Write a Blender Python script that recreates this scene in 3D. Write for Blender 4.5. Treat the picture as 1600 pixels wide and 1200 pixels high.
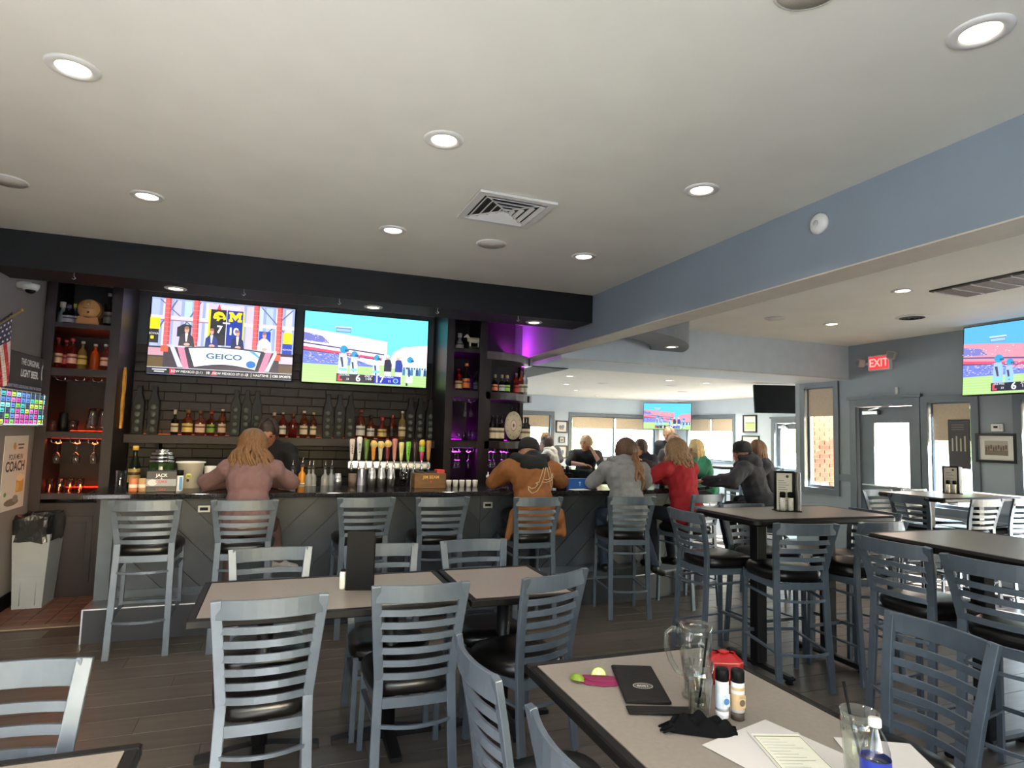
import bpy, bmesh, math, random
from mathutils import Vector, Matrix
random.seed(7)
R = math.radians
for o in list(bpy.data.objects): bpy.data.objects.remove(o)
S = bpy.context.scene
COL = S.collection
# ------------------------------------------------------------------ camera
CH = 1.58; FPX = 968.0
YAW, PITCH, ROLL = R(20.28), R(4.59), R(1.54)
_f = Vector((math.sin(YAW)*math.cos(PITCH), math.cos(YAW)*math.cos(PITCH), math.sin(PITCH)))
_r = Vector((math.cos(YAW), -math.sin(YAW), 0)); _u = _r.cross(_f)
CR = _r*math.cos(ROLL)+_u*math.sin(ROLL); CU = -_r*math.sin(ROLL)+_u*math.cos(ROLL); CF = _f
cd = bpy.data.cameras.new('camera'); cam = bpy.data.objects.new('camera', cd); COL.objects.link(cam)
cd.sensor_width = 36.0; cd.lens = 36.0*FPX/1600.0; cd.clip_start = 0.05; cd.clip_end = 300
m3 = Matrix((CR, CU, -CF)).transposed(); mm = m3.to_4x4(); mm.translation = Vector((0, 0, CH)); cam.matrix_world = mm
S.camera = cam
def at(px, py, x=None, y=None, z=None):
    """the point of the room that the photograph shows at (px, py) on the plane x=, y= or z="""
    d = CR*((px-800)/FPX)-CU*((py-600)/FPX)+CF
    t = (x/d.x) if x is not None else (y/d.y) if y is not None else ((z-CH)/d.z)
    return Vector((0, 0, CH))+d*t
# ------------------------------------------------------------------ sky, sun, exposure
W = bpy.data.worlds.new('World'); S.world = W; W.use_nodes = True
wn = W.node_tree; bg = wn.nodes['Background']
sky = wn.nodes.new('ShaderNodeTexSky'); sky.sky_type = 'NISHITA'; sky.sun_disc = False
sky.sun_elevation = R(24); sky.sun_rotation = R(156); sky.air_density = 1.2; sky.dust_density = 2.5; sky.ozone_density = 1.0
wn.links.new(sky.outputs[0], bg.inputs[0]); bg.inputs[1].default_value = 2.2
sd = bpy.data.lights.new('sun', 'SUN'); sun = bpy.data.objects.new('sun', sd); COL.objects.link(sun)
sd.energy = 250.0; sd.angle = R(0.6); sd.color = (0.98, 0.985, 1.0)
sun.rotation_euler = Vector((-0.40, 0.90, -math.tan(R(24))*0.985)).to_track_quat('-Z', 'Y').to_euler()
S.view_settings.view_transform = 'Standard'; S.view_settings.look = 'None'
S.view_settings.exposure = 0.12; S.view_settings.gamma = 1.0; S.view_settings.use_curve_mapping = False
S.cycles.use_denoising = True; S.cycles.max_bounces = 10; S.cycles.diffuse_bounces = 5; S.cycles.glossy_bounces = 4
S.cycles.transmission_bounces = 8; S.cycles.transparent_max_bounces = 12; S.cycles.caustics_reflective = False; S.cycles.caustics_refractive = False
S.cycles.sample_clamp_indirect = 6.0
def portal(cx, cy, cz, w, h, d):
    l = bpy.data.lights.new('daylight_portal', 'AREA'); l.shape = 'RECTANGLE'; l.size = w; l.size_y = h; l.cycles.is_portal = True
    o = bpy.data.objects.new('daylight_portal', l); COL.objects.link(o); o.location = (cx, cy, cz)
    o.rotation_euler = Vector(d).to_track_quat('-Z', 'Z').to_euler()
# ------------------------------------------------------------------ materials
def lin(c):
    if isinstance(c, (int, float)): c = (c, c, c)
    return tuple(((v/255.0)/12.92 if v/255.0 <= 0.04045 else ((v/255.0+0.055)/1.055)**2.4) for v in c)
MATS = {}
def mat(name, c, rough=0.5, metal=0.0, var=0.08, scale=8.0, bump=0.0, emit=0.0, trans=0.0, ior=1.45, coat=0.0, rnd=0.0, stretch=None, spec=0.5):
    if name in MATS: return MATS[name]
    m = bpy.data.materials.new(name); m.use_nodes = True; n = m.node_tree; b = n.nodes['Principled BSDF']
    L = n.links.new; c = lin(c)
    b.inputs['Roughness'].default_value = rough; b.inputs['Metallic'].default_value = metal; b.inputs['IOR'].default_value = ior
    b.inputs['Transmission Weight'].default_value = trans; b.inputs['Coat Weight'].default_value = coat
    b.inputs['Specular IOR Level'].default_value = spec
    tc = n.nodes.new('ShaderNodeTexCoord'); mp = n.nodes.new('ShaderNodeMapping'); L(tc.outputs['Object'], mp.inputs[0])
    if stretch: mp.inputs['Scale'].default_value = stretch
    no = n.nodes.new('ShaderNodeTexNoise'); no.inputs['Scale'].default_value = scale; no.inputs['Detail'].default_value = 5; L(mp.outputs[0], no.inputs[0])
    ra = n.nodes.new('ShaderNodeMapRange'); ra.inputs[1].default_value = 0.25; ra.inputs[2].default_value = 0.75
    ra.inputs[3].default_value = 1-var*1.6; ra.inputs[4].default_value = 1+var*1.6; L(no.outputs[0], ra.inputs[0])
    fac = ra.outputs[0]
    if rnd:
        oi = n.nodes.new('ShaderNodeObjectInfo'); r2 = n.nodes.new('ShaderNodeMapRange'); L(oi.outputs['Random'], r2.inputs[0])
        r2.inputs[3].default_value = 1-rnd; r2.inputs[4].default_value = 1+rnd
        mu = n.nodes.new('ShaderNodeMath'); mu.operation = 'MULTIPLY'; L(fac, mu.inputs[0]); L(r2.outputs[0], mu.inputs[1]); fac = mu.outputs[0]
    vm = n.nodes.new('ShaderNodeVectorMath'); vm.operation = 'SCALE'; vm.inputs[0].default_value = c; L(fac, vm.inputs['Scale'])
    L(vm.outputs[0], b.inputs['Base Color'])
    if bump:
        bu = n.nodes.new('ShaderNodeBump'); bu.inputs['Strength'].default_value = bump; bu.inputs['Distance'].default_value = 0.01
        L(no.outputs[0], bu.inputs['Height']); L(bu.outputs[0], b.inputs['Normal'])
    if emit:
        b.inputs['Emission Color'].default_value = (*c, 1); b.inputs['Emission Strength'].default_value = emit
    MATS[name] = m; return m
def attr_mat(name, emit=0.0, rough=0.6):
    """flat print or picture: colours come from the mesh's own colour layer"""
    if name in MATS: return MATS[name]
    m = bpy.data.materials.new(name); m.use_nodes = True; n = m.node_tree; b = n.nodes['Principled BSDF']
    a = n.nodes.new('ShaderNodeVertexColor'); a.layer_name = 'Col'; b.inputs['Roughness'].default_value = rough
    no = n.nodes.new('ShaderNodeTexNoise'); no.inputs['Scale'].default_value = 60
    mx = n.nodes.new('ShaderNodeMix'); mx.data_type = 'RGBA'; mx.inputs[0].default_value = 0.04
    n.links.new(a.outputs[0], mx.inputs[6]); n.links.new(no.outputs[1], mx.inputs[7])
    if emit:
        b.inputs['Base Color'].default_value = (0.01, 0.01, 0.01, 1)
        n.links.new(mx.outputs[2], b.inputs['Emission Color']); b.inputs['Emission Strength'].default_value = emit
    else: n.links.new(mx.outputs[2], b.inputs['Base Color'])
    MATS[name] = m; return m
def pane_mat():
    if 'window_glass' in MATS: return MATS['window_glass']
    m = bpy.data.materials.new('window_glass'); m.use_nodes = True; n = m.node_tree; n.nodes.remove(n.nodes['Principled BSDF'])
    t = n.nodes.new('ShaderNodeBsdfTransparent'); t.inputs[0].default_value = (0.95, 0.97, 0.97, 1)
    g = n.nodes.new('ShaderNodeBsdfGlossy'); g.inputs['Roughness'].default_value = 0.02
    mx = n.nodes.new('ShaderNodeMixShader'); mx.inputs[0].default_value = 0.07
    n.links.new(t.outputs[0], mx.inputs[1]); n.links.new(g.outputs[0], mx.inputs[2]); n.links.new(mx.outputs[0], n.nodes['Material Output'].inputs[0])
    MATS['window_glass'] = m; return m
def thin_glass(name, c, a=0.25, rough=0.03):
    """thin clear or tinted glass: mostly see-through with a sharp reflection"""
    if name in MATS: return MATS[name]
    m = bpy.data.materials.new(name); m.use_nodes = True; n = m.node_tree; n.nodes.remove(n.nodes['Principled BSDF'])
    t = n.nodes.new('ShaderNodeBsdfTransparent'); t.inputs[0].default_value = (*lin(c), 1)
    g = n.nodes.new('ShaderNodeBsdfGlossy'); g.inputs['Roughness'].default_value = rough
    lw = n.nodes.new('ShaderNodeLayerWeight'); lw.inputs[0].default_value = 0.35
    ra = n.nodes.new('ShaderNodeMapRange'); ra.inputs[3].default_value = 0.05; ra.inputs[4].default_value = a*2; n.links.new(lw.outputs['Facing'], ra.inputs[0])
    mx = n.nodes.new('ShaderNodeMixShader'); n.links.new(ra.outputs[0], mx.inputs[0])
    n.links.new(t.outputs[0], mx.inputs[1]); n.links.new(g.outputs[0], mx.inputs[2]); n.links.new(mx.outputs[0], n.nodes['Material Output'].inputs[0])
    MATS[name] = m; return m
# ------------------------------------------------------------------ mesh builder
class MB:
    def __init__(s): s.v = []; s.f = []; s.sm = []; s.c = []; s.mi = []
    def add(s, vs, fs, smooth=False, col=None, mi=0):
        k = len(s.v); s.v += [tuple(v) for v in vs]; s.f += [tuple(i+k for i in f) for f in fs]
        s.sm += [smooth]*len(fs); s.c += [col]*len(fs); s.mi += [mi]*len(fs); return s
    def box(s, a, b, M=None, ch=0.0, mi=0):
        x0, y0, z0 = [min(a[i], b[i]) for i in range(3)]; x1, y1, z1 = [max(a[i], b[i]) for i in range(3)]
        if ch <= 0:
            vs = [(x, y, z) for z in (z0, z1) for y in (y0, y1) for x in (x0, x1)]
            fs = [(0, 2, 3, 1), (4, 5, 7, 6), (0, 1, 5, 4), (2, 6, 7, 3), (0, 4, 6, 2), (1, 3, 7, 5)]
        else:
            ch = min(ch, (x1-x0)/2.01, (y1-y0)/2.01, (z1-z0)/2.01); vs = []
            for z, i in ((z0, ch), (z0+ch, 0), (z1-ch, 0), (z1, ch)):
                c2 = ch if i == 0 else 0
                X0, X1, Y0, Y1 = x0+i, x1-i, y0+i, y1-i; k = ch*0.6
                vs += [(X0+k, Y0, z), (X1-k, Y0, z), (X1, Y0+k, z), (X1, Y1-k, z), (X1-k, Y1, z), (X0+k, Y1, z), (X0, Y1-k, z), (X0, Y0+k, z)]
            fs = [tuple(reversed(range(8))), tuple(range(24, 32))]
            for l in range(3):
                for i in range(8): fs.append((l*8+i, l*8+(i+1) % 8, l*8+8+(i+1) % 8, l*8+8+i))
        if M is not None: vs = [M @ Vector(v) for v in vs]
        return s.add(vs, fs, mi=mi)
    def prism(s, poly, z0, z1, M=None, smooth=False, mi=0):
        n = len(poly); vs = [(p[0], p[1], z0) for p in poly]+[(p[0], p[1], z1) for p in poly]
        if M is not None: vs = [M @ Vector(v) for v in vs]
        s.add(vs, [tuple(reversed(range(n))), tuple(range(n, 2*n))], mi=mi)
        k = len(s.v)-2*n
        for i in range(n): s.f.append((k+i, k+(i+1) % n, k+n+(i+1) % n, k+n+i)); s.sm.append(smooth); s.c.append(None); s.mi.append(mi)
        return s
    def lathe(s, prof, seg=16, o=(0, 0, 0), M=None, closed=True, mi=0, smooth=True):
        vs = []; fs = []; n = len(prof)
        for r, z in prof:
            for i in range(seg):
                a = 2*math.pi*i/seg; vs.append((o[0]+r*math.cos(a), o[1]+r*math.sin(a), o[2]+z))
        for j in range(n-1):
            for i in range(seg): fs.append((j*seg+i, j*seg+(i+1) % seg, (j+1)*seg+(i+1) % seg, (j+1)*seg+i))
        if closed:
            if prof[0][0] > 1e-6: fs.append(tuple(reversed(range(seg))))
            if prof[-1][0] > 1e-6: fs.append(tuple(range((n-1)*seg, n*seg)))
        if M is not None: vs = [M @ Vector(v) for v in vs]
        return s.add(vs, fs, smooth, mi=mi)
    def tube(s, pts, r, seg=8, caps=True, smooth=True):
        pts = [Vector(p) for p in pts]; n = len(pts); rs = r if isinstance(r, (list, tuple)) else [r]*n
        vs = []; fs = []; ref = None
        for i, p in enumerate(pts):
            t = (pts[min(i+1, n-1)]-pts[max(i-1, 0)]); t = t.normalized() if t.length > 1e-9 else Vector((0, 0, 1))
            if ref is None: ref = Vector((0, 0, 1)) if abs(t.z) < 0.9 else Vector((1, 0, 0))
            a = t.cross(ref); a = a.normalized() if a.length > 1e-6 else t.orthogonal().normalized(); b = a.cross(t).normalized(); ref = b
            for k in range(seg):
                an = 2*math.pi*k/seg; vs.append(p+(a*math.cos(an)+b*math.sin(an))*rs[i])
        for j in range(n-1):
            for i in range(seg): fs.append((j*seg+i, j*seg+(i+1) % seg, (j+1)*seg+(i+1) % seg, (j+1)*seg+i))
        if caps: fs += [tuple(reversed(range(seg))), tuple(range((n-1)*seg, n*seg))]
        return s.add(vs, fs, smooth)
    def bar(s, pts, w, t, side):
        """flat bar swept along pts: w across 'side', t across the third direction"""
        pts = [Vector(p) for p in pts]; n = len(pts); sd_ = Vector(side).normalized(); vs = []; fs = []
        ws = w if isinstance(w, (list, tuple)) else [w]*n
        for i, p in enumerate(pts):
            tg = (pts[min(i+1, n-1)]-pts[max(i-1, 0)]).normalized(); d = (sd_-tg*sd_.dot(tg)).normalized(); e = tg.cross(d).normalized()
            for a, b in ((-1, -1), (1, -1), (1, 1), (-1, 1)): vs.append(p+d*(a*ws[i]/2)+e*(b*t/2))
        for j in range(n-1):
            for i in range(4): fs.append((j*4+i, j*4+(i+1) % 4, j*4+4+(i+1) % 4, j*4+4+i))
        fs += [(3, 2, 1, 0), (n*4-4, n*4-3, n*4-2, n*4-1)]
        return s.add(vs, fs)
    def ball(s, c, r, M=None, seg=12, rings=8):
        if isinstance(r, (int, float)): r = (r, r, r)
        vs = [(0, 0, -1)]; fs = []
        for j in range(1, rings):
            p = -math.pi/2+math.pi*j/rings
            for i in range(seg): a = 2*math.pi*i/seg; vs.append((math.cos(p)*math.cos(a), math.cos(p)*math.sin(a), math.sin(p)))
        vs.append((0, 0, 1)); T = len(vs)-1
        for i in range(seg): fs.append((0, 1+(i+1) % seg, 1+i)); fs.append((T, T-seg+i, T-seg+(i+1) % seg))
        for j in range(rings-2):
            for i in range(seg): k = 1+j*seg; fs.append((k+i, k+(i+1) % seg, k+seg+(i+1) % seg, k+seg+i))
        vs = [Vector((v[0]*r[0], v[1]*r[1], v[2]*r[2])) for v in vs]
        if M is not None: vs = [M @ v for v in vs]
        c = Vector(c); return s.add([v+c for v in vs], fs, True)
    def caps(s, p0, p1, r0, r1, seg=12):
        p0 = Vector(p0); p1 = Vector(p1); d = p1-p0; L = d.length
        if L < 1e-6: return s.ball(p0, r0)
        pr = []
        for k in range(5): a = -math.pi/2+math.pi/2*k/4; pr.append((max(r0*math.cos(a), 1e-5), r0*math.sin(a)))
        for k in range(5): a = math.pi/2*k/4; pr.append((max(r1*math.cos(a), 1e-5), L+r1*math.sin(a)))
        M = Matrix.Translation(p0) @ d.to_track_quat('Z', 'Y').to_matrix().to_4x4()
        return s.lathe(pr, seg, M=M)
    def mesh(s, name):
        me = bpy.data.meshes.new(name); me.from_pydata(s.v, [], s.f)
        me.polygons.foreach_set('use_smooth', s.sm)
        if any(s.mi): me.polygons.foreach_set('material_index', s.mi)
        if any(c is not None for c in s.c):
            ca = me.color_attributes.new('Col', 'FLOAT_COLOR', 'CORNER'); dat = []
            for p, c in zip(me.polygons, s.c): dat += list((*lin(c if c is not None else 128), 1.0))*p.loop_total
            ca.data.foreach_set('color', dat)
        me.update(); return me
    def build(s, name, m, parent=None, loc=None, rotz=0.0, bevel=0.0):
        me = s.mesh(name)
        for q in (m if isinstance(m, (list, tuple)) else [m]): me.materials.append(q)
        return obj(name, me, parent, loc, rotz, bevel)
def obj(name, me, parent=None, loc=None, rotz=0.0, bevel=0.0):
    o = bpy.data.objects.new(name, me); COL.objects.link(o)
    if parent is not None: o.parent = parent
    if loc is not None: o.location = loc
    if rotz: o.rotation_euler = (0, 0, rotz)
    if bevel:
        b = o.modifiers.new('bevel', 'BEVEL'); b.width = bevel; b.segments = 2; b.limit_method = 'ANGLE'
    return o
def tag(o, label=None, cat=None, group=None, kind=None):
    if label: o['label'] = label
    if cat: o['category'] = cat
    if group: o['group'] = group
    if kind: o['kind'] = kind
    return o
def thing(name, label, cat, loc=(0, 0, 0), rotz=0.0, group=None):
    o = bpy.data.objects.new(name, None); COL.objects.link(o); o.empty_display_size = 0.1
    o.location = loc; o.rotation_euler = (0, 0, rotz); return tag(o, label, cat, group)
def struct(name, mb, m, label, bevel=0.0): return tag(mb.build(name, m, bevel=bevel), label, None, None, 'structure')
def dup(o, parent=None, **kw):
    c = o.copy(); COL.objects.link(c); c.parent = parent
    for ch in list(o.children): dup(ch, c)
    return c
def place(o, loc, rotz, label, group=None):
    o.location = loc; o.rotation_euler = (0, 0, rotz); o['label'] = label
    if group: o['group'] = group
    return o
TXT = {}
def text_geo(s, size=1.0, bold=0.0):
    """outline of a line of lettering, centred, as (verts, faces) in the plane"""
    k = (s, bold)
    if k not in TXT:
        cu = bpy.data.curves.new('t', 'FONT'); cu.body = s; cu.align_x = 'CENTER'; cu.align_y = 'CENTER'; cu.resolution_u = 3; cu.offset = bold
        o = bpy.data.objects.new('t', cu); COL.objects.link(o); dg = bpy.context.evaluated_depsgraph_get()
        me = bpy.data.meshes.new_from_object(o.evaluated_get(dg)); TXT[k] = ([tuple(v.co) for v in me.vertices], [tuple(p.vertices) for p in me.polygons])
        bpy.data.objects.remove(o); bpy.data.meshes.remove(me)
    vs, fs = TXT[k]; return [(v[0]*size, v[1]*size) for v in vs], fs
class Print(MB):
    """flat picture in the local XZ plane facing -Y; u to the right, v up; every layer lies a hair in front of the last"""
    def __init__(s, w, h, step=0.00025): super().__init__(); s.w = w; s.h = h; s.k = 0; s.st = step
    def P(s, u, v): return ((u-0.5)*s.w, -s.k*s.st, (v-0.5)*s.h)
    def poly(s, pts, c): s.k += 1; s.add([s.P(*p) for p in pts], [tuple(range(len(pts)))], col=c); return s
    def rect(s, u0, v0, u1, v1, c): return s.poly([(u0, v0), (u1, v0), (u1, v1), (u0, v1)], c)
    def ell(s, u, v, ru, rv, c, n=18): return s.poly([(u+ru*math.cos(2*math.pi*i/n), v+rv*math.sin(2*math.pi*i/n)) for i in range(n)], c)
    def text(s, t, u, v, hgt, c, bold=0.0, sx=1.0):
        vs, fs = text_geo(t, hgt*s.h*1.35, bold); s.k += 1; x0, y, z0 = s.P(u, v)
        s.add([(x0+a*sx, y, z0+b) for a, b in vs], fs, col=c); return s
# ================================================================== materials of the place
m_ceil = mat('ceiling_paint', (241, 239, 224), 0.75, var=0.03, scale=2)
m_beam = mat('beam_paint', (124, 134, 142), 0.6, var=0.04, scale=2)
m_wall = mat('grey_wall_paint', (142, 150, 154), 0.6, var=0.04, scale=2)
m_wall_l = mat('left_wall_paint', (132, 126, 126), 0.6, var=0.05, scale=2)
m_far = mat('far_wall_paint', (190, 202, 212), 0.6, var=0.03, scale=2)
m_trimg = mat('dark_grey_trim', (96, 104, 110), 0.45, var=0.05, scale=5)
m_black = mat('soffit_black', (11, 11, 13), 0.6, var=0.1, scale=3, spec=0.25)
m_esp = mat('espresso_wood', (30, 21, 24), 0.42, spec=0.35, var=0.16, scale=9, stretch=(1, 1, 0.15), bump=0.05)
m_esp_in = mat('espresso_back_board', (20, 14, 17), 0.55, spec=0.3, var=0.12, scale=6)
m_white = mat('white_paint', (226, 224, 216), 0.5, var=0.03)
m_blk = mat('black_plastic', (12, 12, 13), 0.5, var=0.1, spec=0.15)
m_blkm = mat('black_metal', (18, 18, 20), 0.42, 0.1, var=0.1, scale=12, spec=0.4)
m_steel = mat('stainless_steel', (210, 212, 214), 0.32, 1.0, var=0.05, scale=20)
m_chrome = mat('chrome', (225, 226, 228), 0.08, 1.0, var=0.02)
m_blind = mat('tan_roller_blind', (196, 178, 152), 0.8, var=0.05, scale=30)
m_plank = mat('dark_plank_tile', (80, 73, 66), 0.34, var=0.22, scale=5, stretch=(0.35, 3.5, 1), bump=0.06, rnd=0.16)
m_slab = mat('floor_grout', (66, 60, 54), 0.6, var=0.12, scale=3)
m_qtile = mat('red_brown_tile', (98, 66, 52), 0.5, var=0.2, scale=8, rnd=0.15)
m_btile = mat('brown_wall_tile', (27, 21, 17), 0.45, var=0.14, scale=7, rnd=0.16, spec=0.3)
m_brick = mat('red_brick', (104, 64, 50), 0.85, var=0.2, scale=9, rnd=0.22, bump=0.2)
m_mortar = mat('mortar', (112, 102, 94), 0.9, var=0.08)
m_slate = mat('slate_plank', (52, 58, 66), 0.5, var=0.22, scale=4, rnd=0.24, bump=0.05)
m_slatef = mat('blue_grey_bar_trim', (74, 84, 94), 0.5, var=0.08)
m_gran = mat('black_granite', (34, 34, 36), 0.08, var=0.5, scale=90)
m_riser = mat('navy_riser', (28, 31, 39), 0.5, var=0.08)
m_concrete = mat('outdoor_concrete', (205, 200, 190), 0.9, var=0.08, scale=1)
def wallgrid(mb, axis, c0, c1, a0, a1, z0, z1, holes):
    """a wall slab with rectangular holes; axis 'y' runs along y at x=c0..c1"""
    As = sorted({a0, a1, *[h[0] for h in holes], *[h[1] for h in holes]}); Zs = sorted({z0, z1, *[h[2] for h in holes], *[h[3] for h in holes]})
    for i in range(len(As)-1):
        j = 0
        while j < len(Zs)-1:
            def hole(k): return any(h[0] <= As[i] and As[i+1] <= h[1] and h[2] <= Zs[k] and Zs[k+1] <= h[3] for h in holes)
            if hole(j): j += 1; continue
            k = j
            while k+1 < len(Zs)-1 and not hole(k+1): k += 1
            p, q = (As[i], Zs[j]), (As[i+1], Zs[k+1])
            if axis == 'y': mb.box((c0, p[0], p[1]), (c1, q[0], q[1]))
            else: mb.box((p[0], c0, p[1]), (q[0], c1, q[1]))
            j = k+1
    return mb
ZC = 3.0; XL = -2.1; XB = 2.9; XB2 = 3.13; XR = 7.78; YH = 6.78; YH2 = 7.7; YW = 7.5; ZF = 2.6; YF = 14.85; XF = 10.5; YN = -1.5
# ---- floor: slab, dark plank tiles near and visible, red-brown tiles behind the bar
floor = struct('floor', MB().box((XL-0.2, YN-0.2, -0.08), (XF+0.2, YF+0.2, -0.004)), m_slab, 'dark plank tile floor of the dining room')
pk = MB().box((-0.598, -0.0985, -0.006), (0.598, 0.0985, 0), ch=0.0012).mesh('plank'); pk.materials.append(m_plank)
row = 0
y = 2.05
while y < 6.95:
    off = (row*0.43) % 1.2; x = -2.1+off-0.6
    while x < 7.7:
        cx = x
        ok = not (y > 5.72 and cx-0.6 < -1.26) and not (y > 5.45 and -1.3 < cx < 4.2) and cx > -2.3
        if y > 3.1 or cx > 0.4:
            if ok: obj('plank', pk, floor, (cx, y, 0))
        x += 1.2
    y += 0.2; row += 1
fs_ = struct('floor_service', MB().box((XL, 5.9, -0.02), (-1.27, 7.5, -0.003)), m_slab, 'red-brown quarry tile floor beside the bar shelving')
qt = MB().box((-0.072, -0.072, -0.006), (0.072, 0.072, 0.001), ch=0.002).mesh('tile'); qt.materials.append(m_qtile)
for i in range(6):
    for j in range(7): obj('tile', qt, fs_, (-2.02+i*0.15, 5.98+j*0.15, 0))
struct('trim_threshold', MB().box((XL, 5.81, -0.003), (-1.27, 5.9, 0.006)), mat('threshold', (120, 104, 88), 0.5), 'light brown threshold strip between plank floor and red tiles')
struct('floor_far_room', MB().box((1.8, YH2+0.3, -0.003), (XF, YF, 0.0)), mat('far_plank_lightened', (138, 126, 112), 0.4, var=0.2, scale=5, stretch=(0.35, 3.5, 1)), 'plank tile floor of the far room, colour lightened to bounce sun')  # colour lightened so sunlight bounces up to the far ceiling
# ---- ceilings
ce = MB().box((XL-0.2, YN-0.2, ZC), (XB2, YW+0.2, ZC+0.1)).box((XB2, YN-0.2, ZC), (XR+0.2, YH2, ZC+0.1))
struct('ceiling', ce, m_ceil, 'cream painted ceiling with recessed downlights')
struct('ceiling_far_room', MB().box((1.8, YH2, ZF), (XF+0.2, YF+0.2, ZF+0.1)), mat('far_ceiling', (240, 236, 226), 0.8, var=0.02), 'bright ceiling of the far window room')
# ---- beam, header, soffits
struct('trim_beam', MB().box((XB, YN, 2.56), (XB2, YH2, ZC)), m_beam, 'long blue-grey ceiling beam running toward the bar')
struct('trim_beam_board', MB().box((XB, YN, 2.552), (XB2, YH2, 2.56)), mat('beam_board', (196, 184, 164), 0.6, var=0.04), 'cream board under the long ceiling beam')
struct('trim_header', MB().box((XB2, YH, 2.5), (XR, YH2, ZC)), mat('header_paint', (205, 212, 214), 0.6, var=0.03), 'wide grey header over the opening to the far room')
struct('trim_header_edge', MB().box((XB2, YH-0.012, 2.5), (XR, YH, 2.515)), mat('pale_edge', (200, 196, 186), 0.5), 'thin pale corner bead along the header')
sf = struct('trim_bar_soffit', MB().box((XL, 5.54, 2.72), (XB-0.004, 6.0, ZC)), m_black, 'black soffit box over the bar with cup hooks')
struct('trim_far_soffit', MB().box((2.9, YH2, 2.49), (3.67, 12.0, ZF)), m_black, 'black soffit on the far room ceiling behind the shelving')
CX, CY = 3.1, 7.4       # centre of the round end of the bar
def arc(r, a0, a1, n): return [(CX+r*math.cos(R(a0+(a1-a0)*i/n)), CY+r*math.sin(R(a0+(a1-a0)*i/n))) for i in range(n+1)]
def ring(mb, r0, r1, a0, a1, z0, z1, n=28):
    p, q = arc(r1, a0, a1, n), arc(r0, a0, a1, n)
    vs = [(*a, z) for a, z in [(a, z0) for a in q]+[(a, z0) for a in p]+[(a, z1) for a in q]+[(a, z1) for a in p]]; k = n+1; fs = []
    for i in range(n):
        fs += [(i, i+1, k+i+1, k+i), (2*k+i, 3*k+i, 3*k+i+1, 2*k+i+1), (k+i, k+i+1, 3*k+i+1, 3*k+i), (i+1, i, 2*k+i, 2*k+i+1)]
    fs += [(0, k, 3*k, 2*k), (n, 2*k+n, 3*k+n, k+n)]
    return mb.add(vs, fs)
struct('trim_curved_soffit', ring(MB(), 1.42, 1.88, -88.5, -19.6, 2.70, ZC-0.002), mat('curved_soffit', (112, 116, 118), 0.6, var=0.08, scale=3), 'curved grey soffit following the round end of the bar')
# ---- walls
struct('wall_left', wallgrid(MB(), 'y', XL-0.15, XL, YN, YW+0.2, 0, ZC, [(-0.5, 1.2, 1.0, 2.4)]), m_wall_l, 'grey left wall with beer sign and poster')
struct('baseboard_left', MB().box((XL, YN, 0), (XL+0.015, 6.76, 0.12)), m_blk, 'dark baseboard of the left wall')
wb = struct('wall_back', MB().box((XL, YW, 0), (XB, YH2, ZC)), mat('upper_back_wall', (66, 68, 72), 0.6, var=0.05), 'back wall behind the bar, grey above brown tiles')
MB().box((-1.478, YW-0.0015, 0.9), (1.71, YW, 2.42)).build('tile_backing', mat('dark_grout', (16, 13, 11), 0.8), wb)
bt = MB().box((-0.148, -0.012, -0.048), (0.148, 0.0, 0.048), ch=0.004).mesh('brick'); bt.materials.append(m_btile)
bth = MB().box((-0.073, -0.012, -0.048), (0.073, 0.0, 0.048), ch=0.004).mesh('brick'); bth.materials.append(m_btile)
for r in range(15):
    z = 0.98+r*0.1; odd = r % 2
    x = -1.46+0.15*(1-odd)
    if not odd: obj('brick', bth, wb, (-1.41, YW, z)); x = -1.185
    else: x = -1.335
    while x < 1.72:
        if x+0.15 > 1.73: obj('brick', bth, wb, (x-0.075, YW, z)); break
        obj('brick', bt, wb, (x, YW, z)); x += 0.3
PW = (7.05, 7.6, 0.88, 2.42); DR = (5.80, 6.66, 0.0, 2.10); W2 = (5.07, 5.60, 0.80, 2.12); W3 = (1.9, 4.52, 0.25, 2.12); W4 = (0.5, 1.6, 0.5, 2.12)
struct('wall_right', wallgrid(MB(), 'y', XR, XR+0.16, YN, YH2+0.1, 0, ZC, [PW, DR, W2, W3, W4]), m_wall, 'grey right wall with glazed door and windows')
struct('wall_near', wallgrid(MB(), 'x', YN-0.15, YN, XL, XR, 0, ZC, [(-2.0, 1.75, 0.9, 2.35)]), m_wall_l, 'wall behind the viewer with windows')
FW0 = (2.1, 4.3, 0.6, 2.3); FW1 = (4.6, 6.60, 1.0, 2.10); FW2 = (7.2, 9.80, 1.0, 2.10); RW1 = (12.53, 14.3, 1.02, 2.12); RD = (10.15, 11.12, 0.0, 1.98); RW2 = (7.95, 9.95, 0.15, 2.35)
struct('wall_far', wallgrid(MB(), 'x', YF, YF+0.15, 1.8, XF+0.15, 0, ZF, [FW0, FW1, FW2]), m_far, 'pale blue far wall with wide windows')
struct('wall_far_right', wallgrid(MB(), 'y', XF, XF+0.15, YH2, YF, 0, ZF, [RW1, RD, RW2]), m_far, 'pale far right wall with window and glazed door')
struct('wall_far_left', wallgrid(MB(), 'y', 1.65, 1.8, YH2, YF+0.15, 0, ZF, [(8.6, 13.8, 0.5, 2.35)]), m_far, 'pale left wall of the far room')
bw = struct('wall_far_front', MB().box((XR+0.16, YH2, 0), (XF+0.15, YH2+0.02, 2.9)), m_mortar, 'red brick outer wall seen through the narrow window')
struct('wall_far_front_inside', MB().box((XR+0.16, YH2+0.02, 0), (XF, YH2+0.12, ZF)), m_far, 'inner face of the brick wall in the far room')
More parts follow.
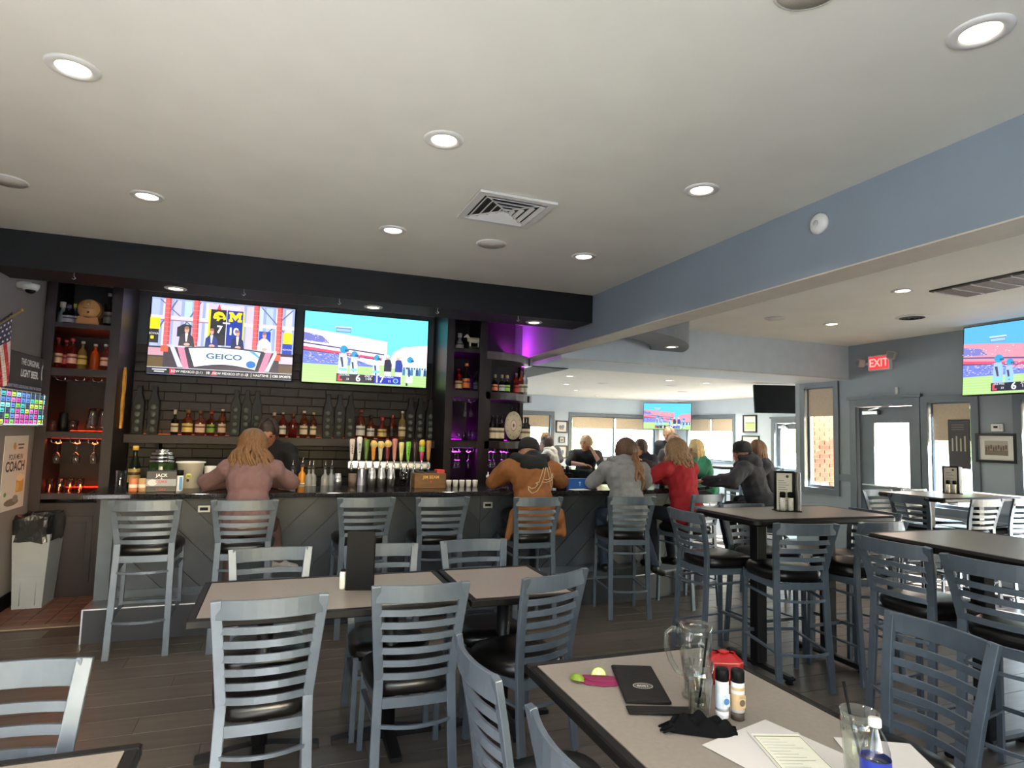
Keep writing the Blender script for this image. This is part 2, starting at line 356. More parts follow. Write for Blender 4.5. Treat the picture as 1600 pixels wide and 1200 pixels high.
br = MB().box((-0.097, -0.012, -0.030), (0.097, 0.0, 0.030), ch=0.003).mesh('brick'); br.materials.append(m_brick)
for r in range(33):
    for i in range(8):
        obj('brick', br, bw, (8.06+i*0.206+(0.103 if r % 2 else 0), YH2, 0.18+r*0.073))
# chair rail and lower trim on the right wall
struct('trim_chair_rail', MB().box((XR-0.02, 6.68, 1.02), (XR, 7.05, 1.12)).box((XR-0.02, 5.62, 0.72), (XR, 5.76, 0.8)).box((XR-0.02, 4.54, 0.72), (XR, 5.0, 0.8)), m_trimg, 'dark grey chair rail on the right wall')
# ---- windows: casing, sash, pane, blind
def window(n, axis, c, a0, a1, z0, z1, inward, mull=(), blind=0.28, label='', casing=0.09, portal_on=True):
    root = thing('window_%d' % n, label, None, (0, 0, 0)); del root['label']; root['label'] = label; root['kind'] = 'structure'
    if 'category' in root: del root['category']
    def B(mb, p, q, d0, d1):
        lo, hi = c+inward*d0, c+inward*d1
        return mb.box((lo, p[0], p[1]), (hi, q[0], q[1])) if axis == 'y' else mb.box((p[0], lo, p[1]), (q[0], hi, q[1]))
    k = casing
    fr = MB()
    for p, q in (((a0-k, z0-k), (a0, z1+k)), ((a1, z0-k), (a1+k, z1+k)), ((a0, z1), (a1, z1+k)), ((a0, z0-k), (a1, z0))): B(fr, p, q, 0.0, 0.025)
    fr.build('window_casing', m_trimg, root)
    sa = MB(); s = 0.04
    edges = [a0]+list(mull)+[a1]
    for e in edges:
        lo = e if e == a0 else e-s if e == a1 else e-s/2
        B(sa, (lo, z0), (lo+s, z1), -0.10, -0.05)
    B(sa, (a0+s, z0), (a1-s, z0+s), -0.10, -0.05); B(sa, (a0+s, z1-s), (a1-s, z1), -0.10, -0.05)
    sa.build('window_sash', m_slatef, root)
    for i in range(len(edges)-1):
        pn = MB(); B(pn, (edges[i]+s/2, z0+s/2), (edges[i+1]-s/2, z1-s/2), -0.078, -0.072); pn.build('pane', pane_mat(), root)
        if blind:
            b = MB(); B(b, (edges[i]+s, z1-blind), (edges[i+1]-s, z1-0.02), -0.035, -0.031); B(b, (edges[i]+s, z1-blind-0.02), (edges[i+1]-s, z1-blind), -0.04, -0.025); b.build('roller_blind', m_blind, root)
    if portal_on:
        d = (inward, 0, 0) if axis == 'y' else (0, inward, 0); ce_ = (c-inward*0.12)
        if axis == 'y': portal(ce_, (a0+a1)/2, (z0+z1)/2, a1-a0, z1-z0, d)
        else: portal((a0+a1)/2, ce_, (z0+z1)/2, a1-a0, z1-z0, d)
    return root
window(1, 'y', XR, *PW, -1, blind=0.42, label='narrow window with tan blind looking onto red brick')
window(2, 'y', XR, *W2, -1, blind=0.46, label='window with half drawn tan blind right of the exit door')
window(3, 'y', XR, *W3, -1, mull=(3.2,), blind=0.3, label='window at the right edge below the wall television')
window(4, 'y', XR, *W4, -1, blind=0.3, label='right wall window beside the viewer')
window(5, 'x', YN, -2.0, 1.75, 0.9, 2.35, 1, mull=(-0.75, 0.5), blind=0, label='wide window behind the viewer')
window(6, 'y', XL, -0.5, 1.2, 1.0, 2.4, 1, mull=(0.35,), blind=0, label='window in the left wall beside the viewer')
window(7, 'x', YF, *FW1, -1, blind=0.3, label='far window left of the small framed pictures')
window(8, 'x', YF, *FW2, -1, mull=(8.5,), blind=0.3, label='wide far window behind the man in black')
window(9, 'y', XF, *RW1, -1, mull=(13.4,), blind=0.32, label='far right window behind the curly-haired woman')
window(12, 'y', XF, *RW2, -1, mull=(8.95,), blind=0, label='unseen tall window behind the pillar, added to let sun into the far room')  # added opening, throws sun on the far floor to brighten that room
window(10, 'x', YF, *FW0, -1, mull=(3.2,), blind=0, label='unseen far wall window behind the shelving, added to brighten the far room')  # added out of view for more sky light in the far room
window(11, 'y', 1.8, 8.6, 13.8, 0.5, 2.35, 1, mull=(10.3, 12.0), blind=0, label='unseen left window behind the bar, added to brighten the far room')  # another added opening, feeds sky light to the far room
t = thing('window_poster', 'dark poster with pale glasses hanging in the window beside the exit door', 'poster', (XR+0.02, 5.24, 1.60), R(-90))
MB().box((-0.13, 0, -0.30), (0.13, 0.004, 0.30)).build('sheet', m_blk, t)
pr = Print(0.25, 0.58); pr.rect(0, 0, 1, 1, (40, 36, 34))
for i in range(4): pr.rect(0.15+i*0.2, 0.35, 0.22+i*0.2, 0.62+0.05*(i % 2), (180, 170, 150))
for i in range(3): pr.rect(0.15, 0.8+i*0.05, 0.75, 0.815+i*0.05, (120, 112, 100))
pr.build('poster_print', attr_mat('print'), t, (0, -0.0008, 0))
# ---- glazed exit door and far glazed door
def door(n, label, x, y0, y1, h, glass, inward=-1):
    root = thing('door_%d' % n, label, None); root['kind'] = 'structure'
    X = lambda d: x+inward*d
    fr = MB().box((X(0), y0-0.1, 0), (X(0.03), y0, h+0.1)).box((X(0), y1, 0), (X(0.03), y1+0.1, h+0.1)).box((X(0), y0, h), (X(0.03), y1, h+0.1)).box((X(0), y0-0.13, h+0.1), (X(0.05), y1+0.13, h+0.14))
    fr.build('door_frame', m_trimg, root)
    g = glass
    leaf = wallgrid(MB(), 'y', X(-0.09), X(-0.04), y0+0.01, y1-0.01, 0.02, h-0.01, [g]).build('door_leaf', m_trimg, root)
    MB().box((X(-0.068), g[0], g[2]), (X(-0.062), g[1], g[3])).build('pane', pane_mat(), leaf)
    MB().tube([(X(-0.0), y0+0.1, 1.0), (X(0.03), y0+0.1, 1.0), (X(0.03), y1-0.1, 1.0), (X(0.0), y1-0.1, 1.0)], 0.012).build('push_bar', m_steel, leaf)
    c = MB().box((X(-0.04), y1-0.34, h-0.12), (X(0.02), y1-0.1, h-0.06), ch=0.008).build('door_closer', m_steel, leaf)
    MB().bar([(X(0.01), y1-0.2, h-0.055), (X(0.08), y1-0.42, h-0.03), (X(0.02), y1-0.6, h+0.01)], 0.02, 0.008, (0, 0, 1)).build('closer_arm', m_steel, c)
    portal(X(-0.12), (g[0]+g[1])/2, (g[2]+g[3])/2, g[1]-g[0], g[3]-g[2], (inward, 0, 0)); return root
door(1, 'grey exit door with a large bright glass panel', XR, DR[0], DR[1], DR[3], (5.90, 6.42, 1.0, 1.87))
door(2, 'glazed door at the right end of the far room', XF, RD[0], RD[1], RD[3], (10.27, 11.0, 0.3, 1.85))
# ---- outdoors seen through the glass
struct('ground_outdoors', MB().box((XR+0.2, -60, -0.25), (70, 7.69, -0.1)).box((XF+0.2, 7.69, -0.25), (70, 80, -0.1)).box((-30, YF+0.2, -0.25), (XF+0.2, 80, -0.1)), m_concrete, 'pale sunlit parking lot outdoors')
struct('ground_near_side', MB().box((-30, YN-0.2, -0.25), (XL-0.2, YF+0.2, -0.1)).box((-30, -60, -0.25), (XR+0.2, YN-0.2, -0.1)), mat('darkened_ground', (148, 150, 156), 0.9, var=0.08, scale=1), 'unseen ground behind the viewer, darkened to cut bounced light')  # unseen ground, its grey set to weaken light bounced through the near windows
struct('trim_shade_roof', MB().box((XR+0.17, 4.2, 2.62), (10.0, YH2-0.002, 2.76)), m_white, 'unseen roof outside the exit door, added to shade the brick')  # added out of view to keep the sun off most of the brick
for q in ((9.9, 4.3),): struct('trim_shade_post', MB().box((q[0]-0.06, q[1]-0.06, -0.1), (q[0]+0.06, q[1]+0.06, 2.62)), m_white, 'white post added under the shade roof outside the exit door')  # added only to carry the shade roof
def bush(name, label, c, rx, ry, rz, n, seed, cat='tree', trunk=True):
    rd = random.Random(seed); root = thing(name, label, cat, (c[0], c[1], -0.1)); f = MB()
    for i in range(n):
        a, p = rd.uniform(0, 6.283), math.acos(rd.uniform(-1, 1)); q = rd.uniform(0.62, 1.0)
        x, y, z = rx*q*math.sin(p)*math.cos(a), ry*q*math.sin(p)*math.sin(a), c[2]+rz*q*math.cos(p)
        s = rd.uniform(0.07, 0.16); Mx = Matrix.Translation((x, y, z)) @ Matrix.Rotation(rd.uniform(0, 6.3), 4, 'Z') @ Matrix.Rotation(rd.uniform(-1.2, 1.2), 4, 'X')
        f.add([Mx @ Vector(v) for v in ((-s, 0, 0), (0, -s*0.5, 0.01), (s, 0, 0), (0, s*0.5, 0.01))], [(0, 1, 2, 3)])
    o = f.build('foliage', mat('leaf_green', (150, 190, 120), 0.6, var=0.3, scale=3), root); o['kind'] = 'stuff'
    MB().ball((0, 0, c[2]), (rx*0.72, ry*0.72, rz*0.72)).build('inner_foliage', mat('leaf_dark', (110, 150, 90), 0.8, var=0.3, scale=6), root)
    if trunk: MB().tube([(0, 0, 0), (0.03, 0.02, c[2]*0.5), (0, 0, c[2])], [0.12, 0.1, 0.06]).build('trunk', mat('bark', (86, 70, 56), 0.9, var=0.2), root)
bush('garden_tree', 'leafy green tree outside the wide far window', (10.7, 22.0, 2.0), 1.5, 1.2, 1.5, 2600, 3)
bush('garden_tree', 'leafy green tree outside the far window behind the shelving', (7.0, 21.5, 1.7), 1.3, 1.1, 1.5, 1800, 4)
bush('street_tree', 'green tree outside the glass right of the exit door', (22.0, 13.3, 2.2), 1.6, 1.6, 1.7, 1500, 5)
bl = thing('neighbour_building', 'white building with a dark framed window outside the far window', 'building', (13.6, 27.0, -0.1))
MB().box((-1.6, 0, 0), (9, 6, 5)).build('wall', m_white, bl)
wf = MB().box((-1.35, -0.05, 0.9), (0.35, 0.0, 2.7)).build('window', m_trimg, bl)
for i in range(2): MB().box((-1.28+i*0.84, -0.07, 0.98), (-0.56+i*0.84, -0.05, 2.62)).build('pane', mat('sky_pane', (170, 190, 205), 0.1), wf)
car = thing('parked_car', 'silver car parked outside the exit door glass', 'car', (16.5, 12.4, -0.1), R(40))
MB().prism([(-2.1, 0.3), (2.1, 0.3), (2.15, 0.7), (1.3, 0.95), (0.7, 1.42), (-1.1, 1.45), (-1.9, 0.95), (-2.2, 0.85)], -0.8, 0.8, Matrix.Rotation(R(90), 4, 'X')).build('car_body', mat('silver_paint', (180, 184, 190), 0.25, 0.4), car, bevel=0.06)
MB().prism([(1.1, 0.97), (0.65, 1.36), (-1.0, 1.38), (-1.6, 0.97)], -0.81, 0.81, Matrix.Rotation(R(90), 4, 'X')).build('car_window', m_blk, car)
for sx in (-1.3, 1.35):
    for sy in (-0.78, 0.78): MB().lathe([(0.02, -0.1), (0.32, -0.1), (0.32, 0.1), (0.02, 0.1)], 18, M=Matrix.Translation((sx, sy, 0.32)) @ Matrix.Rotation(R(90), 4, 'X')).build('wheel', m_blk, car)
# ================================================================== the bar counter
bar = thing('bar_counter', 'long bar with black granite top and slate plank front curving at its right end', 'bar', (0, 0, 0))
A0, A1 = -90.0, 62.0
def bar_strip(mb, yf, yb, x0, z0, z1):   # straight run plus round end
    mb.box((x0, yf, z0), (CX, yb, z1)); return ring(mb, CY-yb, CY-yf, A0, A1, z0, z1, 36)
bar_strip(MB(), 5.22, 5.88, -1.30, 1.032, 1.07).build('countertop', m_gran, bar, bevel=0.006)
fp = bar_strip(MB(), 5.60, 5.66, -1.26, 0.24, 1.032).build('front_panel', mat('bar_core', (52, 56, 60), 0.6), bar)
def clip(poly, x0, x1, z0, z1):
    for ax, v, s in ((0, x0, 1), (0, x1, -1), (1, z0, 1), (1, z1, -1)):
        out = []
        for i in range(len(poly)):
            a, b = poly[i], poly[(i+1) % len(poly)]; da, db = s*(a[ax]-v), s*(b[ax]-v)
            if da >= 0: out.append(a)
            if da*db < 0: t = da/(da-db); out.append((a[0]+(b[0]-a[0])*t, a[1]+(b[1]-a[1])*t))
        poly = out
        if len(poly) < 3: return []
    return poly
def diag_planks(x0, x1, z0, z1, w, sgn, mapf):
    n = int((x1-x0+z1-z0)/(w*1.414))+3
    for i in range(-1, n):
        s0 = x0-(z1-z0)+i*w*1.414; g = 0.006
        pl = [(s0+g, z0), (s0+w*1.414-g, z0), (s0+w*1.414-g+(z1-z0), z1), (s0+g+(z1-z0), z1)]
        if sgn < 0: pl = [(x0+x1-p[0], p[1]) for p in reversed(pl)]
        pl = clip(pl, x0+0.003, x1-0.003, z0, z1)
        if len(pl) < 3: continue
        n_ = len(pl); vs = [mapf(p[0], p[1], 0.0) for p in pl]+[mapf(p[0], p[1], 0.012) for p in pl]
        fs = [tuple(range(n_, 2*n_)), tuple(reversed(range(n_)))]+[(i2, (i2+1) % n_, n_+(i2+1) % n_, n_+i2) for i2 in range(n_)]
        MB().add(vs, fs).build('plank', m_slate, fp)
flat = lambda x, z, d: (x, 5.60-d, z)
diag_planks(-1.16, -0.18, 0.30, 1.02, 0.19, -1, flat)
diag_planks(-0.18, 0.80, 0.30, 1.02, 0.19, 1, flat)
diag_planks(0.80, 1.78, 0.30, 1.02, 0.19, -1, flat)
diag_planks(1.78, 3.1, 0.30, 1.02, 0.19, 1, flat)
def curv(x, z, d): a = R(-90)+(x-3.1)/1.8; r = 1.8+d; return (CX+r*math.cos(a), CY+r*math.sin(a), z)
for k in range(4): diag_planks(3.1+k*0.5, 3.6+k*0.5, 0.30, 1.02, 0.19, -1 if k % 2 == 0 else 1, curv)
MB().box((-1.26, 5.575, 0.24), (-1.165, 5.60, 1.03)).build('corner_stile', m_slatef, bar)
MB().box((-1.165, 5.58, 0.24), (3.1, 5.60, 0.305)).build('bottom_rail', m_slatef, bar)
bar_strip(MB(), 5.325, 5.60, -1.26, 0.0, 0.235).build('foot_step', m_riser, bar)
bar_strip(MB(), 5.318, 5.60, -1.26, 0.235, 0.243).box((-1.268, 5.318, 0), (-1.258, 5.60, 0.243)).build('step_edge', m_steel, bar)
bar_strip(MB(), 5.88, 6.30, -1.20, 0.80, 0.84).build('work_shelf', m_steel, bar)
bar_strip(MB(), 5.66, 5.70, -1.26, 0.0, 1.03).build('inner_panel', m_blk, bar)
for px, py in ((319, 795), (762, 789)):      # small chrome outlet plates under the counter
    p = at(px, py, y=5.585); o = tag(MB().box((-0.045, -0.008, -0.028), (0.045, 0, 0.028), ch=0.004).build('outlet_plate', mat('pale_metal_plate', (190, 194, 196), 0.35, 0.2), None, (p.x, 5.584, p.z)),
        'small chrome outlet plate on the bar front, ' + ('left, between first two stools' if px < 500 else 'right, beside the man in tan'), 'outlet', 'chrome plates on the bar front')
    MB().box((-0.03, -0.012, -0.012), (0.03, -0.008, 0.012)).build('socket', m_blk, o)
# ================================================================== back bar: shelving left and right, middle shelf
def shelf_unit(name, label, x0, x1, shelves, top):
    u = thing(name, label, 'shelving', (0, 0, 0)); y0 = 6.78
    MB().box((x0, y0, 0.0), (x0+0.085, y0+0.06, top)).build('left_stile', m_esp, u)
    MB().box((x1-0.085, y0, 0.0), (x1, y0+0.06, top)).build('right_stile', m_esp, u)
    MB().box((x0, y0+0.06, 0.0), (x0+0.025, YW-0.03, top)).build('left_side', m_esp, u)
    MB().box((x1-0.025, y0+0.06, 0.0), (x1, YW-0.03, top)).build('right_side', m_esp, u)
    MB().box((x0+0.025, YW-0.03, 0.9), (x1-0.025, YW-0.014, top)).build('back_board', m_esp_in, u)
    MB().box((x0+0.085, y0+0.004, top-0.07), (x1-0.085, y0+0.05, top)).build('top_rail', m_esp, u)
    for z, t in shelves:
        MB().box((x0+0.025, y0+0.01, z-t), (x1-0.025, YW-0.031, z)).build('shelf', m_esp, u)
    MB().box((x0+0.086, y0+0.002, 0.0), (x1-0.086, y0+0.05, 0.84)).build('base_cabinet', m_esp, u)
    dd = MB().box((x0+0.1, y0-0.014, 0.12), (x1-0.1, y0+0.001, 0.72)).build('cabinet_door', m_esp, u)
    MB().box((x0+0.15, y0-0.02, 0.17), (x1-0.15, y0-0.0145, 0.67)).build('door_panel', m_esp, dd)
    return u
ULX0, ULX1 = -2.09, -1.48
UL = shelf_unit('bar_shelving', 'tall dark wood shelving left of the screens, lit orange below', ULX0, ULX1, [(2.50, 0.045), (2.075, 0.07), (1.488, 0.06), (0.925, 0.05)], 2.99)
URX0, URX1 = 1.712, 2.19
UR = shelf_unit('bar_shelving', 'tall dark wood shelving right of the screens, lit purple', URX0, URX1, [(2.54, 0.045), (2.06, 0.085), (1.49, 0.085), (0.925, 0.05)], 2.99)
def round_shelf(z0, z1, x0=2.19, x1=2.93, inset=0.0):
    n = 12; pts = [(x0, YW-0.02)]+[(x0, 6.80+inset)]
    pts += [(x0+0.1+(x1-x0-0.1-inset)*math.sin(R(90*i/n)), 6.80+inset+(YW-0.02-6.80-inset)*(1-math.cos(R(90*i/n)))) for i in range(n+1)]
    return MB().prism(pts, z0, z1, smooth=False)
UC = thing('curved_shelving', 'rounded dark wood end shelving with silver edged top', 'shelving', (0, 0, 0))
round_shelf(2.44, 2.53).build('top_board', mat('grey_wood_top', (84, 76, 76), 0.35, var=0.1), UC)
for z, t in ((2.06, 0.085), (1.49, 0.085), (0.925, 0.05)): round_shelf(z-t, z).build('shelf', m_esp, UC)
round_shelf(0.0, 0.85, inset=0.03).build('base_cabinet', m_esp, UC)
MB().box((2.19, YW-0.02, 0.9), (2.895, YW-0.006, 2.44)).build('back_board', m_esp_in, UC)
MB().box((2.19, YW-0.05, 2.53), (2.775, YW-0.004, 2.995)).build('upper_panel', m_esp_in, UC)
MB().box((2.19, 6.80, 0.9), (2.25, 6.85, 2.44)).build('left_stile', m_esp, UC)
MB().box((2.85, 7.40, 0.9), (2.895, 7.478, 2.44)).build('right_stile', m_esp, UC)
for z0, z1 in ((2.44, 2.53), (1.975, 2.06)): MB().box((2.905, 7.22, z0-0.002), (2.94, 7.478, z1+0.002), ch=0.004).build('edge_cap', m_steel, UC)
MS = thing('liquor_shelf', 'long dark shelf of liquor below the two bar televisions', 'shelf', (0, 0, 0))
MB().box((ULX1+0.002, 7.20, 1.385), (URX0-0.002, YW-0.014, 1.475)).build('shelf_board', m_esp, MS, bevel=0.004)
for x in (-1.2, -0.2, 0.8, 1.6): MB().box((x, 7.26, 1.30), (x+0.03, YW-0.014, 1.385)).build('bracket', m_blk, MS)
BB = thing('back_counter', 'dark back bar counter under the liquor shelf', 'counter', (0, 0, 0))
MB().box((ULX1+0.003, 6.84, 0.87), (URX0-0.003, YW-0.014, 0.91)).build('countertop', m_gran, BB)
MB().box((ULX1+0.003, 6.90, 0.0), (URX0-0.003, YW-0.014, 0.87)).build('cabinet_body', m_esp, BB)
# LED strips inside the shelving (real lamps)
def led(parent, x0, x1, y, z, rgb, energy, name='led_strip'):
    c = tuple(int(v*255) for v in rgb)
    MB().box((x0, y, z-0.003), (x1, y+0.012, z)).build(name, mat('led_%d_%d_%d' % c, c, 0.5, emit=6.0), parent)
    l = bpy.data.lights.new('led_lamp', 'AREA'); l.shape = 'RECTANGLE'; l.size = x1-x0; l.size_y = 0.02; l.energy = energy; l.color = rgb
    o = bpy.data.objects.new('led_lamp', l); COL.objects.link(o); o.location = ((x0+x1)/2, y+0.006, z-0.012); o.parent = parent
def led_up(parent, x0, x1, y, z, rgb, energy):
    c = tuple(int(v*255) for v in rgb)
    MB().box((x0, y, z), (x1, y+0.012, z+0.006)).build('led_strip', mat('led_%d_%d_%d' % c, c, 0.5, emit=6.0), parent)
    l = bpy.data.lights.new('led_lamp', 'AREA'); l.shape = 'RECTANGLE'; l.size = x1-x0; l.size_y = 0.02; l.energy = energy; l.color = rgb
    o = bpy.data.objects.new('led_lamp', l); COL.objects.link(o); o.location = ((x0+x1)/2, y+0.006, z+0.012); o.rotation_euler = (R(180), 0, 0); o.parent = parent
OR, VI = (1.0, 0.16, 0.05), (0.75, 0.05, 1.0)
led(UL, ULX0+0.1, ULX1-0.1, 6.90, 1.4278, OR, 2.4); led_up(UL, ULX0+0.1, ULX1-0.1, 7.42, 1.49, OR, 1.2); led_up(UL, ULX0+0.1, ULX1-0.1, 7.42, 2.077, OR, 0.5); led_up(UL, ULX0+0.1, ULX1-0.1, 7.42, 0.927, OR, 0.5)
led(UR, URX0+0.1, URX1-0.1, 6.90, 1.4048, VI, 3.2); led_up(UR, URX0+0.1, URX1-0.1, 7.42, 1.492, VI, 2.0); led_up(UR, URX0+0.1, URX1-0.1, 7.42, 2.062, VI, 0.35)
led(UC, 2.27, 2.62, 7.0, 1.4048, VI, 2.6); led_up(UC, 2.27, 2.70, 7.44, 1.492, VI, 1.0)
MB().box((2.4, 7.36, 2.531), (2.8, 7.37, 2.535)).build('led_strip', MATS['led_191_12_255'], UC)
l = bpy.data.lights.new('led_lamp', 'AREA'); l.shape = 'RECTANGLE'; l.size = 0.4; l.size_y = 0.03; l.energy = 9; l.color = (0.75, 0.05, 1.0)
o = bpy.data.objects.new('led_lamp', l); COL.objects.link(o); o.location = (2.72, 7.36, 2.55); o.rotation_euler = (R(180), R(40), 0); o.parent = UC
MB().box((ULX1+0.02, 7.470, 1.475), (URX0-0.02, 7.482, 1.480)).build('led_strip', mat('led_warm', (255, 120, 80), 0.5, emit=0.6), MS)
l = bpy.data.lights.new('led_lamp', 'AREA'); l.shape = 'RECTANGLE'; l.size = 2.9; l.size_y = 0.02; l.energy = 1.2; l.color = (1.0, 0.4, 0.25)
o = bpy.data.objects.new('led_lamp', l); COL.objects.link(o); o.location = (0.1, 7.47, 1.50); o.rotation_euler = (R(180), 0, 0); o.parent = MS
# cup hooks along the soffit
for px, py in ((111, 431), (476, 515), (706, 537), (455, 511), (828, 457)):
    pass
for i, x in enumerate((-1.55, -0.35, 0.42, 1.3, 2.1)):
    tag(MB().tube([(0, 0, 0.03), (0, 0, 0.0), (0.012, 0, -0.012), (0.0, 0, -0.024), (-0.012, 0, -0.014)], 0.003, 6).build('cup_hook', m_steel, None, (x, 5.56, 2.692)),
        ['leftmost', 'second from left', 'middle', 'second from right', 'rightmost'][i]+' small cup hook under the black bar soffit', 'hook', 'cup hooks under the soffit')
# ================================================================== chairs and stools
m_chair = mat('silver_powder_coat', (82, 91, 101), 0.36, 0.2, var=0.07, scale=14)
m_vinyl = mat('black_vinyl', (14, 13, 13), 0.3, var=0.15, scale=40, bump=0.03)
m_lam = mat('taupe_laminate', (132, 123, 114), 0.34, var=0.05, scale=60)
m_edge = mat('worn_black_edge', (12, 10, 9), 0.45, var=0.4, scale=22, spec=0.25)
def cushion(mb, z0, z1, wf, wr, d):
    rows = [(z0, 0.93), (z0+(z1-z0)*0.3, 1.0), (z0+(z1-z0)*0.65, 0.99), (z0+(z1-z0)*0.9, 0.90), (z1, 0.6)]; n = 24; vs = []; fs = []
    for z, s in rows:
        for i in range(n):
            a = 2*math.pi*i/n; c, q = math.cos(a), math.sin(a); e = 0.55
            x = math.copysign(abs(c)**e, c); y = math.copysign(abs(q)**e, q); w = wr+(wf-wr)*(y+1)/2
            vs.append((x*w/2*s, y*d/2*s, z))
    for j in range(len(rows)-1):
        for i in range(n): fs.append((j*n+i, j*n+(i+1) % n, j*n+n+(i+1) % n, j*n+n+i))
    fs += [tuple(reversed(range(n))), tuple(range((len(rows)-1)*n, len(rows)*n))]
    return mb.add(vs, fs, True)
def make_chair(name, cat, H, zs, nsl, rail_h, pitch, st, zlow):
    t = thing(name, 'x', cat)
    yb = lambda z: -0.195-0.075*max(0.0, (z-zs)/(H-zs))**1.3 if z > zs else -0.195-0.05*((zs-z)/zs)**1.5
    hw = lambda z: 0.165+0.038*max(0.0, (z-zs)/(H-zs)) if z > zs else 0.165+0.012*((zs-z)/zs)
    zz = [0, zs*0.5, zs*0.85, zs, zs+(H-zs)*0.35, zs+(H-zs)*0.7, H]
    for s in (-1, 1):
        MB().bar([(s*hw(z), yb(z), z) for z in zz], 0.042, 0.022, (1, 0, 0)).build('back_post', m_chair, t, bevel=0.003)
        MB().bar([(s*0.185, 0.175, zs-0.06), (s*0.192, 0.185, 0)], 0.026, 0.026, (1, 0, 0)).build('leg', m_chair, t)
        for z in st: MB().bar([(s*hw(z), yb(z), z), (s*0.188, 0.18, z+0.012)], 0.012, 0.022, (0, 0, 1)).build('side_stretcher', m_chair, t)
    def curve(z, n=8, dip=0.035, k=0.0):
        return [(hw(z)*(-1+2*i/n)*(1-k), yb(z)-dip*(1-(-1+2*i/n)**2), z) for i in range(n+1)]
    MB().bar(curve(H-rail_h/2), rail_h, 0.016, (0, 0, 1)).build('top_rail', m_chair, t, bevel=0.003)
    for k in range(nsl):
        z = H-rail_h-0.034-0.014-k*pitch
        MB().bar(curve(z), 0.028, 0.010, (0, 0, 1)).build('slat', m_chair, t)
    for z in st: MB().bar(curve(z, dip=0.05), 0.016, 0.012, (0, 0, 1)).build('rear_stretcher', m_chair, t)
    for z in st[-1:]: MB().bar([(-0.188, 0.18, z+0.03), (0.188, 0.18, z+0.03)], 0.022, 0.012, (0, 0, 1)).build('front_stretcher', m_chair, t)
    fr = MB(); h = 0.045; z0 = zs-0.08-h/2
    fr.bar(curve(z0, dip=0.012), h, 0.014, (0, 0, 1)); fr.bar([(-0.185, 0.18, z0), (0.185, 0.18, z0)], h, 0.014, (0, 0, 1))
    for s in (-1, 1): fr.bar([(s*0.165, -0.195, z0), (s*0.185, 0.18, z0)], h, 0.014, (0, 0, 1))
    fr.build('seat_frame', m_chair, t)
    cushion(MB(), zs-0.082, zs, 0.45, 0.375, 0.43).build('seat', m_vinyl, t).location = (0, 0.01, 0)
    return t
chair0 = make_chair('dining_chair', 'chair', 0.90, 0.475, 6, 0.076, 0.0575, (0.28,), 0.28)
stool0 = make_chair('bar_stool', 'bar stool', 1.06, 0.755, 4, 0.075, 0.0555, (0.565, 0.24), 0.24)
first = {'c': True, 's': True}
def seat_at(kind, bx, by, rot, label, group):
    """put a chair so that the middle of its back's top edge is over (bx, by); rot 0 faces +y"""
    src = chair0 if kind == 'c' else stool0
    o = src if first[kind] else dup(src); first[kind] = False
    a = R(rot); o.location = (bx+(-0.255)*math.sin(a)*1.0, by+0.255*math.cos(a), 0)
    o.rotation_euler = (0, 0, a); o['label'] = label; o['group'] = group; return o
G1 = 'dining chairs at the low tables'; G2 = 'bar stools along the bar'; G3 = 'bar stools at the high tables'
seat_at('c', 0.0, 2.735, 2, 'silver dining chair with its back to us at the left of the long low table', G1)
seat_at('c', 0.63, 2.81, -1, 'silver dining chair in the middle, next to the empty front corner of the low table', G1)
seat_at('c', 1.31, 2.86, 20, 'silver dining chair turned slightly, behind the near right table corner', G1)
seat_at('c', -0.015, 3.80, 182, 'dining chair facing us behind the left end of the long low table', G1)
seat_at('c', 0.60, 3.785, 181, 'dining chair facing us behind the black menu stand', G1)
seat_at('c', 1.19, 3.83, 181, 'dining chair facing us behind the small square table', G1)
seat_at('c', -0.70, 2.15, 181, 'pale lit dining chair at the lower left edge, only its back showing', G1)
seat_at('c', 0.615, 1.89, -90, 'dining chair seen edge-on at the left side of the mug table', G1)
seat_at('c', 0.64, 1.29, -90, 'nearest dining chair, edge-on at the bottom, left of the mug table', G1)
seat_at('c', 2.355, 1.69, 88, 'large grey dining chair right of the mug table, back toward the room', G1)
BST = [(-0.84, 4.91, 0, 'empty bar stool farthest left, in front of the bar corner'), (-0.21, 4.845, 0, 'bar stool with the woman in mauve on it'),
       (0.65, 4.93, 2, 'empty bar stool third from left along the bar'), (1.245, 4.90, 0, 'empty bar stool next to the man in the tan jacket'),
       (2.04, 4.82, 0, 'bar stool under the man in the tan jacket'), (2.92, 4.79, -11, 'bar stool under the woman in the grey hoodie'),
       (3.82, 4.915, 12, 'bar stool under the woman in red'), (5.02, 5.14, 40, 'bar stool under the man in the dark hoodie')]
for x, y, a, l in BST: seat_at('s', x, y, a, l, G2)
HST = [(2.79, 3.83, -92, 'bar stool at the left end of the near high table, facing right'), (3.175, 3.11, -14, 'bar stool at the near left side of the high table with the metal caddy'),
       (3.81, 3.08, 0, 'bar stool at the near right side of the high table with the metal caddy'), (4.36, 3.60, 92, 'bar stool at the right end of the near high table'),
       (3.13, 2.47, -90, 'bar stool at the left side of the right-edge high table, farther one'), (3.08, 1.93, -82, 'bar stool cut by the right edge at the nearest high table'),
       (6.02, 4.56, -90, 'bar stool at the left end of the high table by the exit door'), (6.62, 4.20, -3, 'pale lit bar stool at the near side of the table by the exit door'),
       (7.25, 4.22, 3, 'bar stool at the right edge of the frame near the thermostat'), (6.35, 5.18, 178, 'bar stool on the far side of the exit door table, left one'), (6.95, 5.20, 181, 'bar stool on the far side of the exit door table, right one'),
       (3.55, 4.12, 180, 'bar stool on the far side of the near high table')]
for x, y, a, l in HST: seat_at('s', x, y, a, l, G3)
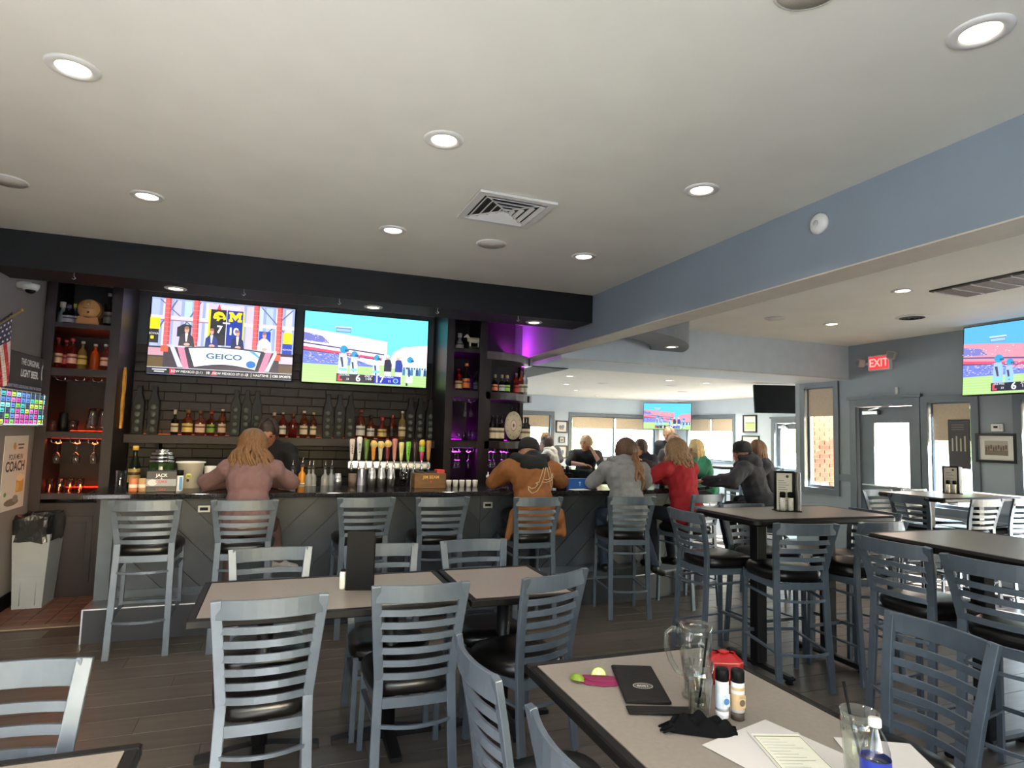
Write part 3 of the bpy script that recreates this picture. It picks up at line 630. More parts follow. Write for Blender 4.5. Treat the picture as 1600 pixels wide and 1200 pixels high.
# ================================================================== tables
def low_table(label, x0, x1, y0, y1, cols, z=0.75):
    cx, cy = (x0+x1)/2, (y0+y1)/2; t = thing('dining_table', label, 'table', (cx, cy, 0)); a, b = (x1-x0)/2, (y1-y0)/2; e = 0.035
    MB().box((-a+e, -b+e, z-0.03), (a-e, b-e, z), ch=0.001).build('tabletop', m_lam, t)
    for nm, p, q in (('edge_strip', (-a, -b, z-0.036), (a, -b+e, z+0.001)), ('edge_strip', (-a, b-e, z-0.036), (a, b, z+0.001)), ('edge_strip', (-a, -b+e, z-0.036), (-a+e, b-e, z+0.001)), ('edge_strip', (a-e, -b+e, z-0.036), (a, b-e, z+0.001))):
        MB().box(p, q, ch=0.005).build(nm, m_edge, t)
    for px, py in cols:
        px -= cx; py -= cy
        c = MB().lathe([(0.038, 0.03), (0.038, z-0.05)], 16, o=(px, py, 0)).build('column', m_blkm, t)
        MB().box((px-0.14, py-0.14, z-0.05), (px+0.14, py+0.14, z-0.036)).build('top_plate', m_blkm, t)
        bs = MB()
        for k in range(2):
            M = Matrix.Translation((px, py, 0)) @ Matrix.Rotation(R(90*k), 4, 'Z')
            bs.prism([(-0.28, 0.0), (0.28, 0.0), (0.28, 0.02), (0.05, 0.05), (-0.05, 0.05), (-0.28, 0.02)], -0.028, 0.028, M @ Matrix.Rotation(R(90), 4, 'X'))
        bs.build('cross_base', m_blkm, t)
    return t
low_table('long low table with taupe top and black worn edge, menu stand on it', -0.335, 0.915, 3.0, 3.72, [(-0.02, 3.36), (0.6, 3.36)])
low_table('small square taupe table joined to the right of the long low table', 0.93, 1.53, 3.01, 3.73, [(1.23, 3.37)])
low_table('nearest taupe table with mug, menus, limes and grinders on it', 0.875, 1.655, 0.85, 2.155, [(1.265, 1.8), (1.265, 1.2)])
low_table('bottom left table corner with pale top', -1.5, -0.295, 1.15, 1.915, [(-0.9, 1.53)])
def high_table(label, x0, x1, y0, y1, cols, along, z=1.07):
    cx, cy = (x0+x1)/2, (y0+y1)/2; t = thing('high_table', label, 'table', (cx, cy, 0)); a, b = (x1-x0)/2, (y1-y0)/2
    def rr(a, b, r, n=5):
        p = []
        for sx, sy, s in ((1, 1, 0), (-1, 1, 90), (-1, -1, 180), (1, -1, 270)):
            for i in range(n+1): an = R(s+90*i/n); p.append((sx*(a-r)+r*math.cos(an), sy*(b-r)+r*math.sin(an)))
        return p
    MB().prism(rr(a-0.03, b-0.03, 0.04), z-0.01, z).build('tabletop', m_lam, t)
    rim = MB(); n = 24
    for zz0, zz1, g0, g1 in ((z-0.045, z-0.035, 0.012, 0.0), (z-0.035, z-0.012, 0.0, 0.0), (z-0.012, z+0.001, 0.0, 0.012), (z+0.001, z+0.001, 0.012, 0.032)):
        p, q = rr(a-g0, b-g0, 0.06-g0), rr(a-g1, b-g1, 0.06-g1); m = len(p); rim.add([(*v, zz0) for v in p]+[(*v, zz1) for v in q], [(i, (i+1) % m, m+(i+1) % m, m+i) for i in range(m)], True)
    rim.add([(*v, z-0.045) for v in rr(a-0.012, b-0.012, 0.048)], [tuple(reversed(range(n)))]); rim.build('bullnose_edge', m_edge, t)
    for px, py in cols:
        px -= cx; py -= cy
        MB().box((px-0.04, py-0.04, 0.05), (px+0.04, py+0.04, z-0.045), ch=0.006).build('column', m_blkm, t)
        d = 0.28; v = (0, 1) if along == 'y' else (1, 0)
        MB().box((px-0.03-v[0]*d, py-0.03-v[1]*d, 0.018), (px+0.03+v[0]*d, py+0.03+v[1]*d, 0.052), ch=0.012).build('base_foot', m_blkm, t)
        for s in (-1, 1): MB().lathe([(0.026, 0), (0.03, 0.01), (0.022, 0.02)], 10, o=(px+v[0]*d*s, py+v[1]*d*s, 0)).build('glide', m_blk, t)
    return t
high_table('high taupe table with the shiny metal menu caddy', 2.885, 4.15, 3.22, 3.88, [(3.2, 3.56), (3.84, 3.56)], 'y')
high_table('high table at the right edge with nothing on it', 3.16, 3.98, 1.3, 2.68, [(3.57, 2.3), (3.57, 1.7)], 'x')
high_table('high table by the exit door, gleaming in the daylight', 6.0, 7.35, 4.2, 4.92, [(6.3, 4.56), (7.05, 4.56)], 'y')
# ================================================================== ceiling fixtures
def downlight(x, y, z, label, r=0.085, e=5.0, group='recessed downlights in the ceiling', col=(1.0, 0.93, 0.85)):
    t = thing('ceiling_light', label, 'light', (x, y, z), 0, group)
    MB().lathe([(r*0.72, -0.004), (r*0.8, -0.010), (r*1.08, -0.008), (r*1.15, -0.0015), (r*1.15, 0.0)], 24, closed=False).build('trim_ring', m_white, t)
    MB().lathe([(0.001, -0.0035), (r*0.76, -0.0035)], 20, closed=False).build('lens', mat('lamp_lens', (255, 240, 215), 0.4, emit=7.0), t)
    l = bpy.data.lights.new('downlight_lamp', 'AREA'); l.shape = 'DISK'; l.size = r*1.4; l.energy = e; l.color = col; l.spread = R(130)
    o = bpy.data.objects.new('downlight_lamp', l); COL.objects.link(o); o.location = (0, 0, -0.015); o.parent = t
for x, nx in ((-0.86, 'left'), (0.67, 'middle'), (2.18, 'right')):
    for y, ny in ((2.86, 'second'), (4.335, 'third'), (1.35, 'nearest')):
        downlight(x, y, ZC, 'recessed downlight in the %s column, %s row of the main ceiling' % (nx, ny))
for x, n in ((-0.89, 'left'), (0.744, 'middle'), (2.36, 'right')):
    downlight(x, 5.79, 2.72, 'recessed downlight under the black bar soffit, %s one' % n, 0.075, 5.0)
downlight(5.33, 4.05, ZC, 'recessed downlight by the linear air grille', e=9.0)
downlight(6.14, 5.58, ZC, 'recessed downlight near the exit sign', e=9.0)
downlight(4.45, 6.42, 2.70, 'recessed downlight under the curved grey soffit', 0.075, 5.0)
k = 0
for x, y, n in ((5.3, 11.2, 'over the man in black'), (6.4, 9.3, 'before the far television'), (7.5, 14.0, 'near the far wall'), (9.8, 12.3, 'near the far right window'), (7.2, 9.3, 'left of the blank television'), (6.2, 12.6, 'in the middle of the far room'), (8.6, 12.9, 'just before the far television'), (4.6, 9.6, 'beside the black far soffit')):
    downlight(x, y, ZF, 'recessed downlight of the far room, '+n, 0.085, 14.0, 'downlights of the far room')
def speaker(x, y, z, label, r=0.115):
    t = thing('ceiling_speaker', label, 'speaker', (x, y, z), 0, 'round ceiling speakers')
    MB().lathe([(r, 0), (r, -0.004), (r*0.93, -0.009), (r*0.9, -0.009)], 28, closed=False).build('rim', m_white, t)
    MB().lathe([(0.001, -0.006), (r*0.9, -0.006), (r*0.9, -0.001)], 28, closed=False).build('grille', mat('speaker_grille', (222, 218, 206), 0.6, var=0.1, scale=300), t)
for x, y, z, n in ((-1.61, 4.41, ZC, 'at the left edge of the frame'), (1.41, 4.345, ZC, 'beyond the square air diffuser'), (1.478, 1.40, ZC, 'at the top edge of the frame'), (5.30, 5.61, ZC, 'left of the exit door in the right bay'),
                   (5.8, 10.6, ZF, 'on the far ceiling, before the wide window'), (7.1, 10.2, ZF, 'on the far ceiling, before the far screen'), (8.2, 11.4, ZF, 'on the far ceiling, near the blank screen')):
    speaker(x, y, z, 'round white ceiling speaker '+n)
t = thing('air_diffuser', 'square white ceiling air diffuser with dark louvres above the bar approach', 'air vent', (1.262, 3.62, ZC), R(1))
a = 0.25
MB().box((-a, -a, -0.004), (a, a, 0)).build('backing', mat('vent_dark', (40, 40, 40), 0.8), t)
fr = MB()
for p, q in (((-a, -a), (a, -a+0.045)), ((-a, a-0.045), (a, a)), ((-a, -a+0.045), (-a+0.045, a-0.045)), ((a-0.045, -a+0.045), (a, a-0.045))): fr.box((*p, -0.018), (*q, 0))
fr.build('frame', m_white, t)
for k, s in enumerate((0.185, 0.135, 0.085, 0.04)):
    for ang in range(4):
        M = Matrix.Rotation(R(90*ang), 4, 'Z') @ Matrix.Translation((0, -s, -0.016)) @ Matrix.Rotation(R(38), 4, 'X')
        MB().box((-s, -0.013, -0.0015), (s, 0.013, 0.0015), M).build('louvre', m_white, t)
for ang in (45, 135): MB().box((-0.3, -0.004, -0.014), (0.3, 0.004, -0.008), Matrix.Rotation(R(ang), 4, 'Z')).build('cross_bar', m_white, t)
t = thing('linear_grille', 'long ceiling air grille with brown slats at the right', 'air vent', (5.78, 3.2, ZC))
MB().box((-0.24, -0.75, -0.014), (0.24, 0.75, 0)).build('frame', mat('grille_dark', (60, 54, 48), 0.7), t)
for i in range(9): MB().box((-0.22, -0.72+i*0.16, -0.02), (0.22, -0.585+i*0.16, -0.014)).build('slat', mat('grille_slat', (112, 98, 84), 0.6), t)
for i in range(10): MB().box((-0.22, -0.735+i*0.16, -0.024), (0.22, -0.72+i*0.16, -0.012)).build('bar', m_white, t)
t = thing('round_vent', 'round ceiling vent with dark slots before the exit sign', 'air vent', (6.53, 4.86, ZC))
MB().lathe([(0.16, 0), (0.16, -0.006), (0.13, -0.016)], 28, closed=False).build('rim', m_white, t)
for r0 in (0.125, 0.085, 0.045): MB().lathe([(r0, -0.004), (r0, -0.016), (r0-0.022, -0.020), (r0-0.022, -0.004)], 24, closed=False).build('ring_blade', m_blkm, t)
MB().lathe([(0.001, -0.003), (0.13, -0.003)], 20, closed=False).build('backing', MATS['vent_dark'], t)
t = thing('smoke_detector', 'round white smoke detector on the blue-grey beam', 'smoke detector', (XB, 2.705, 2.853))
M = Matrix.Rotation(R(-90), 4, 'Y')
MB().lathe([(0.062, 0.0), (0.062, 0.016), (0.05, 0.03), (0.03, 0.036), (0.001, 0.037)], 24, M=M).build('housing', m_white, t)
MB().lathe([(0.018, 0.036), (0.016, 0.041), (0.001, 0.042)], 14, M=M).build('sensor_cap', mat('pale_grey', (190, 190, 186), 0.5), t)
# exit sign and its emergency lamps on the right wall
t = thing('exit_sign', 'red EXIT sign with two emergency lamp heads over the door', 'exit sign', (XR, 6.25, 2.70), R(90))
# local -Y of the sign looks into the room (world -X)
t.rotation_euler = (0, 0, R(-90))
MB().box((-0.17, -0.055, -0.105), (0.17, 0, 0.105), ch=0.008).build('housing', m_white, t)
p = Print(0.30, 0.175); p.rect(0, 0, 1, 1, (235, 30, 40)); p.text('EXIT', 0.5, 0.48, 0.66, (255, 160, 150), 0.02, 0.92)
o = p.build('lettering', attr_mat('exit_glow', emit=1.5), t, (0, -0.0562, 0))
for s, nm in ((-0.27, 0), (0.21, 1)):
    M = Matrix.Translation((s, -0.07, 0.02+0.06*nm)) @ Matrix.Rotation(R(20 if nm else -25), 4, 'Z') @ Matrix.Rotation(R(15), 4, 'Y')
    h = MB().box((-0.055, -0.04, -0.055), (0.055, 0.04, 0.055), M, ch=0.012).build('lamp_head', mat('pale_lamp_head', (196, 192, 180), 0.4), t)
    MB().box((-0.04, -0.046, -0.04), (0.04, -0.0405, 0.04), M).build('lamp_lens', mat('grey_lens', (150, 150, 146), 0.1), h)
MB().tube([(-0.17, -0.03, 0), (-0.27, -0.04, 0.0)], 0.02).build('lamp_arm', m_steel, t)
t = tag(MB().box((-0.02, -0.02, -0.045), (0.02, 0, 0.045), ch=0.004).build('door_sensor', m_white, None, (XR-0.001, 6.02, 2.30), R(-90)), 'tiny white sensor box above the exit door frame', 'sensor')
t = thing('thermostat', 'white wall thermostat with small dark display', 'thermostat', (XR, 4.78, 1.80), R(-90))
MB().box((-0.065, -0.024, -0.045), (0.065, 0, 0.045), ch=0.006).build('case', m_white, t)
MB().box((-0.035, -0.0255, -0.005), (0.01, -0.0238, 0.02)).build('display', m_blk, t)
for i in range(3): MB().box((0.025, -0.027, -0.02+i*0.018), (0.05, -0.0238, -0.008+i*0.018)).build('button', MATS['pale_grey'], t)
def picture(name, label, loc, rotz, w, h, fn, fw=0.03, mat_w=0.05, matcol=(214, 210, 200)):
    t = thing(name, label, 'picture', loc, rotz); fr = MB()
    for a, b in (((-w/2, -h/2), (w/2, -h/2+fw)), ((-w/2, h/2-fw), (w/2, h/2)), ((-w/2, -h/2+fw), (-w/2+fw, h/2-fw)), ((w/2-fw, -h/2+fw), (w/2, h/2-fw))): fr.box((a[0], -0.03, a[1]), (b[0], 0, b[1]))
    fr.build('frame', m_blkm, t)
    p = Print(w-2*fw, h-2*fw); p.rect(0, 0, 1, 1, matcol); fn(p); p.build('print', attr_mat('print', rough=0.35), t, (0, -0.012, 0)); return t
def pic_a(p):
    p.rect(0.17, 0.2, 0.83, 0.8, (150, 134, 110)); p.rect(0.17, 0.2, 0.83, 0.4, (112, 100, 84)); p.rect(0.17, 0.62, 0.83, 0.8, (168, 160, 146))
    for i in range(9): p.ell(0.22+i*0.07, 0.46+0.04*(i % 3), 0.026, 0.1, (84, 74, 64))
picture('framed_photo', 'black framed sepia group photo below the thermostat', (XR, 4.80, 1.565), R(-90), 0.44, 0.34, pic_a)
# small framed pictures in the far room
def pic_b(p):
    p.rect(0.12, 0.15, 0.88, 0.85, (205, 205, 205)); p.ell(0.35, 0.45, 0.14, 0.22, (120, 110, 105)); p.ell(0.62, 0.5, 0.14, 0.2, (96, 120, 140)); p.rect(0.3, 0.2, 0.7, 0.35, (160, 130, 110))
pp = at(878, 668, y=YF); picture('framed_photo', 'small black framed photo between the far windows, upper one', (pp.x-0.01, YF, 1.80), 0, 0.34, 0.32, pic_b)
picture('framed_photo', 'tiny white framed card between the two photos on the far wall', (pp.x, YF, 1.46), 0, 0.16, 0.15, pic_b, 0.015)
picture('framed_photo', 'small black framed photo between the far windows, lower one', (pp.x-0.01, YF, 1.14), 0, 0.34, 0.34, pic_b)
def pic_c(p): p.rect(0.08, 0.06, 0.92, 0.94, (222, 220, 205)); p.rect(0.1, 0.12, 0.9, 0.52, (170, 190, 120)); p.rect(0.1, 0.52, 0.9, 0.6, (120, 140, 90))
picture('framed_print', 'green landscape print on the far right wall, upper one', (XF, 11.92, 1.97), R(-90), 0.46, 0.42, pic_c)
picture('framed_print', 'pale print on the far right wall behind the dark hoodie, lower one', (XF, 11.90, 1.43), R(-90), 0.58, 0.52, pic_c)
# ================================================================== televisions
def tv(name, label, w, h, loc, rot, fn, bez=0.012, back=0.05):
    t = thing(name, label, 'television', loc, 0); t.rotation_euler = rot
    MB().box((-w/2-bez, 0.0, -h/2-bez), (w/2+bez, back, h/2+bez), ch=0.006).build('housing', m_blk, t)
    MB().box((-0.2, back, -0.15), (0.2, back+0.05, 0.15)).build('wall_mount', m_blkm, t)
    if fn:
        p = Print(w, h); fn(p); p.build('screen', attr_mat('tv_picture', emit=1.45, rough=0.2), t, (0, -0.001, 0))
    return t
def studio(p):
    rc, po = p.rect, p.poly
    rc(0, 0, 1, 1, (150, 165, 205))
    for i in range(14): rc(i/14+0.005, 0.35, i/14+0.055, 0.98, (170+(i*37) % 50, 184+(i*23) % 40, 222+(i*13) % 30))
    for a, b in ((0.16, 0.05), (0.05, 0.3), (0.75, 0.95), (0.98, 0.78), (0.32, 0.2)): po([(a, 0.98), (a+0.012, 0.98), (b+0.012, 0.6), (b, 0.6)], (90, 104, 150))
    rc(0, 0.72, 0.42, 0.77, (225, 205, 215)); rc(0.62, 0.70, 1, 0.75, (232, 205, 215)); rc(0, 0.705, 0.42, 0.72, (150, 110, 140))
    for x in (0.09, 0.28, 0.70, 0.87): rc(x, 0.36, x+0.04, 1.0, (222, 96, 98)); rc(x+0.028, 0.36, x+0.04, 1.0, (190, 66, 74))
    for k in range(10):
        for x in (0.09, 0.28, 0.70, 0.87): rc(x, 0.38+k*0.06, x+0.04, 0.384+k*0.06, (240, 150, 150))
    rc(0.38, 0.90, 0.63, 0.97, (240, 190, 215)); rc(0.45, 0.92, 0.6, 0.95, (250, 235, 245)); po([(0.44, 0.9), (0.455, 0.98), (0.47, 0.9)], (220, 60, 90))
    # score board: gold edge, black and blue halves with emblems
    rc(0.385, 0.42, 0.635, 0.90, (238, 214, 20)); rc(0.40, 0.42, 0.51, 0.90, (34, 34, 40)); rc(0.513, 0.42, 0.625, 0.90, (20, 52, 150)); rc(0.508, 0.42, 0.513, 0.9, (220, 220, 225))
    Y = (250, 220, 20)
    po([(0.415, 0.79), (0.425, 0.85), (0.45, 0.875), (0.48, 0.865), (0.50, 0.82), (0.505, 0.775), (0.49, 0.76), (0.485, 0.785), (0.465, 0.775), (0.455, 0.745), (0.44, 0.745), (0.445, 0.78), (0.425, 0.77)], Y)
    p.ell(0.470, 0.805, 0.014, 0.012, (34, 34, 40)); po([(0.43, 0.80), (0.46, 0.825), (0.49, 0.81), (0.46, 0.815)], (34, 34, 40))
    po([(0.525, 0.75), (0.555, 0.75), (0.555, 0.78), (0.548, 0.78), (0.548, 0.82), (0.571, 0.765), (0.594, 0.82), (0.594, 0.78), (0.587, 0.78), (0.587, 0.75), (0.617, 0.75), (0.617, 0.78), (0.61, 0.78), (0.61, 0.85), (0.617, 0.85), (0.617, 0.88), (0.59, 0.88), (0.571, 0.83), (0.552, 0.88), (0.525, 0.88), (0.525, 0.85), (0.532, 0.85), (0.532, 0.78), (0.525, 0.78)], Y)
    rc(0.485, 0.715, 0.535, 0.735, (235, 235, 240)); p.text('7', 0.465, 0.63, 0.10, (250, 250, 250), 0.03); p.text('10', 0.562, 0.615, 0.10, (250, 250, 250), 0.03)
    # side banners
    rc(0.0, 0.58, 0.065, 0.73, Y); rc(0.0, 0.40, 0.06, 0.58, (30, 30, 34)); rc(0.01, 0.45, 0.03, 0.49, Y); p.text('IOWA', 0.03, 0.52, 0.03, (220, 220, 220))
    rc(0.925, 0.50, 0.99, 0.66, Y); rc(0.92, 0.32, 0.99, 0.5, (24, 60, 170)); p.text('MICHIGAN', 0.955, 0.42, 0.025, (230, 230, 240), 0, 0.8)
    rc(0.745, 0.5, 0.83, 0.65, (24, 70, 190)); po([(0.18, 0.62), (0.22, 0.67), (0.275, 0.66), (0.27, 0.5), (0.18, 0.5)], (44, 44, 52))
    rc(0, 0.08, 1, 0.36, (60, 50, 60)); rc(0, 0.24, 0.1, 0.34, (200, 150, 165)); rc(0.9, 0.22, 1, 0.32, (225, 190, 205)); rc(0, 0.08, 0.1, 0.22, (96, 76, 40)); rc(0.9, 0.08, 1, 0.2, (88, 70, 50))
    rc(0.12, 0.36, 0.88, 0.39, (196, 196, 206)); rc(0.08, 0.29, 0.13, 0.37, (222, 90, 60)); rc(0.86, 0.26, 0.91, 0.34, (222, 90, 60))
    # four presenters at the desk
    for x, s, suit, sh in ((0.245, 1.15, (62, 54, 64), (245, 240, 240)), (0.415, 1.0, (36, 52, 120), (200, 215, 250)), (0.595, 1.0, (26, 34, 80), (240, 240, 245)), (0.785, 1.1, (240, 238, 236), (250, 250, 250))):
        po([(x-0.045*s, 0.38), (x-0.04*s, 0.50), (x-0.015*s, 0.55), (x+0.015*s, 0.55), (x+0.04*s, 0.50), (x+0.05*s, 0.38)], suit); po([(x-0.01, 0.55), (x+0.01, 0.55), (x+0.004, 0.44), (x-0.004, 0.44)], sh)
        p.ell(x, 0.595*1, 0.013*s, 0.042*s, (222, 160, 140)); p.ell(x, 0.622, 0.013*s, 0.02*s, (150, 110, 96)); p.ell(x+0.005, 0.405, 0.02, 0.02, (226, 170, 150))
    # desk with sponsor panel
    po([(0.14, 0.36), (0.17, 0.36), (0.235, 0.10), (0.20, 0.10)], (200, 205, 225)); po([(0.19, 0.36), (0.235, 0.36), (0.275, 0.09), (0.235, 0.09)], (224, 130, 160))
    po([(0.80, 0.36), (0.845, 0.36), (0.80, 0.09), (0.755, 0.09)], (224, 130, 160)); po([(0.86, 0.36), (0.885, 0.36), (0.83, 0.10), (0.80, 0.10)], (200, 205, 225))
    po([(0.24, 0.37)]+[(0.24+0.55*i/10, 0.37+0.03*math.sin(math.pi*i/10)) for i in range(1, 10)]+[(0.79, 0.37), (0.745, 0.09)]+[(0.745-0.45*i/10, 0.09+0.06*math.sin(math.pi*i/10)) for i in range(1, 10)]+[(0.29, 0.09)], (40, 44, 60))
    po([(0.265, 0.355)]+[(0.265+0.5*i/10, 0.355+0.025*math.sin(math.pi*i/10)) for i in range(1, 10)]+[(0.765, 0.355), (0.73, 0.115)]+[(0.73-0.42*i/10, 0.115+0.05*math.sin(math.pi*i/10)) for i in range(1, 10)]+[(0.31, 0.115)], (246, 250, 252))
    po([(0.68, 0.365), (0.72, 0.36), (0.757, 0.30), (0.757, 0.27)], (90, 160, 210)); p.ell(0.70, 0.185, 0.035, 0.05, (30, 110, 190))
    p.text('GEICO', 0.51, 0.265, 0.075, (34, 96, 130), 0.03, 1.45)
    rc(0, 0, 1, 0.085, (16, 18, 26)); rc(0, 0.082, 1, 0.09, (200, 205, 215))
    rc(0.035, 0.05, 0.13, 0.064, (205, 205, 212)); rc(0.05, 0.024, 0.115, 0.038, (205, 205, 212))
    rc(0.15, 0.01, 0.185, 0.075, (210, 40, 70)); p.text('NEW MEXICO (2-1)', 0.265, 0.042, 0.032, (240, 240, 240)); p.text('10', 0.405, 0.042, 0.034, (240, 240, 240), 0.02)
    po([(0.425, 0.015), (0.44, 0.07), (0.455, 0.07), (0.465, 0.015)], (215, 50, 60)); p.text('NEW MEXICO ST (1-2)', 0.56, 0.042, 0.032, (240, 240, 240)); p.text('3', 0.68, 0.042, 0.034, (240, 240, 240), 0.02)
    rc(0.705, 0.015, 0.708, 0.07, (220, 220, 220)); p.text('HALFTIME', 0.775, 0.042, 0.032, (240, 240, 240)); rc(0.845, 0.015, 0.848, 0.07, (220, 220, 220)); p.text('CBS SPORTS', 0.925, 0.042, 0.032, (240, 240, 240), 0.015)
def football(p, zoom=1.0, sky=(110, 236, 248), wash=1.0):
    rc, po = p.rect, p.poly
    U = lambda u: u*zoom
    rc(0, 0, 1, 1, sky); rc(0, 0, 1, 0.30, (168, 205, 130))
    for i in range(7): rc(0, 0.03+i*0.038, 1, 0.034+i*0.038, (196, 224, 168))
    hi, mi = ((255, 236, 232), (246, 196, 206)) if wash > 0.5 else ((206, 140, 160), (170, 110, 150))
    po([(0, 0.26), (0, 0.76), (U(0.25), 0.72), (U(0.66), 0.64), (U(0.66), 0.30)], hi); po([(U(0.66), 0.3), (U(0.72), 0.50), (min(1, U(0.8)), 0.58), (1, 0.63), (1, 0.26), (U(0.66), 0.26)], hi)
    po([(0, 0.58), (0, 0.70), (U(0.14), 0.66), (U(0.2), 0.56)], (110, 116, 190)); po([(0, 0.56), (U(0.64), 0.46), (U(0.64), 0.44), (0, 0.54)], (80, 74, 130)); po([(0, 0.50), (U(0.62), 0.40), (U(0.62), 0.37), (0, 0.46)], (226, 70, 110))
    po([(0, 0.46), (U(0.62), 0.375), (U(0.62), 0.36), (0, 0.44)], (96, 60, 100)); po([(0, 0.26), (0, 0.44), (U(0.3), 0.41), (U(0.55), 0.28), (U(0.55), 0.26)], (104, 122, 205))
    rd = random.Random(11)
    for i in range(150):
        u, v = rd.random()*U(0.5), 0.28+rd.random()*0.14; rc(u, v, u+0.012, v+0.008, rd.choice([(200, 205, 240), (70, 90, 170), (230, 190, 210), (150, 160, 220)]))
    for i in range(120):
        u = rd.random(); v = 0.55+rd.random()*0.12-0.05*u
        if u < U(0.6): rc(u, v, u+0.01, v+0.006, rd.choice([(236, 180, 190), (255, 250, 250), (210, 150, 170)]))
    rc(U(0.24), 0.72, U(0.36), 0.80, (96, 140, 190)); rc(U(0.245), 0.735, U(0.355), 0.77, (150, 190, 220)); rc(U(0.235), 0.79, U(0.365), 0.805, (225, 240, 245))
    for u, h, k in ((0.31, 0.42, 1.25), (0.395, 0.36, 1.0), (0.575, 0.34, 0.95), (0.85, 0.34, 1.05)):
        u = U(u)
        if u > 1: continue
        b = 0.06 if u < 0.5 else 0.05; t = b+h; w = 0.03*k; wt = (206, 242, 250) if wash > 0.5 else (150, 186, 235)
        po([(u-w, b), (u-w*1.05, t-0.18), (u-w*0.9, t-0.06), (u+w*0.5, t-0.05), (u+w*0.9, t-0.16), (u+w*0.8, b)], wt); p.ell(u, t, w*0.85, 0.045*k, (40, 150, 200)); rc(u+w*0.2, t-0.03, u+w, t, (30, 90, 140))
        po([(u-w*0.75, t-0.11), (u-w*0.2, t-0.11), (u+w*0.1, t-0.25), (u-w*0.3, t-0.25)], (60, 60, 90)); po([(u-w*0.9, b+0.12), (u+w*0.8, b+0.12), (u+w*0.75, b+0.155), (u-w*0.9, b+0.155)], (120, 200, 226))
        if u > 0.7: po([(u-w, b), (u-w*0.5, b), (u-w*0.45, b-0.04), (u-w*0.95, b-0.04)], (40, 44, 70))
    for u, c in ((0.665, (36, 36, 60)), (0.755, (30, 60, 150))):
        u = U(u)
        if u > 1: continue
        po([(u-0.03, 0.20), (u-0.028, 0.36), (u-0.008, 0.385), (u+0.02, 0.375), (u+0.034, 0.30), (u+0.03, 0.20)], c); p.ell(u-0.006, 0.405, 0.015, 0.03, (200, 160, 140)); rc(u-0.026, 0.05, u+0.028, 0.2, (216, 226, 236)); p.ell(u-0.004, 0.425, 0.017, 0.018, (230, 240, 245))
    for i in range(9):
        u = U(0.80+i*0.022)
        if u < 1: po([(u-0.012, 0.16), (u-0.01, 0.25), (u+0.01, 0.25), (u+0.012, 0.16)], [(60, 120, 170), (190, 230, 240), (40, 70, 130)][i % 3]); p.ell(u, 0.265, 0.009, 0.016, (50, 110, 160))
    # score strip
    a, b = U(0.26), min(1.0, U(0.775)); rc(a, 0.02, b, 0.135, (20, 22, 44)); s = lambda q: a+(U(0.775)-a)*q
    if s(0.62) < 1: rc(s(0.58), 0.02, min(1, s(1.0)), 0.135, (24, 44, 170))
    po([(s(0.02), 0.035), (s(0.02), 0.12), (s(0.06), 0.12), (s(0.05), 0.06), (s(0.09), 0.06), (s(0.09), 0.035)], (220, 60, 80))
    k = zoom
    for q, w_, txt, h in ((0.33, 1, '6', 0.10), (0.66, 1, '17', 0.10), (0.12, 1, 'OLE MISS', 0.025), (0.49, 1, '2ND 4', 0.03), (0.49, 1, '1:05', 0.04), (0.17, 1, '33', 0.03), (0.80, 1, 'FLORIDA', 0.028), (0.82, 1, '32', 0.03)):
        if s(q) < 0.97: p.text(txt, s(q), 0.078 if h > 0.035 else 0.118 if txt in ('OLE MISS', '2ND 4', 'FLORIDA') else 0.06, h, (245, 245, 250), 0.02 if h > 0.05 else 0.0)
    if s(0.92) < 1: p.ell(s(0.92), 0.07, 0.022, 0.035, (150, 190, 240)); p.ell(s(0.92), 0.07, 0.015, 0.024, (40, 80, 200))
tv('wall_television', 'wide television showing a studio desk, left one over the bar', 1.43, 0.815, (-0.635, 7.40, 2.517), (R(0), R(0.0), 0), studio)
tv('wall_television', 'wide television showing a football game, right one over the bar', 1.43, 0.815, (0.905, 7.40, 2.515), (0, 0, 0), football)
tv('wall_television', 'television with a football game on the right wall beside the exit door', 1.43, 0.80, (7.50, 4.245, 2.57), (R(-5), 0, R(-90)), lambda p: football(p, 0.95, (80, 170, 225), 0.2))
tv('wall_television', 'small television with a football game in the far corner', 1.25, 0.70, (9.72, 14.20, 2.16), (R(-6), 0, R(-42)), lambda p: football(p, 1.0, (70, 190, 240), 0.2))
tv('wall_television', 'blank black television seen from the side beyond the narrow window', 0.88, 0.49, (8.37, 8.75, 2.33), (R(-8), 0, R(-22)), None)
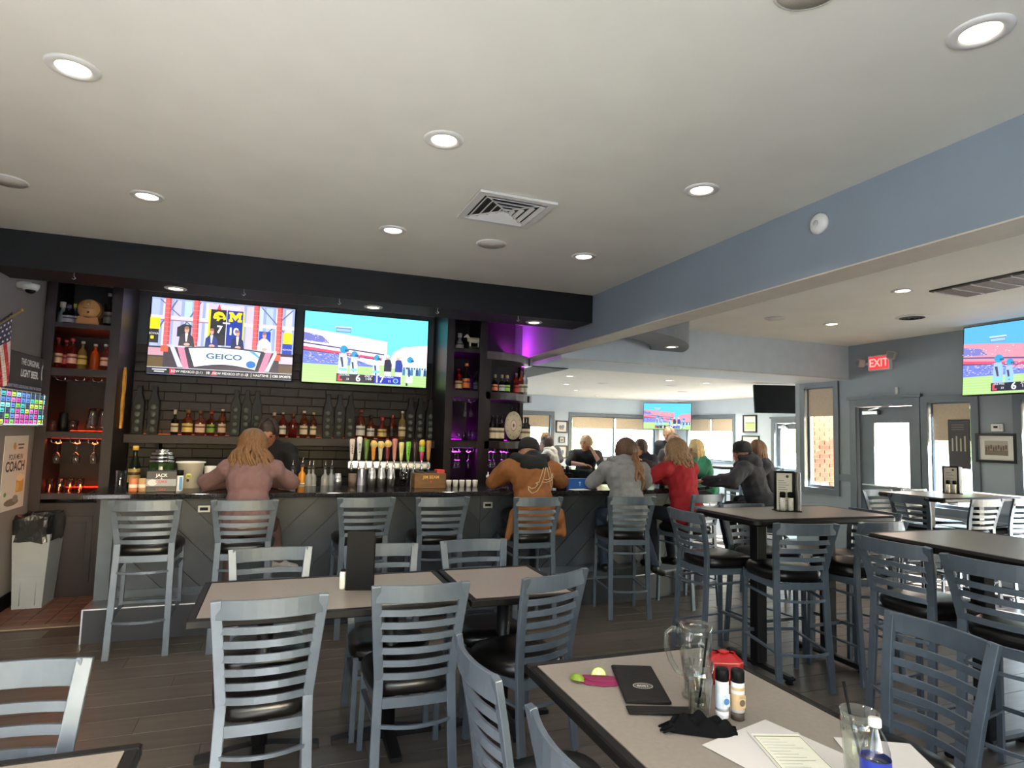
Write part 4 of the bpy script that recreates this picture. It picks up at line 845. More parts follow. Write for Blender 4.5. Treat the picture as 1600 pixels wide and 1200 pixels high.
# ================================================================== bottles, glasses and bar ware
def G(name, c, rough=0.08): return mat('glass_'+name, c, rough, var=0.05, trans=0.55, ior=1.35)
g_amber = G('amber', (132, 58, 26)); g_red = G('red', (132, 38, 30)); g_dark = G('dark', (30, 34, 30)); g_clear = G('clear', (205, 210, 212)); g_green = G('green', (52, 84, 44))
g_orange = G('orange', (220, 92, 30)); g_yellow = G('yellow', (176, 150, 90)); g_pink = G('pink', (150, 76, 62)); g_teal = G('teal', (40, 110, 104)); g_wine = G('wine', (34, 22, 26))
clear = thin_glass('clear_glass', (248, 250, 250), 0.3)
def label_mat(c): return mat('label_%d_%d_%d' % c, c, 0.55, var=0.06, scale=30)
PROF = {'bourbon': [(0.9, 0), (1, 0.02), (1, 0.55), (0.92, 0.62), (0.4, 0.70), (0.36, 0.74), (0.36, 0.86), (0.42, 0.87), (0.42, 0.90)],
        'tall': [(0.9, 0), (1, 0.02), (1, 0.60), (0.85, 0.68), (0.38, 0.76), (0.34, 0.80), (0.34, 0.92), (0.4, 0.93), (0.4, 0.95)],
        'squat': [(0.9, 0), (1, 0.03), (1, 0.50), (0.8, 0.60), (0.36, 0.66), (0.34, 0.70), (0.34, 0.80), (0.42, 0.81), (0.42, 0.84)],
        'wine': [(0.9, 0), (1, 0.02), (1, 0.58), (0.9, 0.66), (0.45, 0.76), (0.38, 0.80), (0.36, 0.95), (0.42, 0.95), (0.42, 0.97)],
        'decanter': [(0.8, 0), (1.0, 0.1), (1.0, 0.3), (0.75, 0.5), (0.36, 0.62), (0.34, 0.74), (0.46, 0.75), (0.46, 0.78)],
        'champ': [(0.9, 0), (1, 0.02), (1, 0.45), (0.9, 0.55), (0.5, 0.72), (0.4, 0.78), (0.38, 0.9), (0.44, 0.91), (0.44, 0.93)]}
def bottle(label, x, y, z, h, r, style, glass, lab, cap=(40, 36, 34), group=None, flat=1.0, name='liquor_bottle', lz=(0.12, 0.45), capball=False):
    t = thing(name, label, 'bottle', (x, y, z), random.uniform(-0.3, 0.3), group); pr = PROF[style]; M = Matrix.Diagonal((1, flat, 1, 1))
    MB().lathe([(a*r, b*h) for a, b in pr], 16, M=M).build('bottle_body', glass, t)
    e = pr[-1]
    c = MB()
    if capball: c.lathe([(e[0]*r*0.8, e[1]*h), (e[0]*r*0.8, e[1]*h+0.012)], 12).ball((0, 0, e[1]*h+0.025), 0.018)
    else: c.lathe([(e[0]*r*0.98, e[1]*h*0.965), (e[0]*r*1.1, e[1]*h*0.966), (e[0]*r*1.1, h), (e[0]*r*0.9, h*1.004)], 12)
    c.build('stopper', mat('cap_%d_%d_%d' % cap, cap, 0.4, var=0.1), t)
    if lab:
        pts = [(r*1.012, h*lz[0]), (r*1.012, h*lz[1])]
        if style == 'decanter': pts = [(r*1.02, h*0.12), (r*1.02, h*0.28)]
        MB().lathe(pts, 16, M=M, closed=False).build('label', label_mat(lab), t)
        MB().lathe([(r*1.02, h*(lz[0]*0.45+lz[1]*0.55)), (r*1.02, h*(lz[0]*0.25+lz[1]*0.75))], 16, M=M, closed=False).build('label_band', label_mat(tuple(max(0, v-110) for v in lab)), t)
    return t
# ---- middle liquor shelf
ZM = 1.475; YM = 7.33
LIQ = [(272, 0.235, 0.036, 'squat', g_dark, (214, 200, 170), (190, 180, 150), 'dark flat bottle with cream side label, leftmost on the liquor shelf'),
       (292, 0.24, 0.052, 'bourbon', g_amber, (226, 200, 120), (120, 90, 50), 'round amber bottle with wide yellow label, left group on the liquor shelf'),
       (312, 0.235, 0.048, 'bourbon', g_pink, (222, 190, 170), (90, 60, 40), 'amber bottle with pale oval label, middle of the left liquor group'),
       (329, 0.235, 0.042, 'bourbon', g_red, (120, 150, 60), (150, 50, 40), 'red-brown bottle with green lower label, left liquor group'),
       (346, 0.255, 0.038, 'tall', g_amber, (216, 190, 160), (205, 200, 190), 'slim amber bottle with silver stopper, right end of the left group'),
       (427, 0.24, 0.040, 'bourbon', g_amber, (222, 200, 150), (170, 160, 140), 'amber bottle with cream and gold label beside the raised arm'),
       (441, 0.245, 0.037, 'tall', g_red, (230, 222, 205), (180, 170, 150), 'bottle with tall white label, second in the middle liquor group'),
       (457, 0.235, 0.048, 'bourbon', g_red, None, (90, 50, 36), 'glowing red-orange bottle without a front label, middle group'),
       (474, 0.265, 0.042, 'tall', g_amber, (226, 210, 180), (220, 214, 200), 'bottle with L shaped cream label and pale stopper, middle group'),
       (489, 0.255, 0.034, 'tall', g_amber, (214, 196, 160), (200, 180, 120), 'slim bottle with tan label, right end of the middle group'),
       (563, 0.30, 0.050, 'tall', g_amber, (224, 222, 216), (110, 50, 40), 'large square bottle with white label behind the taps, left'),
       (579, 0.245, 0.042, 'bourbon', g_amber, (226, 224, 220), (30, 28, 28), 'bottle with black-edged white label behind the taps'),
       (597, 0.235, 0.052, 'squat', g_red, (222, 196, 130), (150, 40, 40), 'round red bottle with cream label behind the taps'),
       (613, 0.255, 0.040, 'bourbon', g_red, (40, 40, 44), (150, 60, 50), 'red bottle with dark label behind the taps'),
       (628, 0.30, 0.042, 'tall', g_yellow, (216, 196, 160), (220, 210, 190), 'tall pale bottle with beige label, right end behind the taps')]
for px, h, r, st, g, lab, cap, l in LIQ:
    p = at(px, 676, y=YM); bottle(l, p.x, YM, ZM, h*1.12, r, st, g, lab, cap, 'liquor bottles on the long shelf', flat=0.75)
# dark bottle-shaped racks holding bottle ends
m_rack = mat('rack_dark_blue', (13, 17, 21), 0.5, var=0.12, spec=0.3)
RK = [(216, 4, 'first rack from the left'), (240, 4, 'second rack from the left'), (368, 4, 'left of the three racks behind the blonde woman'), (385, 4, 'middle of the three racks behind the blonde woman'), (401, 3, 'right of the three racks behind the blonde woman'),
      (512, 4, 'first of three dark racks left of the tap handles'), (530, 4, 'second of three dark racks left of the tap handles'), (547, 3, 'third of three dark racks left of the tap handles'),
      (641, 4, 'first of four dark racks right of the tap handles'), (656, 4, 'second of four dark racks right of the tap handles'), (672, 4, 'third of four dark racks right of the tap handles'), (687, 4, 'fourth dark rack, against the right shelving')]
for px, n, l in RK:
    p = at(px, 650, y=7.42); t = thing('wine_rack', 'bottle shaped dark rack, '+l, 'wine rack', (p.x, 7.42, ZM), 0, 'bottle shaped racks on the liquor shelf')
    w = 0.052
    MB().prism([(-w, 0), (w, 0), (w, 0.33), (w*0.5, 0.42), (w*0.42, 0.50), (-w*0.42, 0.50), (-w*0.5, 0.42), (-w, 0.33)], -0.03, 0.03, Matrix.Rotation(R(90), 4, 'X')).build('rack_board', m_rack, t, bevel=0.004)
    for k in range(n):
        o = MB().lathe([(0.030, 0), (0.030, 0.02), (0.022, 0.026), (0.001, 0.027)], 14, M=Matrix.Translation((0, -0.03, 0.05+k*0.078)) @ Matrix.Rotation(R(90), 4, 'X')).build('bottle_end', mat('bottle_end_grey', (84, 92, 88), 0.3, var=0.35, scale=25), t)
# ---- left shelving contents
YS = 6.98
def lx(px, py, y=YS): return at(px, py, y=y).x
for px, h, r, st, g, lab, cap, l in ((97, 0.22, 0.05, 'decanter', g_clear, None, (190, 184, 170), 'round clear decanter, top left of the left shelving'), (106, 0.2, 0.055, 'squat', g_dark, (180, 176, 190), (96, 80, 120), 'dark bottle with white tag, top shelf left'), (113, 0.22, 0.035, 'squat', G('blueb', (60, 74, 120)), (200, 196, 190), (190, 180, 60), 'blue based bottle with yellow top, top shelf left')):
    bottle(l, lx(px, 500), YS+(0.06 if px == 113 else 0), 2.50, h, r, st, g, lab, cap, 'bottles on the left shelving')
bottle('dark ornate bottle with ringed neck beside the small barrel', lx(169, 505), YS, 2.50, 0.34, 0.042, 'tall', g_dark, (90, 92, 84), (150, 146, 136), 'bottles on the left shelving')
t = thing('small_barrel', 'small wooden cask on a stand, top of the left shelving', 'barrel', (lx(141, 500), YS, 2.50))
M = Matrix.Translation((0, -0.09, 0.16)) @ Matrix.Rotation(R(-90), 4, 'X')
MB().lathe([(0.088, 0), (0.1, 0.05), (0.104, 0.1), (0.1, 0.15), (0.088, 0.2)], 24, M=M).build('barrel_body', mat('cask_wood', (196, 142, 82), 0.5, var=0.2, scale=6, stretch=(1, 6, 1)), t)
for d in (0.012, 0.055, 0.145, 0.188): MB().lathe([(0.094+0.011*math.sin(math.pi*d/0.2), d-0.006), (0.096+0.011*math.sin(math.pi*d/0.2), d-0.006), (0.096+0.011*math.sin(math.pi*d/0.2), d+0.006)], 24, M=M, closed=False).build('hoop', m_blkm, t)
pr = Print(0.12, 0.12); pr.ell(0.5, 0.88, 0.07, 0.07, (70, 48, 30)); pr.rect(0.12, 0.52, 0.88, 0.60, (84, 56, 34)); pr.ell(0.5, 0.24, 0.09, 0.09, (70, 48, 30)); pr.build('burned_mark', attr_mat('print', rough=0.35), t, (0, -0.0912, 0.16))
MB().prism([(-0.1, 0), (0.1, 0), (0.08, 0.085), (-0.08, 0.085)], -0.07, 0.09, Matrix.Rotation(R(90), 4, 'X')).build('stand', mat('stand_wood', (188, 128, 74), 0.5, var=0.15), t)
for i, (px, g, lab, cap, h, l) in enumerate(((88, g_red, (225, 190, 160), (150, 30, 40), 0.30, 'red bottle with teal base, far left'), (97, g_red, (160, 40, 44), (150, 30, 40), 0.29, 'plain red bottle behind two others'), (111, g_red, (230, 180, 170), (200, 40, 50), 0.30, 'bright red bottle with white label'),
        (127, g_yellow, (210, 180, 90), (220, 214, 200), 0.28, 'pale yellow bottle with green mark'), (147, g_orange, None, (230, 220, 200), 0.26, 'glowing orange bottle'), (163, g_pink, (240, 190, 170), (230, 225, 215), 0.265, 'pink bottle with black and white label'))):
    bottle(l+' on the second shelf of the left shelving', lx(px, 576), YS+(0.07 if px == 97 else 0), 2.075, h, 0.04, 'tall', g, lab, cap, 'coloured bottles on the second left shelf', lz=(0.2, 0.5))
def hanger(parent_z, xs, y0, label, group):
    for i, x in enumerate(xs):
        t = thing('glass_hanger', label+', '+['left', 'middle', 'right'][i if len(xs) > 2 else i*2]+' one', 'glass rack', (x, y0, parent_z), 0, group)
        for s in (-0.035, 0.035): MB().tube([(s, 0, 0), (s, 0, -0.035), (s*0.55, 0, -0.04)], 0.003, 6).build('wire_hook', m_chrome, t); MB().tube([(s*0.55, 0, -0.04), (s*0.55, 0.3, -0.04)], 0.003, 6).build('wire_rail', m_chrome, t)
hanger(2.005, (-1.93, -1.78, -1.64), 6.80, 'empty wire glass hanger under the second left shelf', 'wire glass hangers')
hanger(1.428, (-1.93, -1.78, -1.64), 6.80, 'wire glass hanger over the lowest left bay', 'wire glass hangers')
hanger(1.975, (1.86, 2.03), 6.80, 'wire glass hanger in the right shelving, upper', 'wire glass hangers')
hanger(1.405, (1.86, 2.03), 6.80, 'wire glass hanger in the right shelving, lower', 'wire glass hangers')
hanger(1.405, (2.32, 2.48), 6.90, 'wire glass hanger in the rounded shelving', 'wire glass hangers')
def stemware(x, y, ztop, label, group, k=1.0):
    t = thing('wine_glass', label, 'glass', (x, y, ztop), 0, group)
    MB().lathe([(0.001, 0), (0.034*k, -0.002), (0.033*k, -0.005), (0.004, -0.012)], 16, closed=False).build('foot', clear, t)
    MB().lathe([(0.004, -0.012), (0.0035, -0.085*k)], 8, closed=False).build('stem', clear, t)
    MB().lathe([(0.0035, -0.085*k), (0.022*k, -0.10*k), (0.037*k, -0.135*k), (0.036*k, -0.165*k), (0.03*k, -0.19*k)], 16, closed=False).build('bowl', clear, t)
for i, x in enumerate((-1.93, -1.78, -1.64)): stemware(x, 6.87, 1.384, 'stem glass hanging upside down in the left shelving, '+('left', 'middle', 'right')[i], 'hanging stem glasses')
for i, x in enumerate((1.87, 1.93, 2.03)): stemware(x, 6.87+0.08*(i == 1), 1.361, 'stem glass hanging in the purple bay of the right shelving, '+('left', 'middle', 'right')[i], 'hanging stem glasses')
for i, x in enumerate((1.98, 2.05)): stemware(x, 6.9, 1.931, 'stem glass on the upper hanger of the right shelving, '+('left', 'right')[i], 'hanging stem glasses', 0.9)
for i, x in enumerate((2.31, 2.36, 2.47, 2.53)): stemware(x, 6.98, 1.361, 'stem glass hanging in the rounded shelving, '+('first', 'second', 'third', 'fourth')[i]+' from left', 'hanging stem glasses')
def tumbler(x, y, z, r, h, label, group, m=None, name='tumbler'):
    t = tag(MB().lathe([(0.001, 0.004), (r*0.85, 0.004), (r*0.86, 0), (r*0.9, 0), (r, h), (r*0.95, h), (r*0.84, 0.01), (0.001, 0.01)], 18, closed=False).build(name, m or clear, None, (x, y, z)), label, 'glass', group); return t
for i, px in enumerate((77, 92, 108, 124)): tumbler(lx(px, 770, 6.9), 6.9, 0.925, 0.036, 0.13, 'upturned pint glass on the lowest left shelf, '+('first', 'second', 'third', 'fourth')[i]+' from left', 'pint glasses at the left')
for px, m, l in ((82, None, 'short glass jar on the third left shelf'), (113, None, 'glass jar with red rim light on the third left shelf')): tumbler(lx(px, 674), YS, 1.488, 0.05, 0.11, l, 'jars on the left shelving')
tag(MB().lathe([(0.035, 0), (0.04, 0.05), (0.036, 0.17), (0.03, 0.18)], 16).build('shaker_cup', m_blk, None, (lx(98, 674), YS, 1.488)), 'black shaker cup between the two glass jars', 'shaker')
for px, l in ((143, 'glass carafe on the third left shelf, front one'), (153, 'glass carafe on the third left shelf, right one')):
    tag(MB().lathe([(0.001, 0.003), (0.055, 0.0), (0.06, 0.05), (0.045, 0.13), (0.032, 0.18), (0.04, 0.225), (0.037, 0.225), (0.03, 0.18), (0.055, 0.05), (0.001, 0.01)], 18, closed=False).build('carafe', clear, None, (lx(px, 674), YS+0.12*(px > 150), 1.488)), l, 'carafe', 'carafes on the left shelving')
t = tag(MB().prism([(-0.02, 0), (0.03, 0), (0.028, 0.12), (0.045, 0.2), (0.03, 0.27), (0.025, 0.32), (0.045, 0.4), (0.045, 0.5), (0.02, 0.58), (0.0, 0.6), (-0.02, 0.56), (-0.03, 0.45), (-0.01, 0.36), (-0.03, 0.28), (-0.03, 0.18), (-0.015, 0.1)], 0, 0.02, Matrix.Rotation(R(90), 4, 'Z') @ Matrix.Rotation(R(90), 4, 'X')).build('wood_carving', mat('yellow_wood', (206, 150, 56), 0.5, var=0.25, scale=8), None, (ULX1+0.002, 7.02, 1.53)), 'yellow carved wooden ornament on the side of the left shelving', 'ornament')
# ---- right shelving contents
rx = lambda px, py, y=YS: at(px, py, y=y).x
bottle('patterned tequila bottle, top of the right shelving', rx(718, 545), YS, 2.54, 0.2, 0.05, 'decanter', g_clear, (150, 140, 120), (190, 186, 170), 'bottles on the right shelving')
t = thing('horse_figurine', 'cream horse figurine on a green base, top of the right shelving', 'figurine', (rx(740, 548), YS, 2.54))
MB().box((-0.07, -0.04, 0), (0.07, 0.04, 0.05), ch=0.006).build('base', g_green, t)
hb = MB(); hb.caps((-0.05, 0, 0.13), (0.05, 0, 0.13), 0.032, 0.034); hb.caps((-0.055, 0, 0.14), (-0.085, 0, 0.175), 0.02, 0.016); hb.caps((-0.085, 0, 0.18), (-0.115, 0, 0.16), 0.016, 0.01); hb.caps((0.08, 0, 0.14), (0.09, 0, 0.08), 0.008, 0.006)
for x, y in ((-0.05, -0.015), (-0.04, 0.015), (0.05, -0.015), (0.06, 0.015)): hb.caps((x, y, 0.12), (x, y, 0.05), 0.013, 0.009)
hb.build('horse', mat('cream_figure', (205, 190, 160), 0.5), t)
tumbler(rx(757, 548), YS, 2.54, 0.022, 0.05, 'small purple lit votive glass beside the horse figurine', None, thin_glass('violet_glass', (200, 60, 220), 0.3), 'votive_glass')
for px, g, lab, cap, h, r, l in ((716, g_red, (220, 196, 150), (180, 40, 60), 0.26, 0.045, 'red wax topped bottle with cream label, left on the second shelf of the right shelving'), (728, g_dark, (230, 130, 60), (220, 120, 60), 0.33, 0.045, 'tall orange labelled sparkling bottle on the second shelf of the right shelving'),
        (738, G('violet', (110, 40, 140)), None, (60, 50, 70), 0.2, 0.03, 'small violet bottle behind the orange one'), (744, g_dark, (60, 60, 64), (40, 40, 44), 0.24, 0.04, 'dark square bottle on the second shelf of the right shelving')):
    bottle(l, rx(px, 610), YS+(0.08 if px == 738 else 0), 2.06, h, r, 'champ' if px == 728 else 'tall', g, lab, cap, 'bottles on the right shelving')
for i, (px, c, l) in enumerate(((773, (226, 128, 84), 'orange labelled small bottle, rounded shelving upper shelf'), (784, (226, 224, 214), 'white labelled small bottle, rounded shelving upper shelf'), (792, (150, 190, 80), 'green labelled small bottle, rounded shelving upper shelf'))):
    bottle(l, rx(px, 608), YS, 2.06, 0.22, 0.036, 'squat', g_dark, c, (180, 160, 120), 'bottles on the rounded shelving')
for px, g, lab, h, l in ((806, g_red, (206, 60, 50), 0.27, 'slim red bottle at the right of the rounded upper shelf'), (814, g_red, (206, 196, 170), 0.3, 'red bottle with cream band at the right of the rounded upper shelf'), (820, g_clear, (214, 205, 180), 0.31, 'tall cream labelled bottle at the end of the rounded upper shelf')):
    bottle(l, at(px, 612, y=7.16).x, 7.16, 2.06, h, 0.034, 'tall', g, lab, (150, 130, 120), 'bottles on the rounded shelving')
for i, px in enumerate((768, 775, 783, 815, 820, 824)):
    yy = 7.02 if px < 800 else 7.25
    bottle('dark wine bottle with cream label on the rounded shelf, '+('first', 'second', 'third', 'fourth', 'fifth', 'sixth')[i]+' from left', at(px, 688, y=yy).x, yy, 1.49, 0.30, 0.036, 'wine', g_wine, (222, 212, 186), (30, 26, 28), 'wine bottles on the rounded shelving', name='wine_bottle', lz=(0.1, 0.52))
t = thing('wall_plaque', 'oval cream plaque with black numerals standing among the wine bottles', 'plaque', (at(802, 662, y=7.0).x, 7.0, 1.49))
MB().lathe([(0.001, -0.012), (0.5, -0.012), (0.5, 0.012), (0.001, 0.012)], 28, M=Matrix.Translation((0, 0, 0.19)) @ Matrix.Diagonal((0.21, 1, 0.34, 1)) @ Matrix.Rotation(R(90), 4, 'X')).build('face', mat('cream_face', (216, 208, 184), 0.4), t)
pr = Print(0.2, 0.32); pr.ell(0.5, 0.5, 0.2, 0.22, (190, 150, 130)); pr.ell(0.5, 0.5, 0.16, 0.18, (222, 214, 196)); pr.ell(0.5, 0.5, 0.06, 0.07, (120, 60, 60))
for i in range(12): a_ = i*math.pi/6; pr.ell(0.5+0.42*math.sin(a_), 0.5+0.42*math.cos(a_), 0.02, 0.025, (60, 50, 44), 8)
pr.build('dial', attr_mat('print'), t, (0, -0.0125, 0.19))
for s in (-0.03, 0.03): MB().tube([(s, 0, 0.35), (s*1.2, 0, 0.39), (s*0.6, 0, 0.41)], 0.012).build('finial', m_blk, t)
for i, px in enumerate((716, 724, 732, 738, 745)): tumbler(rx(px, 687, 6.95), 6.95, 1.49, 0.028, 0.085 if i < 2 else 0.12, 'glass on the third shelf of the right shelving, '+('first', 'second', 'third', 'fourth', 'fifth')[i]+' from left', 'glasses in the right shelving')
# ---- on the bar counter
ZB = 1.07
def bx(px, y): return at(px, 760, y=y).x
bottle('green champagne bottle with gold foil neck at the left end of the bar', bx(208, 5.78), 5.78, ZB, 0.33, 0.044, 'champ', G('deep_green', (20, 34, 18)), (150, 130, 80), (196, 160, 60), None, name='champagne_bottle')
for px, c, l in ((208, (196, 120, 84), 'small can with orange and white label at the bar corner'), (223, (186, 150, 112), 'tan tumbler beside the orange labelled can')):
    t = thing('cocktail_can', l, 'can', (bx(px, 5.42), 5.42, ZB))
    MB().lathe([(0.026, 0), (0.03, 0.006), (0.03, 0.09), (0.027, 0.097), (0.001, 0.097)], 18).build('can_body', label_mat(c), t)
    MB().lathe([(0.0305, 0.03), (0.0305, 0.055)], 18, closed=False).build('label', label_mat((222, 214, 200)), t)
t = thing('mini_keg', 'green mini keg with chrome collar behind the drink box', 'keg', (bx(250, 5.70), 5.70, ZB))
MB().lathe([(0.085, 0), (0.09, 0.02), (0.09, 0.19), (0.085, 0.21)], 24).build('keg_body', g_green, t)
for z, r in ((0.215, 0.09), (0.245, 0.088), (0.275, 0.08)): MB().lathe([(r*0.9, z-0.012), (r, z-0.006), (r, z+0.006), (r*0.9, z+0.012)], 24).build('chrome_ring', m_chrome, t)
MB().lathe([(0.05, 0.285), (0.05, 0.305), (0.001, 0.31)], 20).build('lid', m_chrome, t)
MB().lathe([(0.0915, 0.09), (0.0915, 0.105)], 24, closed=False).build('red_band', label_mat((170, 50, 40)), t)
t = thing('drink_box', 'black and silver canned cocktail box with white lettering on the bar', 'box', (bx(253, 5.44), 5.44, ZB), R(4))
MB().box((-0.1, -0.07, 0), (0.1, 0.07, 0.155), ch=0.003).build('carton', mat('carton_black', (32, 33, 38), 0.45), t)
pr = Print(0.198, 0.153); pr.rect(0, 0.28, 1, 0.62, (150, 158, 170)); pr.ell(0.2, 0.45, 0.16, 0.16, (205, 210, 216)); pr.text('JACK', 0.5, 0.80, 0.16, (236, 236, 236), 0.02); pr.text('&', 0.5, 0.66, 0.09, (236, 236, 236)); pr.text('COKE', 0.5, 0.48, 0.14, (206, 40, 44), 0.02); pr.text('COKE', 0.5, 0.12, 0.12, (180, 40, 44))
pr.build('front_print', attr_mat('print'), t, (0, -0.0705, 0.0775))
t = thing('energy_can', 'slim white and blue can with black cap on the bar', 'can', (bx(280, 5.42), 5.42, ZB))
MB().lathe([(0.024, 0), (0.026, 0.005), (0.026, 0.12)], 16).build('can_body', label_mat((224, 226, 228)), t); MB().lathe([(0.0255, 0.12), (0.025, 0.16), (0.001, 0.162)], 16).build('cap', m_blk, t); MB().box((0.002, -0.0275, 0.01), (0.02, -0.02, 0.11)).build('blue_stripe', label_mat((70, 140, 200)), t)
t = thing('ice_bucket', 'white plastic bucket with a small lemon sticker on the bar', 'bucket', (bx(296, 5.74), 5.74, ZB))
MB().lathe([(0.001, 0.004), (0.085, 0.0), (0.1, 0.2), (0.112, 0.2), (0.112, 0.21), (0.096, 0.21), (0.08, 0.01), (0.001, 0.008)], 24, closed=False).build('bucket_body', m_white, t)
pr = Print(0.05, 0.07); pr.ell(0.5, 0.7, 0.45, 0.3, (206, 206, 120)); pr.rect(0.2, 0.55, 0.8, 0.8, (120, 140, 60)); pr.ell(0.42, 0.2, 0.2, 0.18, (50, 30, 30)); pr.build('sticker', attr_mat('print'), t, (0, -0.0945, 0.085))
for px, y, z0, h, l in ((314, 5.80, 0, 0.10, 'stack of white cups beside the bucket, lower front one'), (327, 5.82, 0, 0.17, 'wide white cup behind the woman in mauve')):
    tag(MB().lathe([(0.001, 0), (0.036, 0), (0.048, h), (0.044, h), (0.033, 0.006), (0.001, 0.006)], 20, closed=False).build('paper_cup', m_white, None, (bx(px, y), y, ZB)), l, 'cup', 'white cups on the bar')
tumbler(bx(188, 5.8), 5.8, ZB, 0.04, 0.13, 'clear pint glass at the far left of the bar', None)
for i, (px, g, l, w) in enumerate(((457, g_clear, 'clear pour bottle with white label by the bartender', (220, 214, 190)), (472, mat('orange_juice', (226, 150, 40), 0.25, var=0.05), 'orange juice bottle with chrome pourer', (240, 220, 190)), (483, g_clear, 'clear pour bottle right of the orange juice', (200, 190, 120)), (489, g_clear, 'second clear pour bottle right of the orange juice', (190, 190, 180)), (508, g_clear, 'clear pour bottle before the left shaker', None), (518, g_clear, 'slim pour bottle left of the taps', None))):
    y = 5.95+0.03*(i % 2); t = bottle(l, at(px, 740, y=y).x, y, 0.98 if i != 1 else 1.0, 0.25, 0.034, 'tall', g, w, (60, 60, 60), 'pour bottles in the speed rail', lz=(0.15, 0.35))
    MB().tube([(0, 0, 0.25), (0, 0, 0.275), (0.004, 0, 0.31)], [0.008, 0.006, 0.004], 8).build('pourer', m_chrome, t)
sr = thing('speed_rail', 'stainless bottle rail on the inner side of the bar', 'bottle rail', (0, 0, 0)); MB().box((0.0, 5.89, 0.84), (0.95, 6.02, 0.98)).build('rail_tray', m_steel, sr)
for px, y, h, r, l in ((527, 5.62, 0.125, 0.034, 'polished steel shaker left of the taps'), (580, 5.70, 0.17, 0.038, 'tall polished shaker, left of the three before the taps'), (595, 5.70, 0.17, 0.038, 'tall polished shaker, middle of the three before the taps'), (610, 5.70, 0.17, 0.038, 'tall polished shaker, right of the three before the taps')):
    t = thing('cocktail_shaker', l, 'shaker', (at(px, 765, y=y).x, y, ZB), 0, 'steel shakers on the bar')
    MB().lathe([(r*0.75, 0), (r*0.98, h*0.48), (r*0.98, h*0.5)], 20).build('lower_tin', m_steel, t); MB().lathe([(r, h*0.47), (r, h*0.52), (r*0.72, h), (0.001, h)], 20, closed=False).build('upper_tin', m_steel, t)
t = thing('utensil_cup', 'clear cup of straws and bar tools beside the taps', 'cup', (at(630, 762, y=5.8).x, 5.8, ZB))
MB().lathe([(0.001, 0.004), (0.034, 0), (0.042, 0.13), (0.039, 0.13), (0.031, 0.006)], 18, closed=False).build('cup_body', thin_glass('grey_glass', (150, 154, 156), 0.3), t)
for i in range(7): MB().tube([(0.01*math.cos(i), 0.01*math.sin(i), 0.01), (0.028*math.cos(i*1.7), 0.028*math.sin(i*1.7), 0.17+0.015*(i % 3))], 0.003, 6).build('bar_tool', m_steel if i % 2 else m_blk, t)
t = thing('cup_stack', 'short stack of brown and grey plastic cups left of the tall shakers', 'cups', (at(550, 760, y=5.82).x, 5.82, ZB)); 
for i in range(3): MB().lathe([(0.03, i*0.02), (0.038, i*0.02+0.07), (0.036, i*0.02+0.07), (0.028, i*0.02+0.003)], 18).build('cup', mat('brown_cup', (104, 88, 80), 0.4), t)
t = thing('napkin_caddy', 'brown wooden bar caddy with whiskey lettering', 'caddy', (at(669, 762, y=5.60).x, 5.60, ZB), R(2))
MB().box((-0.145, -0.07, 0), (0.145, 0.07, 0.135), ch=0.004).build('caddy_box', mat('caddy_brown', (112, 80, 48), 0.4, var=0.15, scale=8, stretch=(1, 1, 5)), t)
pr = Print(0.29, 0.135); pr.text('JIM BEAM', 0.52, 0.74, 0.2, (216, 170, 90), 0.02); pr.ell(0.52, 0.45, 0.035, 0.07, (190, 60, 40)); pr.build('lettering', attr_mat('print'), t, (0, -0.0705, 0.0675))
for x, c in ((-0.09, (36, 40, 46)), (0.02, (40, 44, 50)), (0.10, (206, 70, 66))): MB().box((x-0.035, -0.05, 0.135), (x+0.035, 0.05, 0.165 if c[0] > 100 else 0.15)).build('napkins', label_mat(c), t)
for i in range(5):
    tag(MB().lathe([(0.001, 0), (0.020, 0), (0.026, 0.045), (0.026, 0.06), (0.022, 0.06), (0.001, 0.05)], 14, closed=False).build('sauce_cup', m_white, None, (at(701+i*10.3, 759, y=5.72).x, 5.72, ZB)), 'small white cup in the row on the bar, '+('first', 'second', 'third', 'fourth', 'fifth')[i]+' from left', 'cup', 'row of white cups on the bar')
for i, px in enumerate((762, 770)):
    t = thing('sauce_bottle', 'small clear bottle with white nozzle by the tan sleeve, '+('left', 'right')[i], 'bottle', (at(px, 762, y=5.66).x, 5.66, ZB), 0, 'white nozzle bottles on the bar')
    MB().lathe([(0.017, 0), (0.018, 0.08), (0.016, 0.09)], 14).build('bottle_body', clear, t); MB().lathe([(0.019, 0.09), (0.019, 0.105), (0.006, 0.118), (0.004, 0.14), (0.001, 0.141)], 14).build('nozzle', m_white, t)
# ---- beer tap tower
t = thing('tap_tower', 'long chrome beer tap tower with twelve coloured handles', 'beer taps', (at(608, 728, y=6.0).x, 6.0, 0.84))
L_ = 0.78; zt = at(608, 727, y=6.0).z-0.84
MB().box((-L_/2, -0.04, zt-0.035), (L_/2, 0.04, zt+0.035), ch=0.012).build('manifold', m_steel, t)
for x in (-0.25, 0.25): MB().lathe([(0.06, 0), (0.045, 0.02), (0.04, zt-0.035)], 18, o=(x, 0, 0)).build('column', m_steel, t)
HD = [((222, 208, 200), 0.19, 0), ((228, 228, 230), 0.21, 0), ((86, 120, 40), 0.19, 0), ((230, 150, 50), 0.18, 1), ((224, 218, 190), 0.175, 1), ((120, 30, 44), 0.19, 1), ((196, 130, 120), 0.20, 0), ((226, 214, 140), 0.17, 0), ((120, 196, 60), 0.175, 0), ((58, 34, 32), 0.17, 0), ((200, 60, 110), 0.16, 2), ((168, 120, 54), 0.19, 0)]
